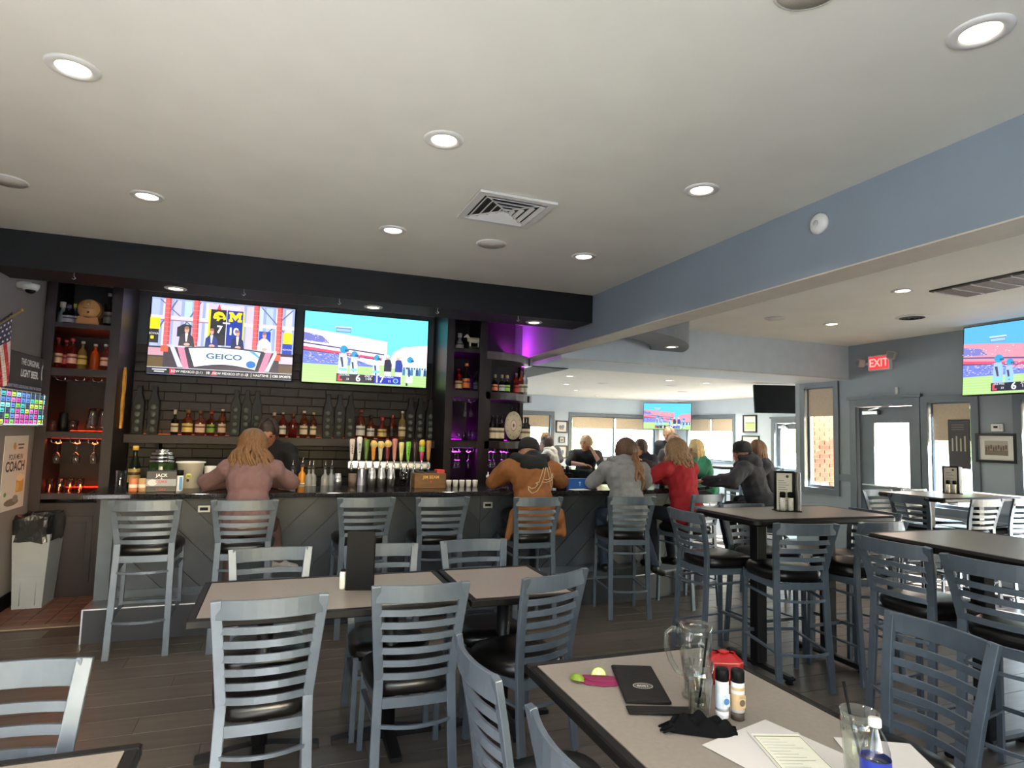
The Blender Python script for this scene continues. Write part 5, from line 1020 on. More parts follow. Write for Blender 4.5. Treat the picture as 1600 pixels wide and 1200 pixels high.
for i, (c, h, k) in enumerate(HD):
    x = -L_/2+0.03+i*(L_-0.06)/11
    f = MB().tube([(x, -0.04, zt), (x, -0.085, zt), (x, -0.10, zt-0.05)], [0.012, 0.012, 0.008], 10).build('faucet', m_chrome, t)
    MB().tube([(x, -0.075, zt), (x, -0.075, zt+0.05)], 0.008, 8).build('collar', m_chrome, f)
    hm = mat('tap_%d_%d_%d' % c, c, 0.35, var=0.12, scale=20)
    hb = MB().lathe([(0.012, 0.05), (0.015, 0.07), (0.024, 0.05+h*0.8), (0.026, 0.05+h*0.95), (0.02, 0.05+h*1.02), (0.001, 0.05+h*1.03)], 12, M=Matrix.Translation((x, -0.075, zt)) @ Matrix.Diagonal((1, 0.6, 1, 1))).build('handle', hm, t)
    if k == 1: MB().lathe([(0.001, 0), (0.034, 0), (0.034, 0.014), (0.001, 0.014)], 16, M=Matrix.Translation((x, -0.088, zt+0.05+h*0.82)) @ Matrix.Rotation(R(90), 4, 'X')).build('badge', mat('tap_badge', (220, 190, 110), 0.4), hb)
    if k == 2: MB().ball((x, -0.08, zt+0.05+h*1.05), (0.03, 0.02, 0.035)).build('topper', mat('tap_topper', (214, 190, 70), 0.4), hb); MB().lathe([(0.027, 0.05+h*0.55), (0.028, 0.05+h*0.85)], 12, M=Matrix.Translation((x, -0.075, zt)) @ Matrix.Diagonal((1, 0.6, 1, 1)), closed=False).build('band', mat('tap_green', (120, 190, 70), 0.4), hb)
    if i in (0, 1, 8):
        pr = Print(0.1, 0.024)
        if i == 1: pr.text('MICHELOB', 0.5, 0.5, 0.62, (40, 50, 60), 0.01, 0.9)
        else:
            for q in range(6): pr.ell(0.12+q*0.15, 0.5+0.12*(q % 2), 0.05, 0.22, (40, 50, 60) if i == 0 else (30, 90, 30), 10)
        o = pr.build('lettering', attr_mat('print'), hb, (x, -0.075-0.0155, zt+0.05+h*0.52)); o.rotation_euler = (0, R(90), 0)
# bar mat and phones near the round end
t = thing('menu_tent', 'blue folded menu box with a small emblem on the bar beside the tan jacket', 'menu', (at(904, 764, y=5.45).x, 5.45, ZB), R(-4))
MB().box((-0.115, -0.03, 0), (0.115, 0.03, 0.095), ch=0.002).build('menu_body', mat('menu_blue', (36, 86, 160), 0.4), t)
pr = Print(0.228, 0.09); pr.ell(0.5, 0.62, 0.05, 0.1, (120, 170, 220)); pr.rect(0.49, 0.3, 0.51, 0.55, (120, 170, 220)); pr.ell(0.5, 0.35, 0.03, 0.04, (120, 170, 220)); pr.build('emblem', attr_mat('print'), t, (0, -0.0305, 0.0475))
tag(MB().box((-0.09, -0.06, 0), (0.09, 0.06, 0.002)).build('paper_slip', m_white, None, (at(905, 767, y=5.33).x, 5.33, ZB), R(8)), 'white paper slip in front of the blue menu box', 'paper')
t = thing('condiment_stand', 'dark condiment stand on the bar beyond the tan jacket', 'caddy', (at(882, 745, y=5.75).x, 5.75, ZB))
MB().box((-0.07, -0.05, 0), (0.07, 0.05, 0.13), ch=0.006).build('stand_box', m_blk, t)
for x in (-0.03, 0.03): MB().lathe([(0.018, 0.13), (0.018, 0.19), (0.01, 0.2)], 12, o=(x, 0, 0)).build('grinder', m_blkm, t)
# ================================================================== left wall
# sign boards on the left wall look toward +X: local -Y must point to +X  ->  rotz = +90
RL = R(90)
t = thing('beer_sign', 'black beer sign board with white slogan above the flag tip', 'sign', (XL, 6.38, 1.985), RL)
MB().box((-0.45, -0.03, -0.165), (0.45, 0, 0.165), ch=0.004).build('board', m_blk, t)
pr = Print(0.88, 0.32); pr.rect(0, 0, 1, 1, (30, 28, 30)); pr.rect(0, 0.26, 1, 1, (44, 34, 32)); pr.text('THE ORIGINAL', 0.62, 0.78, 0.17, (214, 206, 196), 0.01, 0.85); pr.text('LIGHT BEER.', 0.62, 0.48, 0.2, (224, 216, 206), 0.02, 0.85)
pr.text('GREAT TASTE. LESS FILLING. ONLY 96 CALORIES.', 0.55, 0.12, 0.085, (190, 190, 205), 0, 1.0); pr.ell(0.95, 0.6, 0.03, 0.22, (205, 200, 190)); pr.ell(0.95, 0.6, 0.018, 0.14, (60, 40, 40))
pr.build('sign_print', attr_mat('sign_glow', emit=0.45), t, (0, -0.0305, 0))  # print given a faint glow of its own so the slogan reads
t = thing('beer_screen', 'small lit screen of pink, green and blue beer cans under the sign', 'screen', (XL, 6.38, 1.685), RL)
MB().box((-0.47, -0.035, -0.15), (0.47, 0, 0.15), ch=0.004).build('bezel', m_white, t)
pr = Print(0.92, 0.28); pr.rect(0, 0, 1, 1, (20, 24, 36)); rd = random.Random(5)
for i in range(10):
    for j in range(6):
        c = rd.choice([(60, 190, 190), (120, 200, 60), (220, 60, 170), (90, 130, 220), (200, 220, 70), (40, 60, 90), (230, 120, 200), (150, 240, 230)])
        pr.rect(i*0.1+0.008, j*0.16+0.03, i*0.1+0.088, j*0.16+0.15, c); pr.rect(i*0.1+0.02, j*0.16+0.06, i*0.1+0.075, j*0.16+0.085, tuple(v//3 for v in c))
    pr.rect(i*0.1-0.003, 0, i*0.1+0.003, 1, (190, 220, 225))
pr.rect(0, 0, 1, 0.025, (200, 240, 240)); pr.build('screen', attr_mat('tv_picture', emit=1.15), t, (0, -0.0355, 0))
t = tag(thing('wall_poster', 'white COACH poster on the left wall above the bin', 'poster', (XL, 6.43, 1.14), RL), None)
pr = Print(0.50, 0.62); pr.rect(0, 0, 1, 1, (222, 216, 210)); pr.ell(0.42, 0.86, 0.06, 0.05, (190, 150, 60)); pr.rect(0.55, 0.868, 0.82, 0.89, (90, 88, 86)); pr.rect(0.58, 0.82, 0.79, 0.842, (90, 88, 86))
pr.text('POUR ME IN', 0.5, 0.71, 0.075, (40, 38, 40), 0.02, 0.85); pr.text('COACH', 0.5, 0.58, 0.14, (30, 28, 30), 0.03, 0.95); pr.rect(0.6, 0.22, 0.92, 0.42, (216, 160, 70)); pr.ell(0.76, 0.42, 0.17, 0.05, (240, 226, 190)); pr.ell(0.66, 0.3, 0.06, 0.06, (230, 190, 110)); pr.ell(0.45, 0.1, 0.3, 0.05, (120, 110, 96)); pr.ell(0.6, 0.14, 0.12, 0.05, (150, 140, 130)); pr.ell(0.16, 0.22, 0.05, 0.03, (90, 130, 60))
pr.build('poster_print', attr_mat('print'), t, (0, -0.003, 0)); MB().box((-0.25, -0.0025, -0.31), (0.25, 0, 0.31)).build('paper', m_white, t)
# flag on a slanted staff
t = thing('wall_flag', 'stars and stripes flag hanging from a slanted gold staff on the left wall', 'flag', (XL, 5.36, 2.165))
MB().tube([(0.0, -0.12, -0.12), (0.08, 0.2, 0.09), (0.15, 0.46, 0.27)], 0.007, 8).build('staff', mat('gold_staff', (206, 170, 70), 0.3, 0.6), t)
MB().ball((0.153, 0.467, 0.275), 0.012).build('finial', MATS['gold_staff'], t)
MB().box((0.0, -0.15, -0.16), (0.03, -0.09, -0.08)).build('bracket', m_blkm, t)
fl = MB(); n, mrows = 26, 30; L0, W0 = 0.50, 0.36
def fpt(u, v):   # u along the fly (hangs down), v across along the staff
    s = 0.06+v*0.34; base = Vector((0.14+0.13*(s-0.2)/0.26*0.9, 0.2+0.26*(s-0.2)/0.26*0.75, 0.09+0.18*(s-0.2)/0.26*0.8)) if False else Vector((0.02+0.60*s*0.62, -0.08+1.22*s, -0.095+0.86*s))
    f = math.sin(v*15+u*2.2)*0.022*(0.25+u)
    sq = 1-0.35*u
    c = 0.2*1.22; y = base.y*sq+(c-0.02)*(1-sq)
    return Vector((base.x*0.55*(1-0.3*u)+0.02+f*0.7, y+0.21*u+0.012*math.sin(u*6+v*4), base.z-u*L0*0.92-0.14*u*(v-0.5)))
vs = [fpt(i/n, j/mrows) for i in range(n+1) for j in range(mrows+1)]
for i in range(n):
    for j in range(mrows):
        u, v = (i+0.5)/n, (j+0.5)/mrows; stripe = int(v*13)
        c = (186, 34, 48) if stripe % 2 == 0 else (226, 216, 208)
        if u < 0.4 and v > 6/13:
            c = (40, 44, 78)
        a = i*(mrows+1)+j
        fl.add([vs[a], vs[a+1], vs[a+mrows+2], vs[a+mrows+1]], [(0, 1, 2, 3)], True, c)
for i in range(5):
    for j in range(6):
        u, v = 0.045+i*0.075+0.0*j, 6/13+0.045+j*0.085+(0.04 if i % 2 else 0)
        if v > 0.985: continue
        p = fpt(u, v); q = [p+(fpt(u+0.016*math.cos(a*1.2566), v+0.02*math.sin(a*1.2566))-p)+Vector((0.004, -0.003, 0)) for a in range(5)]; fl.add(q, [(0, 1, 2, 3, 4)], False, (230, 226, 224))
o = fl.build('flag_cloth', attr_mat('flag_cloth', rough=0.8), t); sm = o.modifiers.new('thickness', 'SOLIDIFY'); sm.thickness = 0.002
# white bullet camera under the soffit
t = thing('security_camera', 'white dome security camera below the soffit at the left wall', 'camera', (XL, 6.15, 2.66))
MB().lathe([(0.001, 0), (0.05, 0), (0.062, 0.03), (0.062, 0.05)], 20, M=Matrix.Translation((0.09, 0, 0)) ).build('dome_cover', m_white, t); MB().ball((0.09, 0, 0.0), (0.038, 0.038, 0.03)).build('dome', m_blk, t)
MB().tube([(0.0, 0, 0.04), (0.09, 0, 0.04)], 0.03, 12).build('mount', m_white, t)
# waste bin with a black liner
t = thing('waste_bin', 'slim light grey waste bin with black liner beside the left shelving', 'bin', (-1.93, 6.58, 0), R(0))
def bin_ring(z, w, d): return [(-w, -d, z), (w, -d, z), (w, d, z), (-w, d, z)]
b = MB(); rings = [bin_ring(0, 0.105, 0.15), bin_ring(0.62, 0.135, 0.185)]; vs = sum(rings, []); b.add(vs, [(0, 3, 2, 1), (0, 1, 5, 4), (1, 2, 6, 5), (2, 3, 7, 6), (3, 0, 4, 7)]); b.build('bin_body', mat('bin_grey', (134, 140, 148), 0.5, var=0.04), t)
for s in (-0.055, 0.055): MB().box((s-0.003, -0.176, 0.02), (s+0.003, -0.15, 0.60), Matrix.Rotation(R(-3.2), 4, 'X')).build('rib', MATS['bin_grey'], t)
MB().box((-0.1, -0.168, 0.26), (0.1, -0.155, 0.27)).build('rib', MATS['bin_grey'], t)
b = MB(); rd = random.Random(2); pr_ = []; nn = 28
for k, (z, s) in enumerate(((0.55, 1.05), (0.60, 1.07), (0.67, 1.09), (0.74, 1.10), (0.775, 1.03), (0.76, 0.85), (0.66, 0.7), (0.5, 0.5))):
    for i in range(nn):
        a = 2*math.pi*i/nn; c, q = math.cos(a), math.sin(a); e = 0.35; j = rd.uniform(-0.006, 0.006)
        pr_.append((math.copysign(abs(c)**e, c)*(0.135*s+j), math.copysign(abs(q)**e, q)*(0.185*s+j), z+rd.uniform(-0.014, 0.014)))
b.add(pr_, [(k*nn+i, k*nn+(i+1) % nn, k*nn+nn+(i+1) % nn, k*nn+nn+i) for k in range(7) for i in range(nn)]+[tuple(range(7*nn, 8*nn))], False); b.build('black_liner', mat('bag_black', (22, 22, 24), 0.25, var=0.2, scale=30, bump=0.4), t)
# ================================================================== on the low tables
t = thing('menu_stand', 'tall black menu stand with a small shaker on the long low table', 'menu holder', (0.43, 3.38, 0.75), R(-14))
MB().box((-0.07, -0.035, 0), (0.07, -0.022, 0.30), ch=0.002).build('front_cover', m_blk, t); MB().box((-0.07, 0.022, 0), (0.07, 0.03, 0.27)).build('rear_cover', m_blk, t); MB().box((-0.072, -0.022, 0), (0.072, 0.022, 0.02)).build('base', m_blk, t)
o = MB().lathe([(0.017, 0.02), (0.018, 0.03), (0.018, 0.1), (0.012, 0.11)], 14, o=(-0.088, 0.0, -0.02)).build('shaker', m_white, t); MB().lathe([(0.0125, 0.088), (0.012, 0.1), (0.001, 0.102)], 12, o=(-0.088, 0, -0.0)).build('shaker_cap', m_blk, o)
def caddy(label, loc, rot):
    t = thing('table_caddy', label, 'caddy', loc, rot)
    MB().box((-0.085, -0.06, 0), (0.085, 0.06, 0.008)).build('base', m_blkm, t); fr = MB()
    for p, q in (((-0.085, 0), (-0.07, 0.29)), ((0.045, 0), (0.06, 0.29)), ((-0.07, 0.275), (0.045, 0.29))): fr.box((p[0], 0.005, p[1]), (q[0], 0.025, q[1]))
    fr.build('menu_frame', m_blk, t)
    pr = Print(0.115, 0.27); pr.rect(0, 0, 1, 1, (214, 208, 192)); pr.ell(0.7, 0.9, 0.1, 0.04, (50, 50, 50))
    for i in range(12): pr.rect(0.12, 0.78-i*0.06, 0.5+0.35*((i*7) % 5)/5, 0.785-i*0.06+0.012, (140, 134, 122))
    pr.build('menu_card', attr_mat('print'), t, (-0.0125, 0.012, 0.142))
    for x in (-0.04, 0.018):
        o = MB().lathe([(0.019, 0.008), (0.019, 0.10)], 14, o=(x, -0.028, 0)).build('grinder', label_mat((206, 204, 196)), t); MB().lathe([(0.0195, 0.10), (0.0195, 0.135), (0.015, 0.14)], 14, o=(x, -0.028, 0)).build('grinder_cap', m_blk, o)
    MB().box((0.062, -0.045, 0.008), (0.085, 0.05, 0.285), ch=0.003).build('steel_side', m_steel, t)
caddy('black framed menu caddy with grinders and steel side on the near high table', (3.50, 3.60, 1.07), R(-22))
caddy('black framed menu caddy with grinders on the table by the exit door', (6.75, 4.62, 1.07), R(-50))
# ================================================================== things on the nearest table
ZT = 0.752
t = thing('beer_mug', 'tall empty glass beer mug with handle and foamy remains', 'mug', (1.296, 1.726, ZT), R(158))
MB().lathe([(0.001, 0.0), (0.040, 0.0), (0.044, 0.006), (0.034, 0.022), (0.036, 0.05), (0.044, 0.10), (0.052, 0.15), (0.054, 0.19), (0.0515, 0.205), (0.0515, 0.228), (0.0485, 0.228), (0.0485, 0.205), (0.0505, 0.19), (0.0485, 0.15), (0.040, 0.10), (0.032, 0.05), (0.027, 0.032), (0.001, 0.028)], 32, closed=False).build('glass_body', thin_glass('mug_glass', (249, 251, 250), 0.34), t)
MB().tube([(0.049, 0, 0.205), (0.075, 0, 0.212), (0.095, 0, 0.195), (0.094, 0, 0.155), (0.078, 0, 0.11), (0.058, 0, 0.078), (0.039, 0, 0.07)], [0.009, 0.009, 0.009, 0.009, 0.009, 0.009, 0.008], 12).build('handle', MATS['mug_glass'], t)
MB().lathe([(0.001, 0.029), (0.026, 0.0315), (0.030, 0.05), (0.029, 0.052), (0.001, 0.048)], 24).build('beer_remains', mat('beer', (206, 160, 80), 0.2, trans=0.5), t)
t = thing('ketchup_caddy', 'red rounded condiment tin behind the mug', 'caddy', (1.458, 1.79, ZT), R(-20))
MB().box((-0.062, -0.035, 0.0), (0.062, 0.035, 0.105), ch=0.026).build('red_body', mat('red_plastic', (150, 20, 22), 0.22, var=0.05), t, bevel=0.006); MB().lathe([(0.001, 0.1045), (0.018, 0.1045), (0.020, 0.1065), (0.018, 0.108), (0.001, 0.108)], 20).build('lid_knob', MATS['red_plastic'], t); MB().box((-0.035, -0.0365, 0.045), (0.035, -0.033, 0.075)).build('front_recess', mat('dark_red', (130, 18, 20), 0.3), t)
def pint(label, loc, r0, r1, h, fill, straw_dir, drop=0.0):
    t = thing('drinking_glass', label, 'glass', loc); g = MATS['mug_glass']
    MB().lathe([(0.001, 0), (r0, 0), (r0, 0.004), (r0+(r1-r0)*0.55, h*0.62), (r0+(r1-r0)*0.75, h*0.66), (r1, h), (r1-0.003, h), (r0+(r1-r0)*0.75-0.003, h*0.66), (r0+(r1-r0)*0.55-0.003, h*0.62), (r0-0.003, 0.016), (0.001, 0.014)], 28, closed=False).build('glass_body', g, t)
    MB().lathe([(0.001, 0.0145), (r0-0.0035, 0.0165), (r0-0.0035+(r1-r0)*fill*0.88, h*fill), (0.001, h*fill)], 24).build('icy_water', thin_glass('pale_water', (246, 247, 238), 0.16), t)
    rd = random.Random(4)
    for i in range(5):
        M = Matrix.Translation((rd.uniform(-1, 1)*r0*0.45, rd.uniform(-1, 1)*r0*0.45, h*fill-0.012-0.018*(i % 3))) @ Matrix.Rotation(rd.random()*3, 4, 'Z') @ Matrix.Rotation(rd.random(), 4, 'X')
        MB().box((-0.011, -0.011, -0.009), (0.011, 0.011, 0.009), M, ch=0.003).build('ice_cube', thin_glass('ice', (250, 251, 252), 0.2), t)
    d = Vector(straw_dir); p0 = Vector((-d.x*0.3, -d.y*0.3, 0.03)); MB().tube([p0, p0+Vector((d.x, d.y, h*0.6)), p0+Vector((d.x*1.8, d.y*1.8, h*1.22))], 0.0035, 10).build('straw', m_blk, t)
    return t
pint('pint glass with pale drink and black straw in front of the mug', (1.213, 1.596, ZT), 0.030, 0.042, 0.16, 0.40, (0.022, 0.006))
pint('tall water glass with black straw beside the plastic bottle', (1.385, 1.194, ZT), 0.034, 0.045, 0.165, 0.84, (-0.02, 0.012))
for x, y, c1, c2, l, sk in ((1.283, 1.581, (196, 204, 212), (60, 110, 160), 'salt grinder with blue and white label and black cap', (226, 226, 230)), (1.322, 1.559, (190, 160, 120), (90, 70, 50), 'pepper grinder with tan label and black cap', (70, 58, 50))):
    t = thing('spice_grinder', l, 'grinder', (x, y, ZT))
    MB().lathe([(0.001, 0), (0.0195, 0), (0.0195, 0.022)], 24).build('clear_base', label_mat(sk), t); MB().lathe([(0.0198, 0.022), (0.0198, 0.105), (0.019, 0.107)], 24).build('printed_sleeve', label_mat((208, 208, 206)), t)
    MB().lathe([(0.0185, 0.107), (0.0198, 0.108), (0.0198, 0.137), (0.0175, 0.142), (0.001, 0.143)], 24, closed=False).build('black_cap', m_blk, t)
    a = MB().lathe([(0.0201, 0.03), (0.0201, 0.075)], 24, closed=False).build('label_lower', label_mat(c1), t); MB().lathe([(0.0201, 0.085), (0.0201, 0.094)], 24, closed=False).build('label_upper', label_mat(c1), t)
    p = Print(0.022, 0.035); p.rect(0, 0, 1, 1, c1); p.ell(0.5, 0.4, 0.42, 0.28, c2)
    for i in range(3): p.rect(0.1, 0.78+i*0.07, 0.9, 0.8+i*0.07, c2)
    p.build('label_mark', attr_mat('print'), t, (0.0, -0.0206, 0.055), R(-8))
# menus
t = thing('menu_folder', 'black bill folder with a round stamped logo on the nearest table', 'menu', (1.171, 1.860, ZT), R(-21))
MB().box((-0.072, -0.15, 0), (0.072, 0.15, 0.011), ch=0.003).build('cover', mat('leatherette', (21, 19, 18), 0.55, spec=0.2, var=0.1, scale=50, bump=0.1), t)
MB().box((-0.068, -0.148, 0.004), (0.071, 0.1505, 0.0075)).build('pages', m_blk, t)
pr = Print(0.066, 0.05, 0.0001); pr.ell(0.5, 0.5, 0.5, 0.48, (168, 160, 146), 28); pr.ell(0.5, 0.5, 0.46, 0.43, (40, 37, 36), 28); pr.text('1808', 0.5, 0.5, 0.30, (176, 168, 152), 0.02, 1.0); [pr.ell(0.3+k*0.1, 0.76+0.02*(2-abs(2-k)), 0.022, 0.03, (168, 160, 146), 8) for k in range(5)]; [pr.ell(0.3+k*0.1, 0.26-0.02*(2-abs(2-k)), 0.022, 0.03, (168, 160, 146), 8) for k in range(5)]
o = pr.build('logo', attr_mat('print'), t, (0.005, -0.035, 0.0112), R(180)); o.rotation_euler = (R(-90), 0, R(180))
tag(MB().box((-0.09, -0.028, 0), (0.12, 0.024, 0.006), ch=0.002).build('black_tray', MATS['leatherette'], None, (1.115, 1.672, ZT), R(-19)), 'flat black strip of a closed menu under the bill folder', 'menu')
# magenta napkin with two lime pieces
t = thing('paper_napkin', 'folded magenta napkin under the lime pieces', 'napkin', (1.045, 1.935, ZT)); 
nb = MB(); P_ = [(-0.062, 0.018), (-0.02, 0.052), (0.03, 0.03), (0.078, -0.004), (0.058, -0.062), (0.0, -0.05), (-0.045, -0.02)]
nb.prism(P_, 0, 0.004); nb.prism([(x*0.75+0.012, y*0.7) for x, y in P_], 0.004, 0.008); nb.build('napkin_layers', mat('magenta_paper', (112, 16, 62), 0.8, var=0.08), t)
def lime(label, loc, rot, slice_):
    t = thing('lime_wedge', label, 'lime', loc); t.rotation_euler = rot; rind = mat('lime_rind', (104, 126, 24), 0.4, var=0.1, scale=30); flesh = mat('lime_flesh', (176, 180, 96), 0.35, var=0.1, scale=40)
    if slice_:
        n = 14; pts = [(0.026*math.cos(math.pi*i/n), 0.026*math.sin(math.pi*i/n)) for i in range(n+1)]
        MB().prism(pts, -0.005, 0.005, Matrix.Rotation(R(90), 4, 'X')).build('rind', rind, t)
        pts = [(0.0225*math.cos(math.pi*i/n), 0.002+0.022*math.sin(math.pi*i/n)) for i in range(n+1)]; MB().prism(pts, -0.0054, 0.0054, Matrix.Rotation(R(90), 4, 'X')).build('flesh', flesh, t)
        for k in range(1, 4): a = math.pi*k/4; MB().box((-0.001, -0.006, 0.003), (0.001, 0.006, 0.022), Matrix.Rotation(math.pi/2-a, 4, 'Y')).build('membrane', mat('lime_pith', (236, 236, 200), 0.5), t)
    else:
        n = 10; v = []; 
        for j in range(7):
            q = -math.pi/2+math.pi*j/6; r = 0.021*math.cos(q); y = 0.026*math.sin(q)
            for i in range(n+1): a = R(20)+R(150)*i/n; v.append((r*math.cos(a), y, 0.021+r*math.sin(a)*0.95-0.019+0.001))
        f = [(j*(n+1)+i, j*(n+1)+i+1, (j+1)*(n+1)+i+1, (j+1)*(n+1)+i) for j in range(6) for i in range(n)]; MB().add(v, f, True).build('rind', rind, t)
        e = [v[j*(n+1)] for j in range(7)]; g = [v[j*(n+1)+n] for j in range(7)]; c = [(0, 0.026*math.sin(-math.pi/2+math.pi*j/6), 0.002) for j in range(7)]
        MB().add(e+c+g, [(j, j+1, 7+j+1, 7+j) for j in range(6)]+[(7+j, 7+j+1, 14+j+1, 14+j) for j in range(6)]).build('flesh', flesh, t)
lime('lime wedge lying at the left corner of the magenta napkin', (0.985, 1.952, ZT+0.001), (0, 0, R(40)), False)
lime('half lime slice standing on the magenta napkin', (1.068, 1.955, ZT+0.0085), (R(-12), 0, R(-20)), True)
# crumpled black napkin: folded ridges
cn = MB(); rd = random.Random(9); nu, nv = 26, 12
def cpt(i, j):
    u, v = i/nu, j/nv; x = -0.095+0.19*u; w = 0.035*(0.35+1.0*math.sin(math.pi*min(1, u*1.05+0.02))**0.7); y = (v-0.5)*2*w+0.012*math.sin(u*5)
    h = 0.034*math.sin(math.pi*v)**0.75*(0.45+0.65*math.sin(math.pi*u)**0.8)+0.010*math.sin(u*21+v*7)*math.sin(math.pi*v)+0.006*math.sin(u*9-v*16)*math.sin(math.pi*v)
    return (x, y, max(h, 0.0))
cn.add([cpt(i, j) for i in range(nu+1) for j in range(nv+1)], [(i*(nv+1)+j, (i+1)*(nv+1)+j, (i+1)*(nv+1)+j+1, i*(nv+1)+j+1) for i in range(nu) for j in range(nv)], True)
for k in range(4): cn.caps((-0.085, 0.0+0.012*k-0.02, 0.012), (-0.112-0.006*(k % 2), -0.028+0.012*k, 0.004), 0.006, 0.0035, 8)
tag(cn.build('cloth_napkin', mat('black_cloth', (11, 11, 13), 0.9, spec=0.1, var=0.15, scale=60), None, (1.168, 1.527, ZT), R(-22)), 'crumpled black cloth napkin with a frayed end in front of the grinders', 'napkin')
# papers
def paper(label, loc, rot, w, h, fn=None):
    t = thing('paper_sheet', label, 'paper', loc, rot); MB().box((-w/2, -h/2, 0), (w/2, h/2, 0.0008)).build('sheet', mat('paper_white', (200, 195, 190), 0.7, var=0.02), t)
    if fn: pr = Print(w, h, 0.00008); fn(pr); o = pr.build('printing', attr_mat('print'), t, (0, 0, 0.001)); o.rotation_euler = (R(-90), 0, 0)
    return t
def rcpt(p):
    c = (96, 116, 40); p.rect(0.04, 0.04, 0.96, 0.96, (226, 224, 206)); 
    for a in ((0.05, 0.90, 0.95, 0.915), (0.05, 0.05, 0.065, 0.9), (0.935, 0.05, 0.95, 0.9)): p.rect(*a, c)
    for i in range(11): p.rect(0.12, 0.84-i*0.06, 0.5+0.38*((i*5) % 4)/4, 0.846-i*0.06, (150, 146, 128))
    p.ell(0.72, 0.12, 0.17, 0.055, (44, 44, 44)); p.ell(0.72, 0.12, 0.14, 0.042, (226, 224, 206)); p.text('1808', 0.72, 0.12, 0.04, (44, 44, 44), 0.02)
paper('white paper placemat sheet under the grinders and card', (1.304, 1.298, ZT), R(14), 0.29, 0.40)
paper('white sheet under the water glass at the right', (1.525, 1.21, ZT+0.001), R(-28), 0.20, 0.28)
paper('green bordered printed card with a dark oval logo', (1.312, 1.325, ZT+0.0022), R(-18.5), 0.147, 0.27, rcpt)
# plastic water bottle
t = thing('water_bottle', 'clear plastic water bottle with blue label at the bottom edge', 'bottle', (1.306, 1.085, ZT))
pl = thin_glass('clear_plastic', (250, 251, 252), 0.3)
MB().lathe([(0.001, 0), (0.028, 0.0), (0.032, 0.008), (0.030, 0.02), (0.032, 0.03), (0.032, 0.115), (0.030, 0.135), (0.022, 0.162), (0.0125, 0.18), (0.0115, 0.186), (0.0115, 0.198)], 28, closed=False).build('bottle_body', pl, t)
MB().lathe([(0.001, 0.002), (0.027, 0.002), (0.0305, 0.03), (0.0305, 0.115), (0.001, 0.115)], 24).build('water', thin_glass('pale_water', (246, 247, 238), 0.16), t)
MB().lathe([(0.0325, 0.055), (0.0325, 0.118)], 28, closed=False).build('label', mat('bottle_blue', (40, 56, 150), 0.35, var=0.05), t)
MB().lathe([(0.0138, 0.186), (0.0138, 0.200), (0.0128, 0.203), (0.001, 0.2035)], 20, closed=False).build('cap', m_white, t)
for a, c, s in ((195, (120, 190, 70), 0.011), (232, (150, 165, 220), 0.008), (262, (120, 140, 210), 0.012), (290, (120, 140, 210), 0.012)):
    M = Matrix.Rotation(R(a), 4, 'Z') @ Matrix.Translation((0.0327, 0, 0.09)) @ Matrix.Rotation(R(90), 4, 'Y')
    MB().lathe([(0.001, 0.0005), (s, 0.0002)], 14, M=M, closed=False).build('label_mark', label_mat(c), t)
# ================================================================== far room furniture
def far_high(label, x, y, w, d):
    return high_table(label, x-w/2, x+w/2, y-d/2, y+d/2, [(x, y)], 'x')
far_high('high table in the far room beside the far right window', 8.3, 9.9, 1.1, 0.7)
far_high('high table in the far room behind the woman in green', 8.0, 11.6, 1.3, 0.7)
for x, y, a, l in ((8.0, 9.1, 0, 'far room bar stool nearest to the narrow window'), (8.5, 9.1, 0, 'far room bar stool beside the pillar'), (9.15, 9.65, 75, 'far room bar stool right of the pillar end'), (7.7, 10.9, 0, 'far room bar stool at the table behind the woman in green'), (8.4, 10.9, 4, 'second far room bar stool at the table behind the woman in green')):
    seat_at('s', x, y, a, l, 'bar stools in the far room')
struct('trim_far_ledge', MB().box((XF-0.03, 10.1, 0.86), (XF, YF, 0.98)), mat('ledge_blue', (128, 148, 170), 0.5), 'blue-grey chair rail under the far right window')
# ================================================================== people
DG = bpy.context.evaluated_depsgraph_get
def remesh(mb, vox, smooth=5, shrink=0.0):
    me = mb.mesh('tmp'); o = bpy.data.objects.new('tmp', me); COL.objects.link(o)
    r = o.modifiers.new('r', 'REMESH'); r.mode = 'VOXEL'; r.voxel_size = vox; r.use_smooth_shade = True
    s = o.modifiers.new('s', 'SMOOTH'); s.factor = 0.5; s.iterations = smooth
    dg = DG(); dg.update(); out = bpy.data.meshes.new_from_object(o.evaluated_get(dg)); bpy.data.objects.remove(o); bpy.data.meshes.remove(me)
    out.polygons.foreach_set('use_smooth', [True]*len(out.polygons)); return out
V = Vector
import numpy as np
def folds(me, amp, fr, seed):
    """soft creases in a garment: the surface is pushed in and out along its normals"""
    n = len(me.vertices); c = np.empty(n*3, 'f'); me.vertices.foreach_get('co', c); c = c.reshape(-1, 3)
    nr = np.empty(n*3, 'f'); me.vertex_normals.foreach_get('vector', nr); nr = nr.reshape(-1, 3)
    x, y, z = c[:, 0]*fr, c[:, 1]*fr, c[:, 2]*fr
    w = np.sin(z*0.9+seed+1.3*np.sin(x*0.7+seed*2))+np.sin(x*1.7-z*1.1+seed*3+1.5*np.sin(y*1.1+z*0.6))+0.7*np.sin(y*2.1+z*2.3-x*1.4+seed*5+1.2*np.sin(x*2.2))
    w = w/2.7; w = w-np.abs(w)*0.45
    me.vertices.foreach_set('co', (c+nr*(amp*w)[:, None]).ravel()); me.update()
HK = 1.10
def skin(c): return mat('skin_%d_%d_%d' % c, tuple(v*0.85 for v in c), 0.5, var=0.06, scale=14)
def cloth(n, c, rough=0.85, bump=0.15): return mat('cloth_'+n, tuple(v*0.82 for v in c), rough, var=0.08, scale=26, bump=bump)
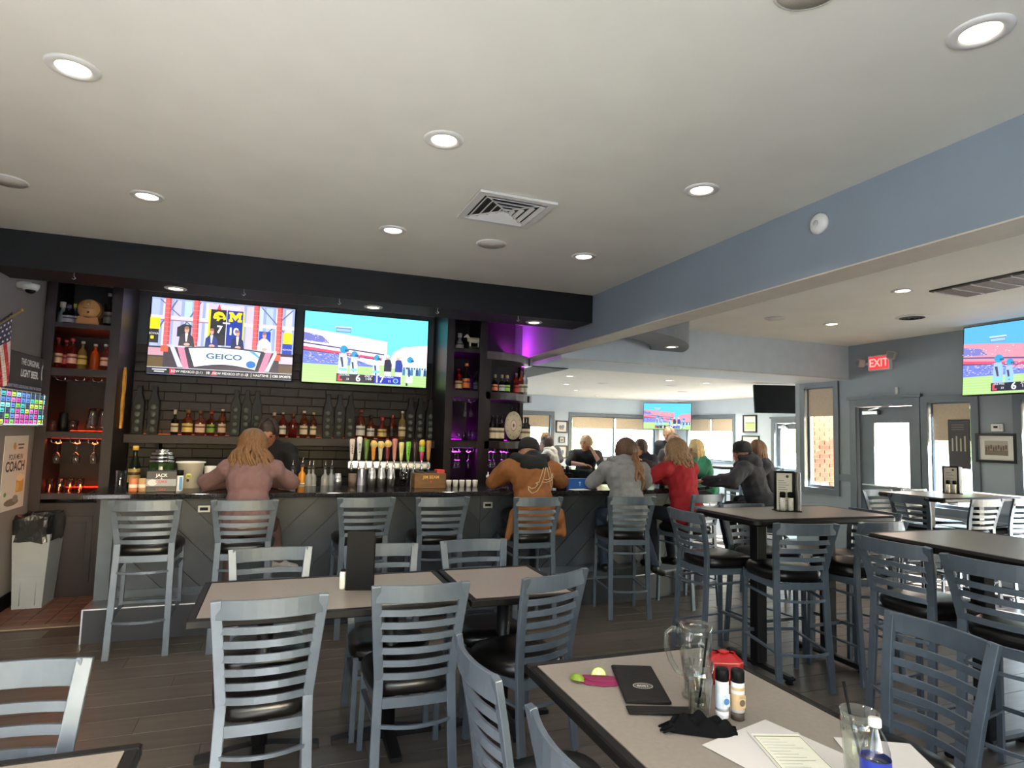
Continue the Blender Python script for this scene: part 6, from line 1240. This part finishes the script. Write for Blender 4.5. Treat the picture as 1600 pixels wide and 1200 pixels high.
def hand(mb, w, fdir, palm_n, curl=0.5, side=1, k=1.0):
    """palm and five unequal bent fingers from the wrist w along fdir; palm_n is where the palm looks"""
    f = V(fdir).normalized(); n = V(palm_n); n = (n-f*n.dot(f)).normalized(); s = f.cross(n).normalized()*side
    c = w+f*0.05*k
    M = Matrix((s, f, n)).transposed().to_4x4()
    mb.ball(c, (0.042*k, 0.055*k, 0.017*k), M.to_3x3().to_4x4())
    for i, (off, L) in enumerate(((-0.030, 0.062), (-0.010, 0.072), (0.011, 0.068), (0.030, 0.054))):
        a = w+f*0.088*k+s*off*k; d1 = (f*math.cos(curl*0.7)+n*math.sin(curl*0.7)).normalized(); b = a+d1*L*0.45*k
        d2 = (f*math.cos(curl*1.7)+n*math.sin(curl*1.7)).normalized(); e = b+d2*L*0.55*k
        mb.caps(a, b, 0.0098*k, 0.009*k, 8); mb.caps(b, e, 0.009*k, 0.0078*k, 8)
    a = w+f*0.03*k-s*0.034*k; b = a+(f*0.7-s*0.7+n*0.25).normalized()*0.035*k; e = b+(f*0.9-s*0.2+n*0.4).normalized()*0.03*k
    mb.caps(a, b, 0.0125*k, 0.011*k, 8); mb.caps(b, e, 0.011*k, 0.0088*k, 8)
def person(label, loc, yaw, J, look, sk, top, topm, legm, shoem, vox=0.010, sex='m', sleeve=1.0, inflate=0.016, hood=None, hs=1.15, long_top=0.0, collar=False, face=False, legs=True, hands=True):
    """J: joints in local space (x right, y forward, z up, origin on the floor under the hips); look: (turn, tilt) of the head in degrees"""
    J = {k: V(v) for k, v in J.items()}; P, C, N, H = J['pelvis'], J['chest'], J['neck'], J['head']
    f = 0.92 if sex == 'f' else 1.0
    if P.z < 0.9:      # elbows and wrists lie on the counter, not in it
        for s in 'LR':
            if J['el'+s].y > 0.1: J['el'+s].z = max(J['el'+s].z, 1.07+0.047*f+inflate)
            J['wr'+s].z = max(J['wr'+s].z, 1.07+0.030*f+inflate)
    HM = Matrix.Rotation(R(look[0]), 4, 'Z') @ Matrix.Rotation(R(look[1]), 4, 'X')
    up = (N-P).normalized(); lean = math.atan2(up.y, up.z); TM = Matrix.Rotation(-lean, 4, 'X')
    def arms(mb, g, cut=1.0):
        for s in 'LR':
            S_, E_, W_ = J['sh'+s], J['el'+s], J['wr'+s]
            mb.caps(S_, E_, 0.053*f+g, 0.043*f+g)
            if cut > 0.5: mb.caps(E_, E_+(W_-E_)*min(1, cut), 0.043*f+g, 0.029*f+g*0.9)
    def torso(mb, g):
        mb.ball(C, (0.165*f+g, 0.115+g, 0.20+g), TM); mb.ball(P+V((0, 0.0, 0.06)), (0.165*f+g+(0.01 if sex == 'f' else 0), 0.125+g, 0.13+g)); mb.ball((C+P)/2, (0.145*f+g, 0.108+g, 0.17+g), TM)
        mb.caps(J['shL'], J['shR'], 0.062*f+g, 0.062*f+g); mb.caps(C+up*0.1, N, 0.10*f+g, 0.06+g)
        if sex == 'f':
            for s in (-1, 1): mb.ball(C+TM.to_3x3() @ V((s*0.07, 0.085, 0.02)), (0.065+g, 0.055+g, 0.065+g))
    def leg(mb, g, to=1.0):
        for s in 'LR':
            h, k, a = J['hp'+s], J['kn'+s], J['an'+s]; mb.caps(h, k, 0.082*f+g, 0.056*f+g); mb.caps(k, k+(a-k)*to, 0.054*f+g, 0.036*f+g)
    b = MB(); torso(b, 0.0); arms(b, 0.0); b.caps(N-up*0.03, H+V((0, -0.01, -0.04)), 0.052*f, 0.050*f)
    if legs:
        leg(b, 0)
        for s in 'LR':
            a = J['an'+s]; d = J.get('toe'+s, a+V((0, 0.14, -0.05))); b.caps(a-(d-a)*0.2+V((0, 0, -0.03)), d, 0.036, 0.028)
    hm = lambda x, y, z: H+HM.to_3x3() @ (V((x, y, z))*HK)
    b.ball(H, (0.074*f*HK, 0.093*f*HK, 0.108*f*HK), HM); b.ball(hm(0, 0.030, -0.055), (0.054*f*HK, 0.062*f*HK, 0.058*f*HK), HM)
    b.caps(hm(0, 0.088, 0.005), hm(0, 0.105, -0.022), 0.010, 0.015, 8); b.caps(hm(-0.03, 0.080, 0.022), hm(0.03, 0.080, 0.022), 0.014, 0.014, 8); b.ball(hm(0, 0.082, -0.052), (0.024, 0.014, 0.012), HM); b.ball(hm(0, 0.074, -0.088), (0.024, 0.02, 0.018), HM)
    for s in (-1, 1): b.ball(hm(s*0.076*f, -0.002, -0.012), (0.012, 0.022, 0.032), HM)
    if hands:
        for s in 'LR':
            W_ = J['wr'+s]; E_ = J['el'+s]; fd = J.get('hd'+s, (W_-E_).normalized()); hand(b, W_, fd, J.get('pn'+s, V((0, 0, -1))), J['curl'+s].x if 'curl'+s in J else 0.5, 1 if s == 'R' else -1)
    body = obj('person', remesh(b, vox, 4), None, loc, yaw); body.data.materials.append(skin(sk)); tag(body, label, 'person')
    def child(name, mb, m, v=None, sm=6):
        o = obj(name, remesh(mb, v or vox, sm), body); o.data.materials.append(m)
        if name != 'shoe': folds(o.data, 0.0045 if name == 'trousers' else 0.011 if vox < 0.012 else 0.009, 21.0, len(label)*0.37)
        return o
    t = MB(); torso(t, inflate); arms(t, inflate, sleeve)
    if long_top: t.ball(P+V((0, 0, -0.02)), (0.19*f+inflate, 0.15+inflate, long_top+0.1))
    if collar: t.caps(N+V((-0.045, 0.01, 0.0)), N+V((0.045, 0.01, 0.0)), 0.06, 0.06)
    child(top, t, topm)
    if hood:
        h = MB(); n = 9
        for i in range(n):
            a0, a1 = math.pi*(1.0+i/n*1.0), math.pi*(1.0+(i+1)/n*1.0); q = lambda a: N+V((0.115*hs*math.cos(a), 0.02+0.105*hs*math.sin(a), 0.005+0.02*abs(math.cos(a))))
            h.caps(q(a0), q(a1), 0.042*hs, 0.042*hs)
        h.ball(N+V((0, -0.06, 0.03)), (0.085*hs, 0.06, 0.06*hs)); h.ball(N+V((0, -0.10*hs, -0.035)), (0.112*hs, 0.05*hs, 0.07*hs)); h.caps(N+V((-0.1, 0.02, 0)), N+V((-0.05, 0.10, -0.06)), 0.035, 0.025); h.caps(N+V((0.1, 0.02, 0)), N+V((0.05, 0.10, -0.06)), 0.035, 0.025); child('hood', h, hood)
    if legs:
        l = MB(); l.ball(P+V((0, 0, 0.04)), (0.165*f+0.014, 0.125+0.014, 0.12)); leg(l, 0.013, 0.96); child('trousers', l, legm)
        for s in 'LR':
            a = J['an'+s]; d = J.get('toe'+s, a+V((0, 0.14, -0.05))); sh = MB(); sh.caps(a-(d-a)*0.22+V((0, 0, -0.03)), d, 0.043, 0.036); sh.caps(a+V((0, 0, -0.01)), a+(d-a)*0.35, 0.042, 0.036); child('shoe', sh, shoem, max(vox, 0.01), 4)
    if face:
        for s in (-1, 1):
            MB().ball(hm(s*0.029, 0.087*f, 0.008), (0.0125, 0.006, 0.007), HM).build('eye', mat('eye_dark', (40, 30, 26), 0.2), body); MB().caps(hm(s*0.018, 0.096*f, 0.026), hm(s*0.045, 0.086*f, 0.026), 0.004, 0.003, 6).build('eyebrow', mat('brow', (70, 52, 40), 0.8), body)
        MB().caps(hm(-0.02, 0.0925*f, -0.052), hm(0.02, 0.0925*f, -0.052), 0.0055, 0.0055, 8).build('mouth', mat('lips', (160, 84, 80), 0.5), body)
    body['hm'] = 0; del body['hm']
    return body, hm, HM
def hair(body, hm, HM, m, length, n=70, r=0.012, wave=0.0, spread=1.0, crown=(0, -0.012, 0.022), rad=(0.083, 0.098, 0.104), front=0.35, seed=1, name='hair', ears=True, out=0.0):
    """a scalp cap plus locks that run from the crown over the skull and hang"""
    rd = random.Random(seed); o = MB(); o.ball(hm(*crown), tuple(v*HK for v in rad), HM)
    for i in range(n):
        a = 2*math.pi*(i+rd.random()*0.7)/n      # 0 = right side, pi/2 = face
        fc = math.sin(a)
        if fc > front+0.25*rd.random(): continue
        pts = []; rs = []
        for k in range(7):
            p = R(82-k*20); pts.append(hm(crown[0]+rad[0]*1.03*math.cos(p)*math.cos(a), crown[1]+rad[1]*1.03*math.cos(p)*math.sin(a), crown[2]+rad[2]*1.03*math.sin(p))); rs.append(r*(0.8+0.3*rd.random()))
            if p < 0 and k >= 5: break
        base = pts[-1]; L = length*(0.8+0.4*rd.random()); ph = rd.uniform(0, 6.3); st = max(2, int(L/0.03)); d = (base-hm(0, -0.01, base.z-hm(0, 0, 0).z)); d.z = 0; d = d.normalized() if d.length > 1e-4 else V((0, -1, 0)); sd_ = V((-d.y, d.x, 0))
        for k in range(1, st+1):
            q = k/st; pts.append(base+V((0, 0, -L*q))+d*(out*math.sin(q*2.2)+wave*0.7*math.cos(ph+q*9))*spread+sd_*wave*math.sin(ph+q*9)); rs.append(r*(1.05-0.6*q))
        o.tube(pts, rs, 6)
    x = o.build(name, m, body); return x
def hair_mat(n, c): return mat('hair_'+n, c, 0.45, var=0.3, scale=30, stretch=(6, 6, 0.8), bump=0.3)
def cap_hat(body, hm, HM, m, brim=0.075, name='cap', tilt=0.0):
    M = Matrix.Translation(hm(0, -0.004, 0.028)) @ HM @ Matrix.Rotation(R(tilt), 4, 'X') @ Matrix.Scale(HK, 4); o = MB()
    o.lathe([(0.089, -0.02), (0.0905, 0.0), (0.086, 0.04), (0.068, 0.072), (0.035, 0.09), (0.001, 0.094)], 24, M=M @ Matrix.Diagonal((1, 1.13, 1, 1)))
    n = 12; pts = [(0.075*math.cos(math.pi*i/n), 0.055+(0.045+brim)*math.sin(math.pi*i/n)) for i in range(n+1)]
    x = o.build(name, m, body); MB().prism(pts, -0.018, -0.011, M).build('brim', m, x); MB().ball(M @ V((0, 0, 0.095)), 0.007).build('button', m, x); return x, M
def seated(seat=0.755, lean=0.10, hw=0.185, headf=0.03, knee=0.37, elL=(-0.27, 0.22, 1.10), elR=(0.27, 0.22, 1.10), wrL=(-0.12, 0.44, 1.12), wrR=(0.12, 0.44, 1.12), headz=0.0, foot=0.27, kneew=0.13, shz=0.0):
    z = seat+0.09
    return dict(pelvis=(0, 0, z), chest=(0, lean*0.62, z+0.34), neck=(0, lean, z+0.53), head=(0, lean+headf, z+0.665+headz),
                shL=(-hw, lean*0.92, z+0.475+shz), shR=(hw, lean*0.92, z+0.475+shz), elL=elL, elR=elR, wrL=wrL, wrR=wrR,
                hpL=(-0.09, 0.02, z-0.02), hpR=(0.09, 0.02, z-0.02), knL=(-kneew, knee, z-0.015), knR=(kneew, knee, z-0.015), anL=(-kneew+0.01, knee-0.07, foot+0.08), anR=(kneew-0.01, knee-0.07, foot+0.08),
                toeL=(-kneew, knee+0.08, foot+0.035), toeR=(kneew, knee+0.08, foot+0.035))
jean = cloth('jeans', (58, 72, 98)); blackc = cloth('black', (26, 26, 29)); darkj = cloth('dark_jeans', (34, 38, 50)); shoe_w = cloth('white_shoe', (206, 204, 200), 0.6, 0.05); shoe_b = cloth('black_shoe', (26, 25, 25), 0.4, 0.05)
# 1 woman in mauve, second stool
J = seated(lean=0.16, hw=0.175, headf=0.055, headz=-0.10, elL=(-0.33, 0.28, 1.13), elR=(0.31, 0.28, 1.12), wrL=(-0.16, 0.50, 1.12), wrR=(0.16, 0.50, 1.115), shz=-0.07); J['neck'] = (0, 0.16, 1.33)
J['anR'] = (0.24, 0.28, 0.50); J['knR'] = (0.17, 0.36, 0.80); J['toeR'] = (0.36, 0.30, 0.45)
b, hm, HM = person('woman in a mauve sweater with long blonde hair, leaning on the bar', (-0.21, 5.13, 0), R(-2), J, (-6, -18), (206, 158, 132), 'sweater', cloth('mauve', (136, 104, 106)), cloth('mauve_legs', (120, 92, 92)), shoe_w, 0.010, 'f', inflate=0.022)
hair(b, hm, HM, hair_mat('blonde', (112, 80, 48)), 0.21, 110, 0.013, 0.016, seed=2, front=0.2, out=0.075, rad=(0.092, 0.108, 0.110))
wt = MB(); wt.ball((0, 0.0, 0.855), (0.182, 0.146, 0.05)); o = obj('white_shirt_hem', remesh(wt, 0.01, 3), b); o.data.materials.append(cloth('white_hem', (214, 212, 206)))
# 2 bartender in black behind her
J = dict(pelvis=(0, 0, 0.95), chest=(0, 0.06, 1.27), neck=(0, 0.11, 1.40), head=(0.0, 0.17, 1.52), shL=(-0.19, 0.09, 1.36), shR=(0.19, 0.09, 1.36), elL=(-0.28, 0.14, 1.16), elR=(0.30, 0.13, 1.15), wrL=(-0.2, 0.34, 1.06), wrR=(0.22, 0.32, 1.02), hpL=(-0.09, 0, 0.93), hpR=(0.09, 0, 0.93), knL=(-0.1, 0.03, 0.5), knR=(0.1, 0.03, 0.5), anL=(-0.1, -0.02, 0.09), anR=(0.1, -0.02, 0.09), toeL=(-0.1, 0.12, 0.04), toeR=(0.1, 0.12, 0.04))
b, hm, HM = person('bartender in a black shirt working behind the blonde woman', (-0.03, 6.46, 0), R(150), J, (30, -22), (196, 132, 104), 'black_shirt', blackc, blackc, shoe_b, 0.011, 'm', sleeve=0.45, inflate=0.022, face=True)
hair(b, hm, HM, hair_mat('dark', (48, 36, 30)), 0.01, 60, 0.009, 0.0, seed=3, front=0.3)
# 3 man in the tan jacket with the script letter
J = seated(lean=0.15, hw=0.205, headf=0.05, headz=-0.09, elL=(-0.31, 0.24, 1.11), elR=(0.33, 0.24, 1.11), wrL=(-0.16, 0.48, 1.12), wrR=(0.18, 0.48, 1.12), shz=-0.06); J['neck'] = (0, 0.15, 1.34)
tan = cloth('tan_jacket', (150, 92, 44), 0.8); hoodie_b = cloth('black_hood', (20, 20, 23))
b, hm, HM = person('man in a tan jacket with a large script A and a black cap', (2.12, 5.09, 0), R(-4), J, (-20, -15), (200, 150, 122), 'tan_jacket', tan, blackc, shoe_w, 0.010, 'm', inflate=0.038, hood=hoodie_b, long_top=0.08, hs=1.22)
cap_hat(b, hm, HM, cloth('cap_black', (28, 28, 30)), 0.07)
# jacket tail and the embroidered letter, laid on the jacket's back
jt = MB(); jt.caps((-0.2, -0.10, 0.90), (-0.27, -0.12, 0.70), 0.055, 0.03); jt.caps((0.2, -0.08, 0.90), (0.24, -0.10, 0.72), 0.05, 0.03); jt.caps((-0.26, -0.11, 0.72), (0.22, -0.10, 0.74), 0.03, 0.03); jt.caps((-0.2, -0.12, 0.86), (0.2, -0.11, 0.86), 0.045, 0.045)
o = obj('jacket_tail', remesh(jt, 0.011, 8), b); o.data.materials.append(tan)
A_ = [[(0.30, 0.36), (0.36, 0.52), (0.44, 0.74), (0.52, 0.96), (0.62, 1.0), (0.66, 0.9)], [(0.66, 0.9), (0.70, 0.6), (0.76, 0.3), (0.82, 0.08), (0.9, 0.02)], [(0.9, 0.02), (0.84, 0.0), (0.72, 0.1), (0.66, 0.3), (0.60, 0.56), (0.58, 0.8), (0.55, 0.86)],
      [(0.55, 0.86), (0.50, 0.70), (0.44, 0.5), (0.36, 0.28), (0.24, 0.08), (0.10, 0.0), (0.02, 0.10), (0.02, 0.22)], [(0.02, 0.22), (0.10, 0.14), (0.20, 0.18), (0.26, 0.30), (0.20, 0.32)], [(0.20, 0.32), (0.30, 0.36)], [(0.44, 0.44), (0.56, 0.42), (0.66, 0.46), (0.74, 0.54), (0.76, 0.62)], [(0.40, 0.36), (0.54, 0.34), (0.68, 0.38), (0.78, 0.50), (0.76, 0.62)]]
def on_back(u, v):
    x = 0.085+(u-0.5)*0.33; z = 1.07+v*0.27
    return V((x, -0.30, z))
bpy.context.view_layer.update()
jk = [c for c in b.children if c.name.startswith('tan_jacket')][0]
def stick(p):
    ok, q, nrm, _ = jk.ray_cast(p, V((0, 1, 0)))
    return q+V((0, -0.004, 0)) if ok else None
em = MB()
for st in A_:
    pts = []
    for i in range(len(st)-1):
        for k in range(5):
            t_ = k/5; q = stick(on_back(st[i][0]*(1-t_)+st[i+1][0]*t_, st[i][1]*(1-t_)+st[i+1][1]*t_))
            if q is not None: pts.append(q)
    q = stick(on_back(*st[-1]))
    if q is not None: pts.append(q)
    if len(pts) > 1: em.tube(pts, 0.0042, 6)
em.build('embroidered_letter', cloth('cream_thread', (216, 190, 156)), b)
# 4 woman in the grey hoodie with a ponytail
J = seated(lean=0.14, hw=0.175, headf=0.03, headz=-0.09, elL=(-0.27, 0.25, 1.12), elR=(0.27, 0.25, 1.12), wrL=(-0.18, 0.48, 1.12), wrR=(0.14, 0.48, 1.12), shz=-0.06); J['neck'] = (0, 0.14, 1.34)
J['head'] = (0.035, 0.17, 1.42+0.0); J['knR'] = (0.22, 0.30, 0.76); J['anR'] = (0.34, 0.14, 0.36); J['toeR'] = (0.43, 0.2, 0.29)
grey = cloth('grey_hoodie', (150, 152, 156), 0.9)
b, hm, HM = person('woman in a grey hoodie with a brown ponytail at the bar', (3.04, 5.05, 0), R(-10), J, (4, -6), (202, 152, 124), 'grey_hoodie', grey, jean, shoe_b, 0.010, 'f', inflate=0.034, hood=grey, hs=1.0, long_top=0.02)
hair(b, hm, HM, hair_mat('brown', (84, 60, 44)), 0.01, 70, 0.011, seed=5, front=0.3, rad=(0.088, 0.104, 0.11))
o = MB(); rd = random.Random(6)
for i in range(22):
    a = rd.uniform(0, 6.3); r0 = rd.uniform(0, 0.022); L = rd.uniform(0.22, 0.34); ph = rd.uniform(0, 6.3); base = hm(0.03, -0.125, -0.03); pts = [base+V((r0*math.cos(a), r0*0.6*math.sin(a), 0.03))]
    for k in range(1, 9): q = k/8; pts.append(base+V((r0*(1+2.2*q)*math.cos(a)+0.03*q+0.02*math.sin(ph+q*8), -0.055*math.sin(q*2.2)+r0*math.sin(a), -L*q)))
    o.tube(pts, [0.011]*7+[0.008, 0.004], 6)
o.build('ponytail', hair_mat('brown_tips', (122, 86, 58)), b)
# 5 woman in red with curly hair, hand with a phone
J = seated(lean=0.13, hw=0.19, headf=0.03, headz=-0.08, elL=(-0.36, 0.26, 1.13), elR=(0.30, 0.22, 1.10), wrL=(-0.24, 0.46, 1.20), wrR=(0.05, 0.44, 1.14), shz=-0.05); J['neck'] = (0, 0.13, 1.35)
b, hm, HM = person('woman in a red sweater with wavy light brown hair at the bar', (3.78, 5.17, 0), R(14), J, (8, -10), (208, 158, 134), 'red_sweater', cloth('red', (176, 26, 40)), darkj, shoe_b, 0.010, 'f', inflate=0.030, long_top=0.03)
hair(b, hm, HM, hair_mat('light_brown', (142, 112, 82)), 0.16, 90, 0.014, 0.02, seed=7, front=0.25, out=0.045, rad=(0.094, 0.108, 0.11))
# 6 man in the dark hoodie with a cap, turned to the left
J = seated(lean=0.16, hw=0.20, headf=0.04, headz=-0.07, elL=(-0.40, 0.22, 1.10), elR=(0.30, 0.22, 1.08), wrL=(-0.44, 0.48, 1.14), wrR=(0.14, 0.46, 1.12), shz=-0.05); J['neck'] = (0, 0.16, 1.36)
dh = cloth('charcoal_hoodie', (56, 58, 66), 0.85)
b, hm, HM = person('man in a charcoal hoodie and dark cap, face turned left', (4.87, 5.36, 0), R(38), J, (52, -4), (196, 140, 116), 'charcoal_hoodie', dh, darkj, shoe_b, 0.010, 'm', inflate=0.034, hood=dh, long_top=0.02, face=True)
cap_hat(b, hm, HM, cloth('cap_dark', (48, 50, 52)), 0.06)
MB().ball(hm(0, -0.025, -0.02), (0.084, 0.092, 0.07), HM).build('hair', hair_mat('dark', (48, 36, 30)), b)
# ---- farther people around the round end of the bar
def around(x, y): return math.atan2(-(CX-x), (CY-y))   # yaw that faces the centre of the round bar
def far_person(label, x, y, yaw, look, sk, top, tm, hm_c, hl, sex, seed, vox=0.014, arms=None, lean=0.14, face=True, hw=0.19, headz=-0.06, shoe=None, wave=0.006, **kw):
    J = seated(lean=lean, hw=hw, headf=0.04, headz=headz, **(arms or {})); J['neck'] = (0, lean, J['pelvis'][2]+0.53+headz*0.8); 
    for s in 'LR': q = J['sh'+s]; J['sh'+s] = (q[0], q[1], q[2]+headz*0.7)
    b, hm, HM = person(label, (x, y, 0), yaw, J, look, sk, top, tm, darkj, shoe or shoe_b, vox, sex, face=face, inflate=0.024, **kw)
    if hm_c: hair(b, hm, HM, hair_mat('c%d_%d_%d' % hm_c, hm_c), hl, 60, 0.012, wave, seed=seed, front=0.25, out=0.02 if hl > 0.08 else 0.0)
    return b, hm, HM
far_person('woman with long straight brown hair behind the man in the charcoal hoodie', 5.68, 6.08, around(5.68, 6.08), (20, -4), (206, 160, 136), 'navy_top', cloth('navy_top', (44, 48, 62)), (104, 72, 48), 0.26, 'f', 21, headz=-0.07)
far_person('blonde woman in a green top beyond the woman in red', 5.43, 6.98, around(5.43, 6.98), (10, -8), (216, 170, 146), 'green_top', cloth('green_top', (70, 160, 122)), (216, 190, 140), 0.24, 'f', 22, headz=-0.08)
far_person('dark haired woman in a dark printed top facing us across the bar', 5.52, 8.62, around(5.52, 8.62), (0, -8), (206, 156, 132), 'printed_top', cloth('printed_top', (50, 42, 58)), (66, 46, 40), 0.08, 'f', 23, headz=-0.10, arms=dict(elL=(-0.26, 0.2, 1.06), wrL=(-0.14, 0.36, 1.22)))
b, hm, HM = far_person('grey haired man in a black polo with his hand at his mouth', 4.72, 9.18, around(4.72, 9.18)+R(14), (-28, 2), (212, 150, 126), 'black_polo', cloth('black_polo', (40, 42, 46)), (186, 160, 132), 0.012, 'm', 24, sleeve=0.45, headz=-0.06, lean=0.2,
    arms=dict(elL=(-0.24, 0.42, 1.10), wrL=(-0.12, 0.345, 1.335), elR=(0.26, 0.36, 1.10), wrR=(0.02, 0.44, 1.10)))
far_person('person in a white hoodie seen from behind at the far side of the bar', 4.42, 9.70, R(60), (10, -6), (150, 104, 80), 'white_hoodie', cloth('white_hoodie', (226, 222, 212)), (56, 40, 34), 0.03, 'm', 25, headz=-0.09, face=False, hood=cloth('white_hoodie', (226, 222, 212)))
far_person('man in grey behind the person in the white hoodie', 4.62, 10.55, R(150), (0, -2), (206, 140, 110), 'grey_shirt', cloth('grey_shirt', (96, 96, 100)), (150, 110, 80), 0.01, 'm', 26, headz=-0.04)
# standing man in black
J = dict(pelvis=(0, 0, 0.98), chest=(0, 0.03, 1.30), neck=(0, 0.05, 1.50), head=(0.0, 0.10, 1.635), shL=(-0.2, 0.05, 1.45), shR=(0.2, 0.05, 1.45), elL=(-0.26, 0.02, 1.18), elR=(0.26, 0.02, 1.18), wrL=(-0.22, 0.2, 1.0), wrR=(0.22, 0.2, 1.0), hpL=(-0.09, 0, 0.95), hpR=(0.09, 0, 0.95), knL=(-0.1, 0.03, 0.52), knR=(0.1, 0.03, 0.52), anL=(-0.1, -0.02, 0.09), anR=(0.1, -0.02, 0.09), toeL=(-0.1, 0.13, 0.04), toeR=(0.1, 0.13, 0.04))
b, hm, HM = person('standing man in a dark shirt below the far television', (6.62, 9.55, 0), R(125), J, (-10, -12), (204, 152, 124), 'dark_shirt', cloth('dark_shirt', (52, 56, 64)), darkj, shoe_b, 0.014, 'm', sleeve=0.5, inflate=0.028, face=True)
hair(b, hm, HM, hair_mat('sandy', (160, 128, 94)), 0.01, 60, 0.011, seed=27, front=0.25)
# person in a pale cap between them
b, hm, HM = far_person('person in a pale cap between the standing man and the woman in red', 6.24, 8.80, around(6.24, 8.80)+R(10), (15, -10), (216, 160, 136), 'grey_shirt', cloth('grey_shirt', (96, 96, 100)), (150, 120, 90), 0.02, 'm', 28, headz=0.0)
cap_hat(b, hm, HM, cloth('pale_cap', (222, 184, 160)), 0.06)
# smart phone and tumbler of the woman in red, cup of the facing woman
c, s = math.cos(R(14)), math.sin(R(14)); q = V((3.78+(-0.21*c-0.50*s), 5.17+(-0.21*s+0.50*c), 1.25))
t = thing('smart_phone', 'dark smartphone held up by the woman in red', 'phone', q, R(20)); t.rotation_euler = (R(25), R(-30), R(20)); MB().box((-0.038, -0.004, -0.075), (0.038, 0.004, 0.075), ch=0.003).build('phone_case', m_blk, t); MB().box((-0.034, -0.0052, -0.07), (0.034, -0.004, 0.07)).build('phone_screen', mat('phone_screen', (60, 62, 66), 0.15), t)
t = thing('travel_cup', 'dark green travel cup on the bar before the woman in red', 'cup', (3.86, 5.72, ZB)); MB().lathe([(0.03, 0), (0.042, 0.16), (0.044, 0.165)], 20).build('cup_body', mat('cup_green', (30, 80, 66), 0.35), t); MB().lathe([(0.045, 0.165), (0.045, 0.18), (0.036, 0.188), (0.001, 0.188)], 20, closed=False).build('lid', mat('lid_grey', (170, 176, 176), 0.35), t)
t = thing('shoulder_bag', 'olive brown bag hanging at the bar front before the woman in red', 'bag', (3.46, 5.50, 0.62), R(8))
bg_ = MB(); bg_.ball((0, 0, 0.12), (0.15, 0.06, 0.15)); bg_.ball((0, 0, 0.2), (0.12, 0.05, 0.1)); o = obj('bag_body', remesh(bg_, 0.012, 4), t); o.data.materials.append(cloth('olive_bag', (92, 78, 56), 0.7)); MB().tube([(-0.09, 0, 0.26), (-0.05, 0, 0.36), (0.05, 0, 0.36), (0.09, 0, 0.26)], 0.01, 8).build('strap', cloth('olive_bag', (92, 78, 56)), t)
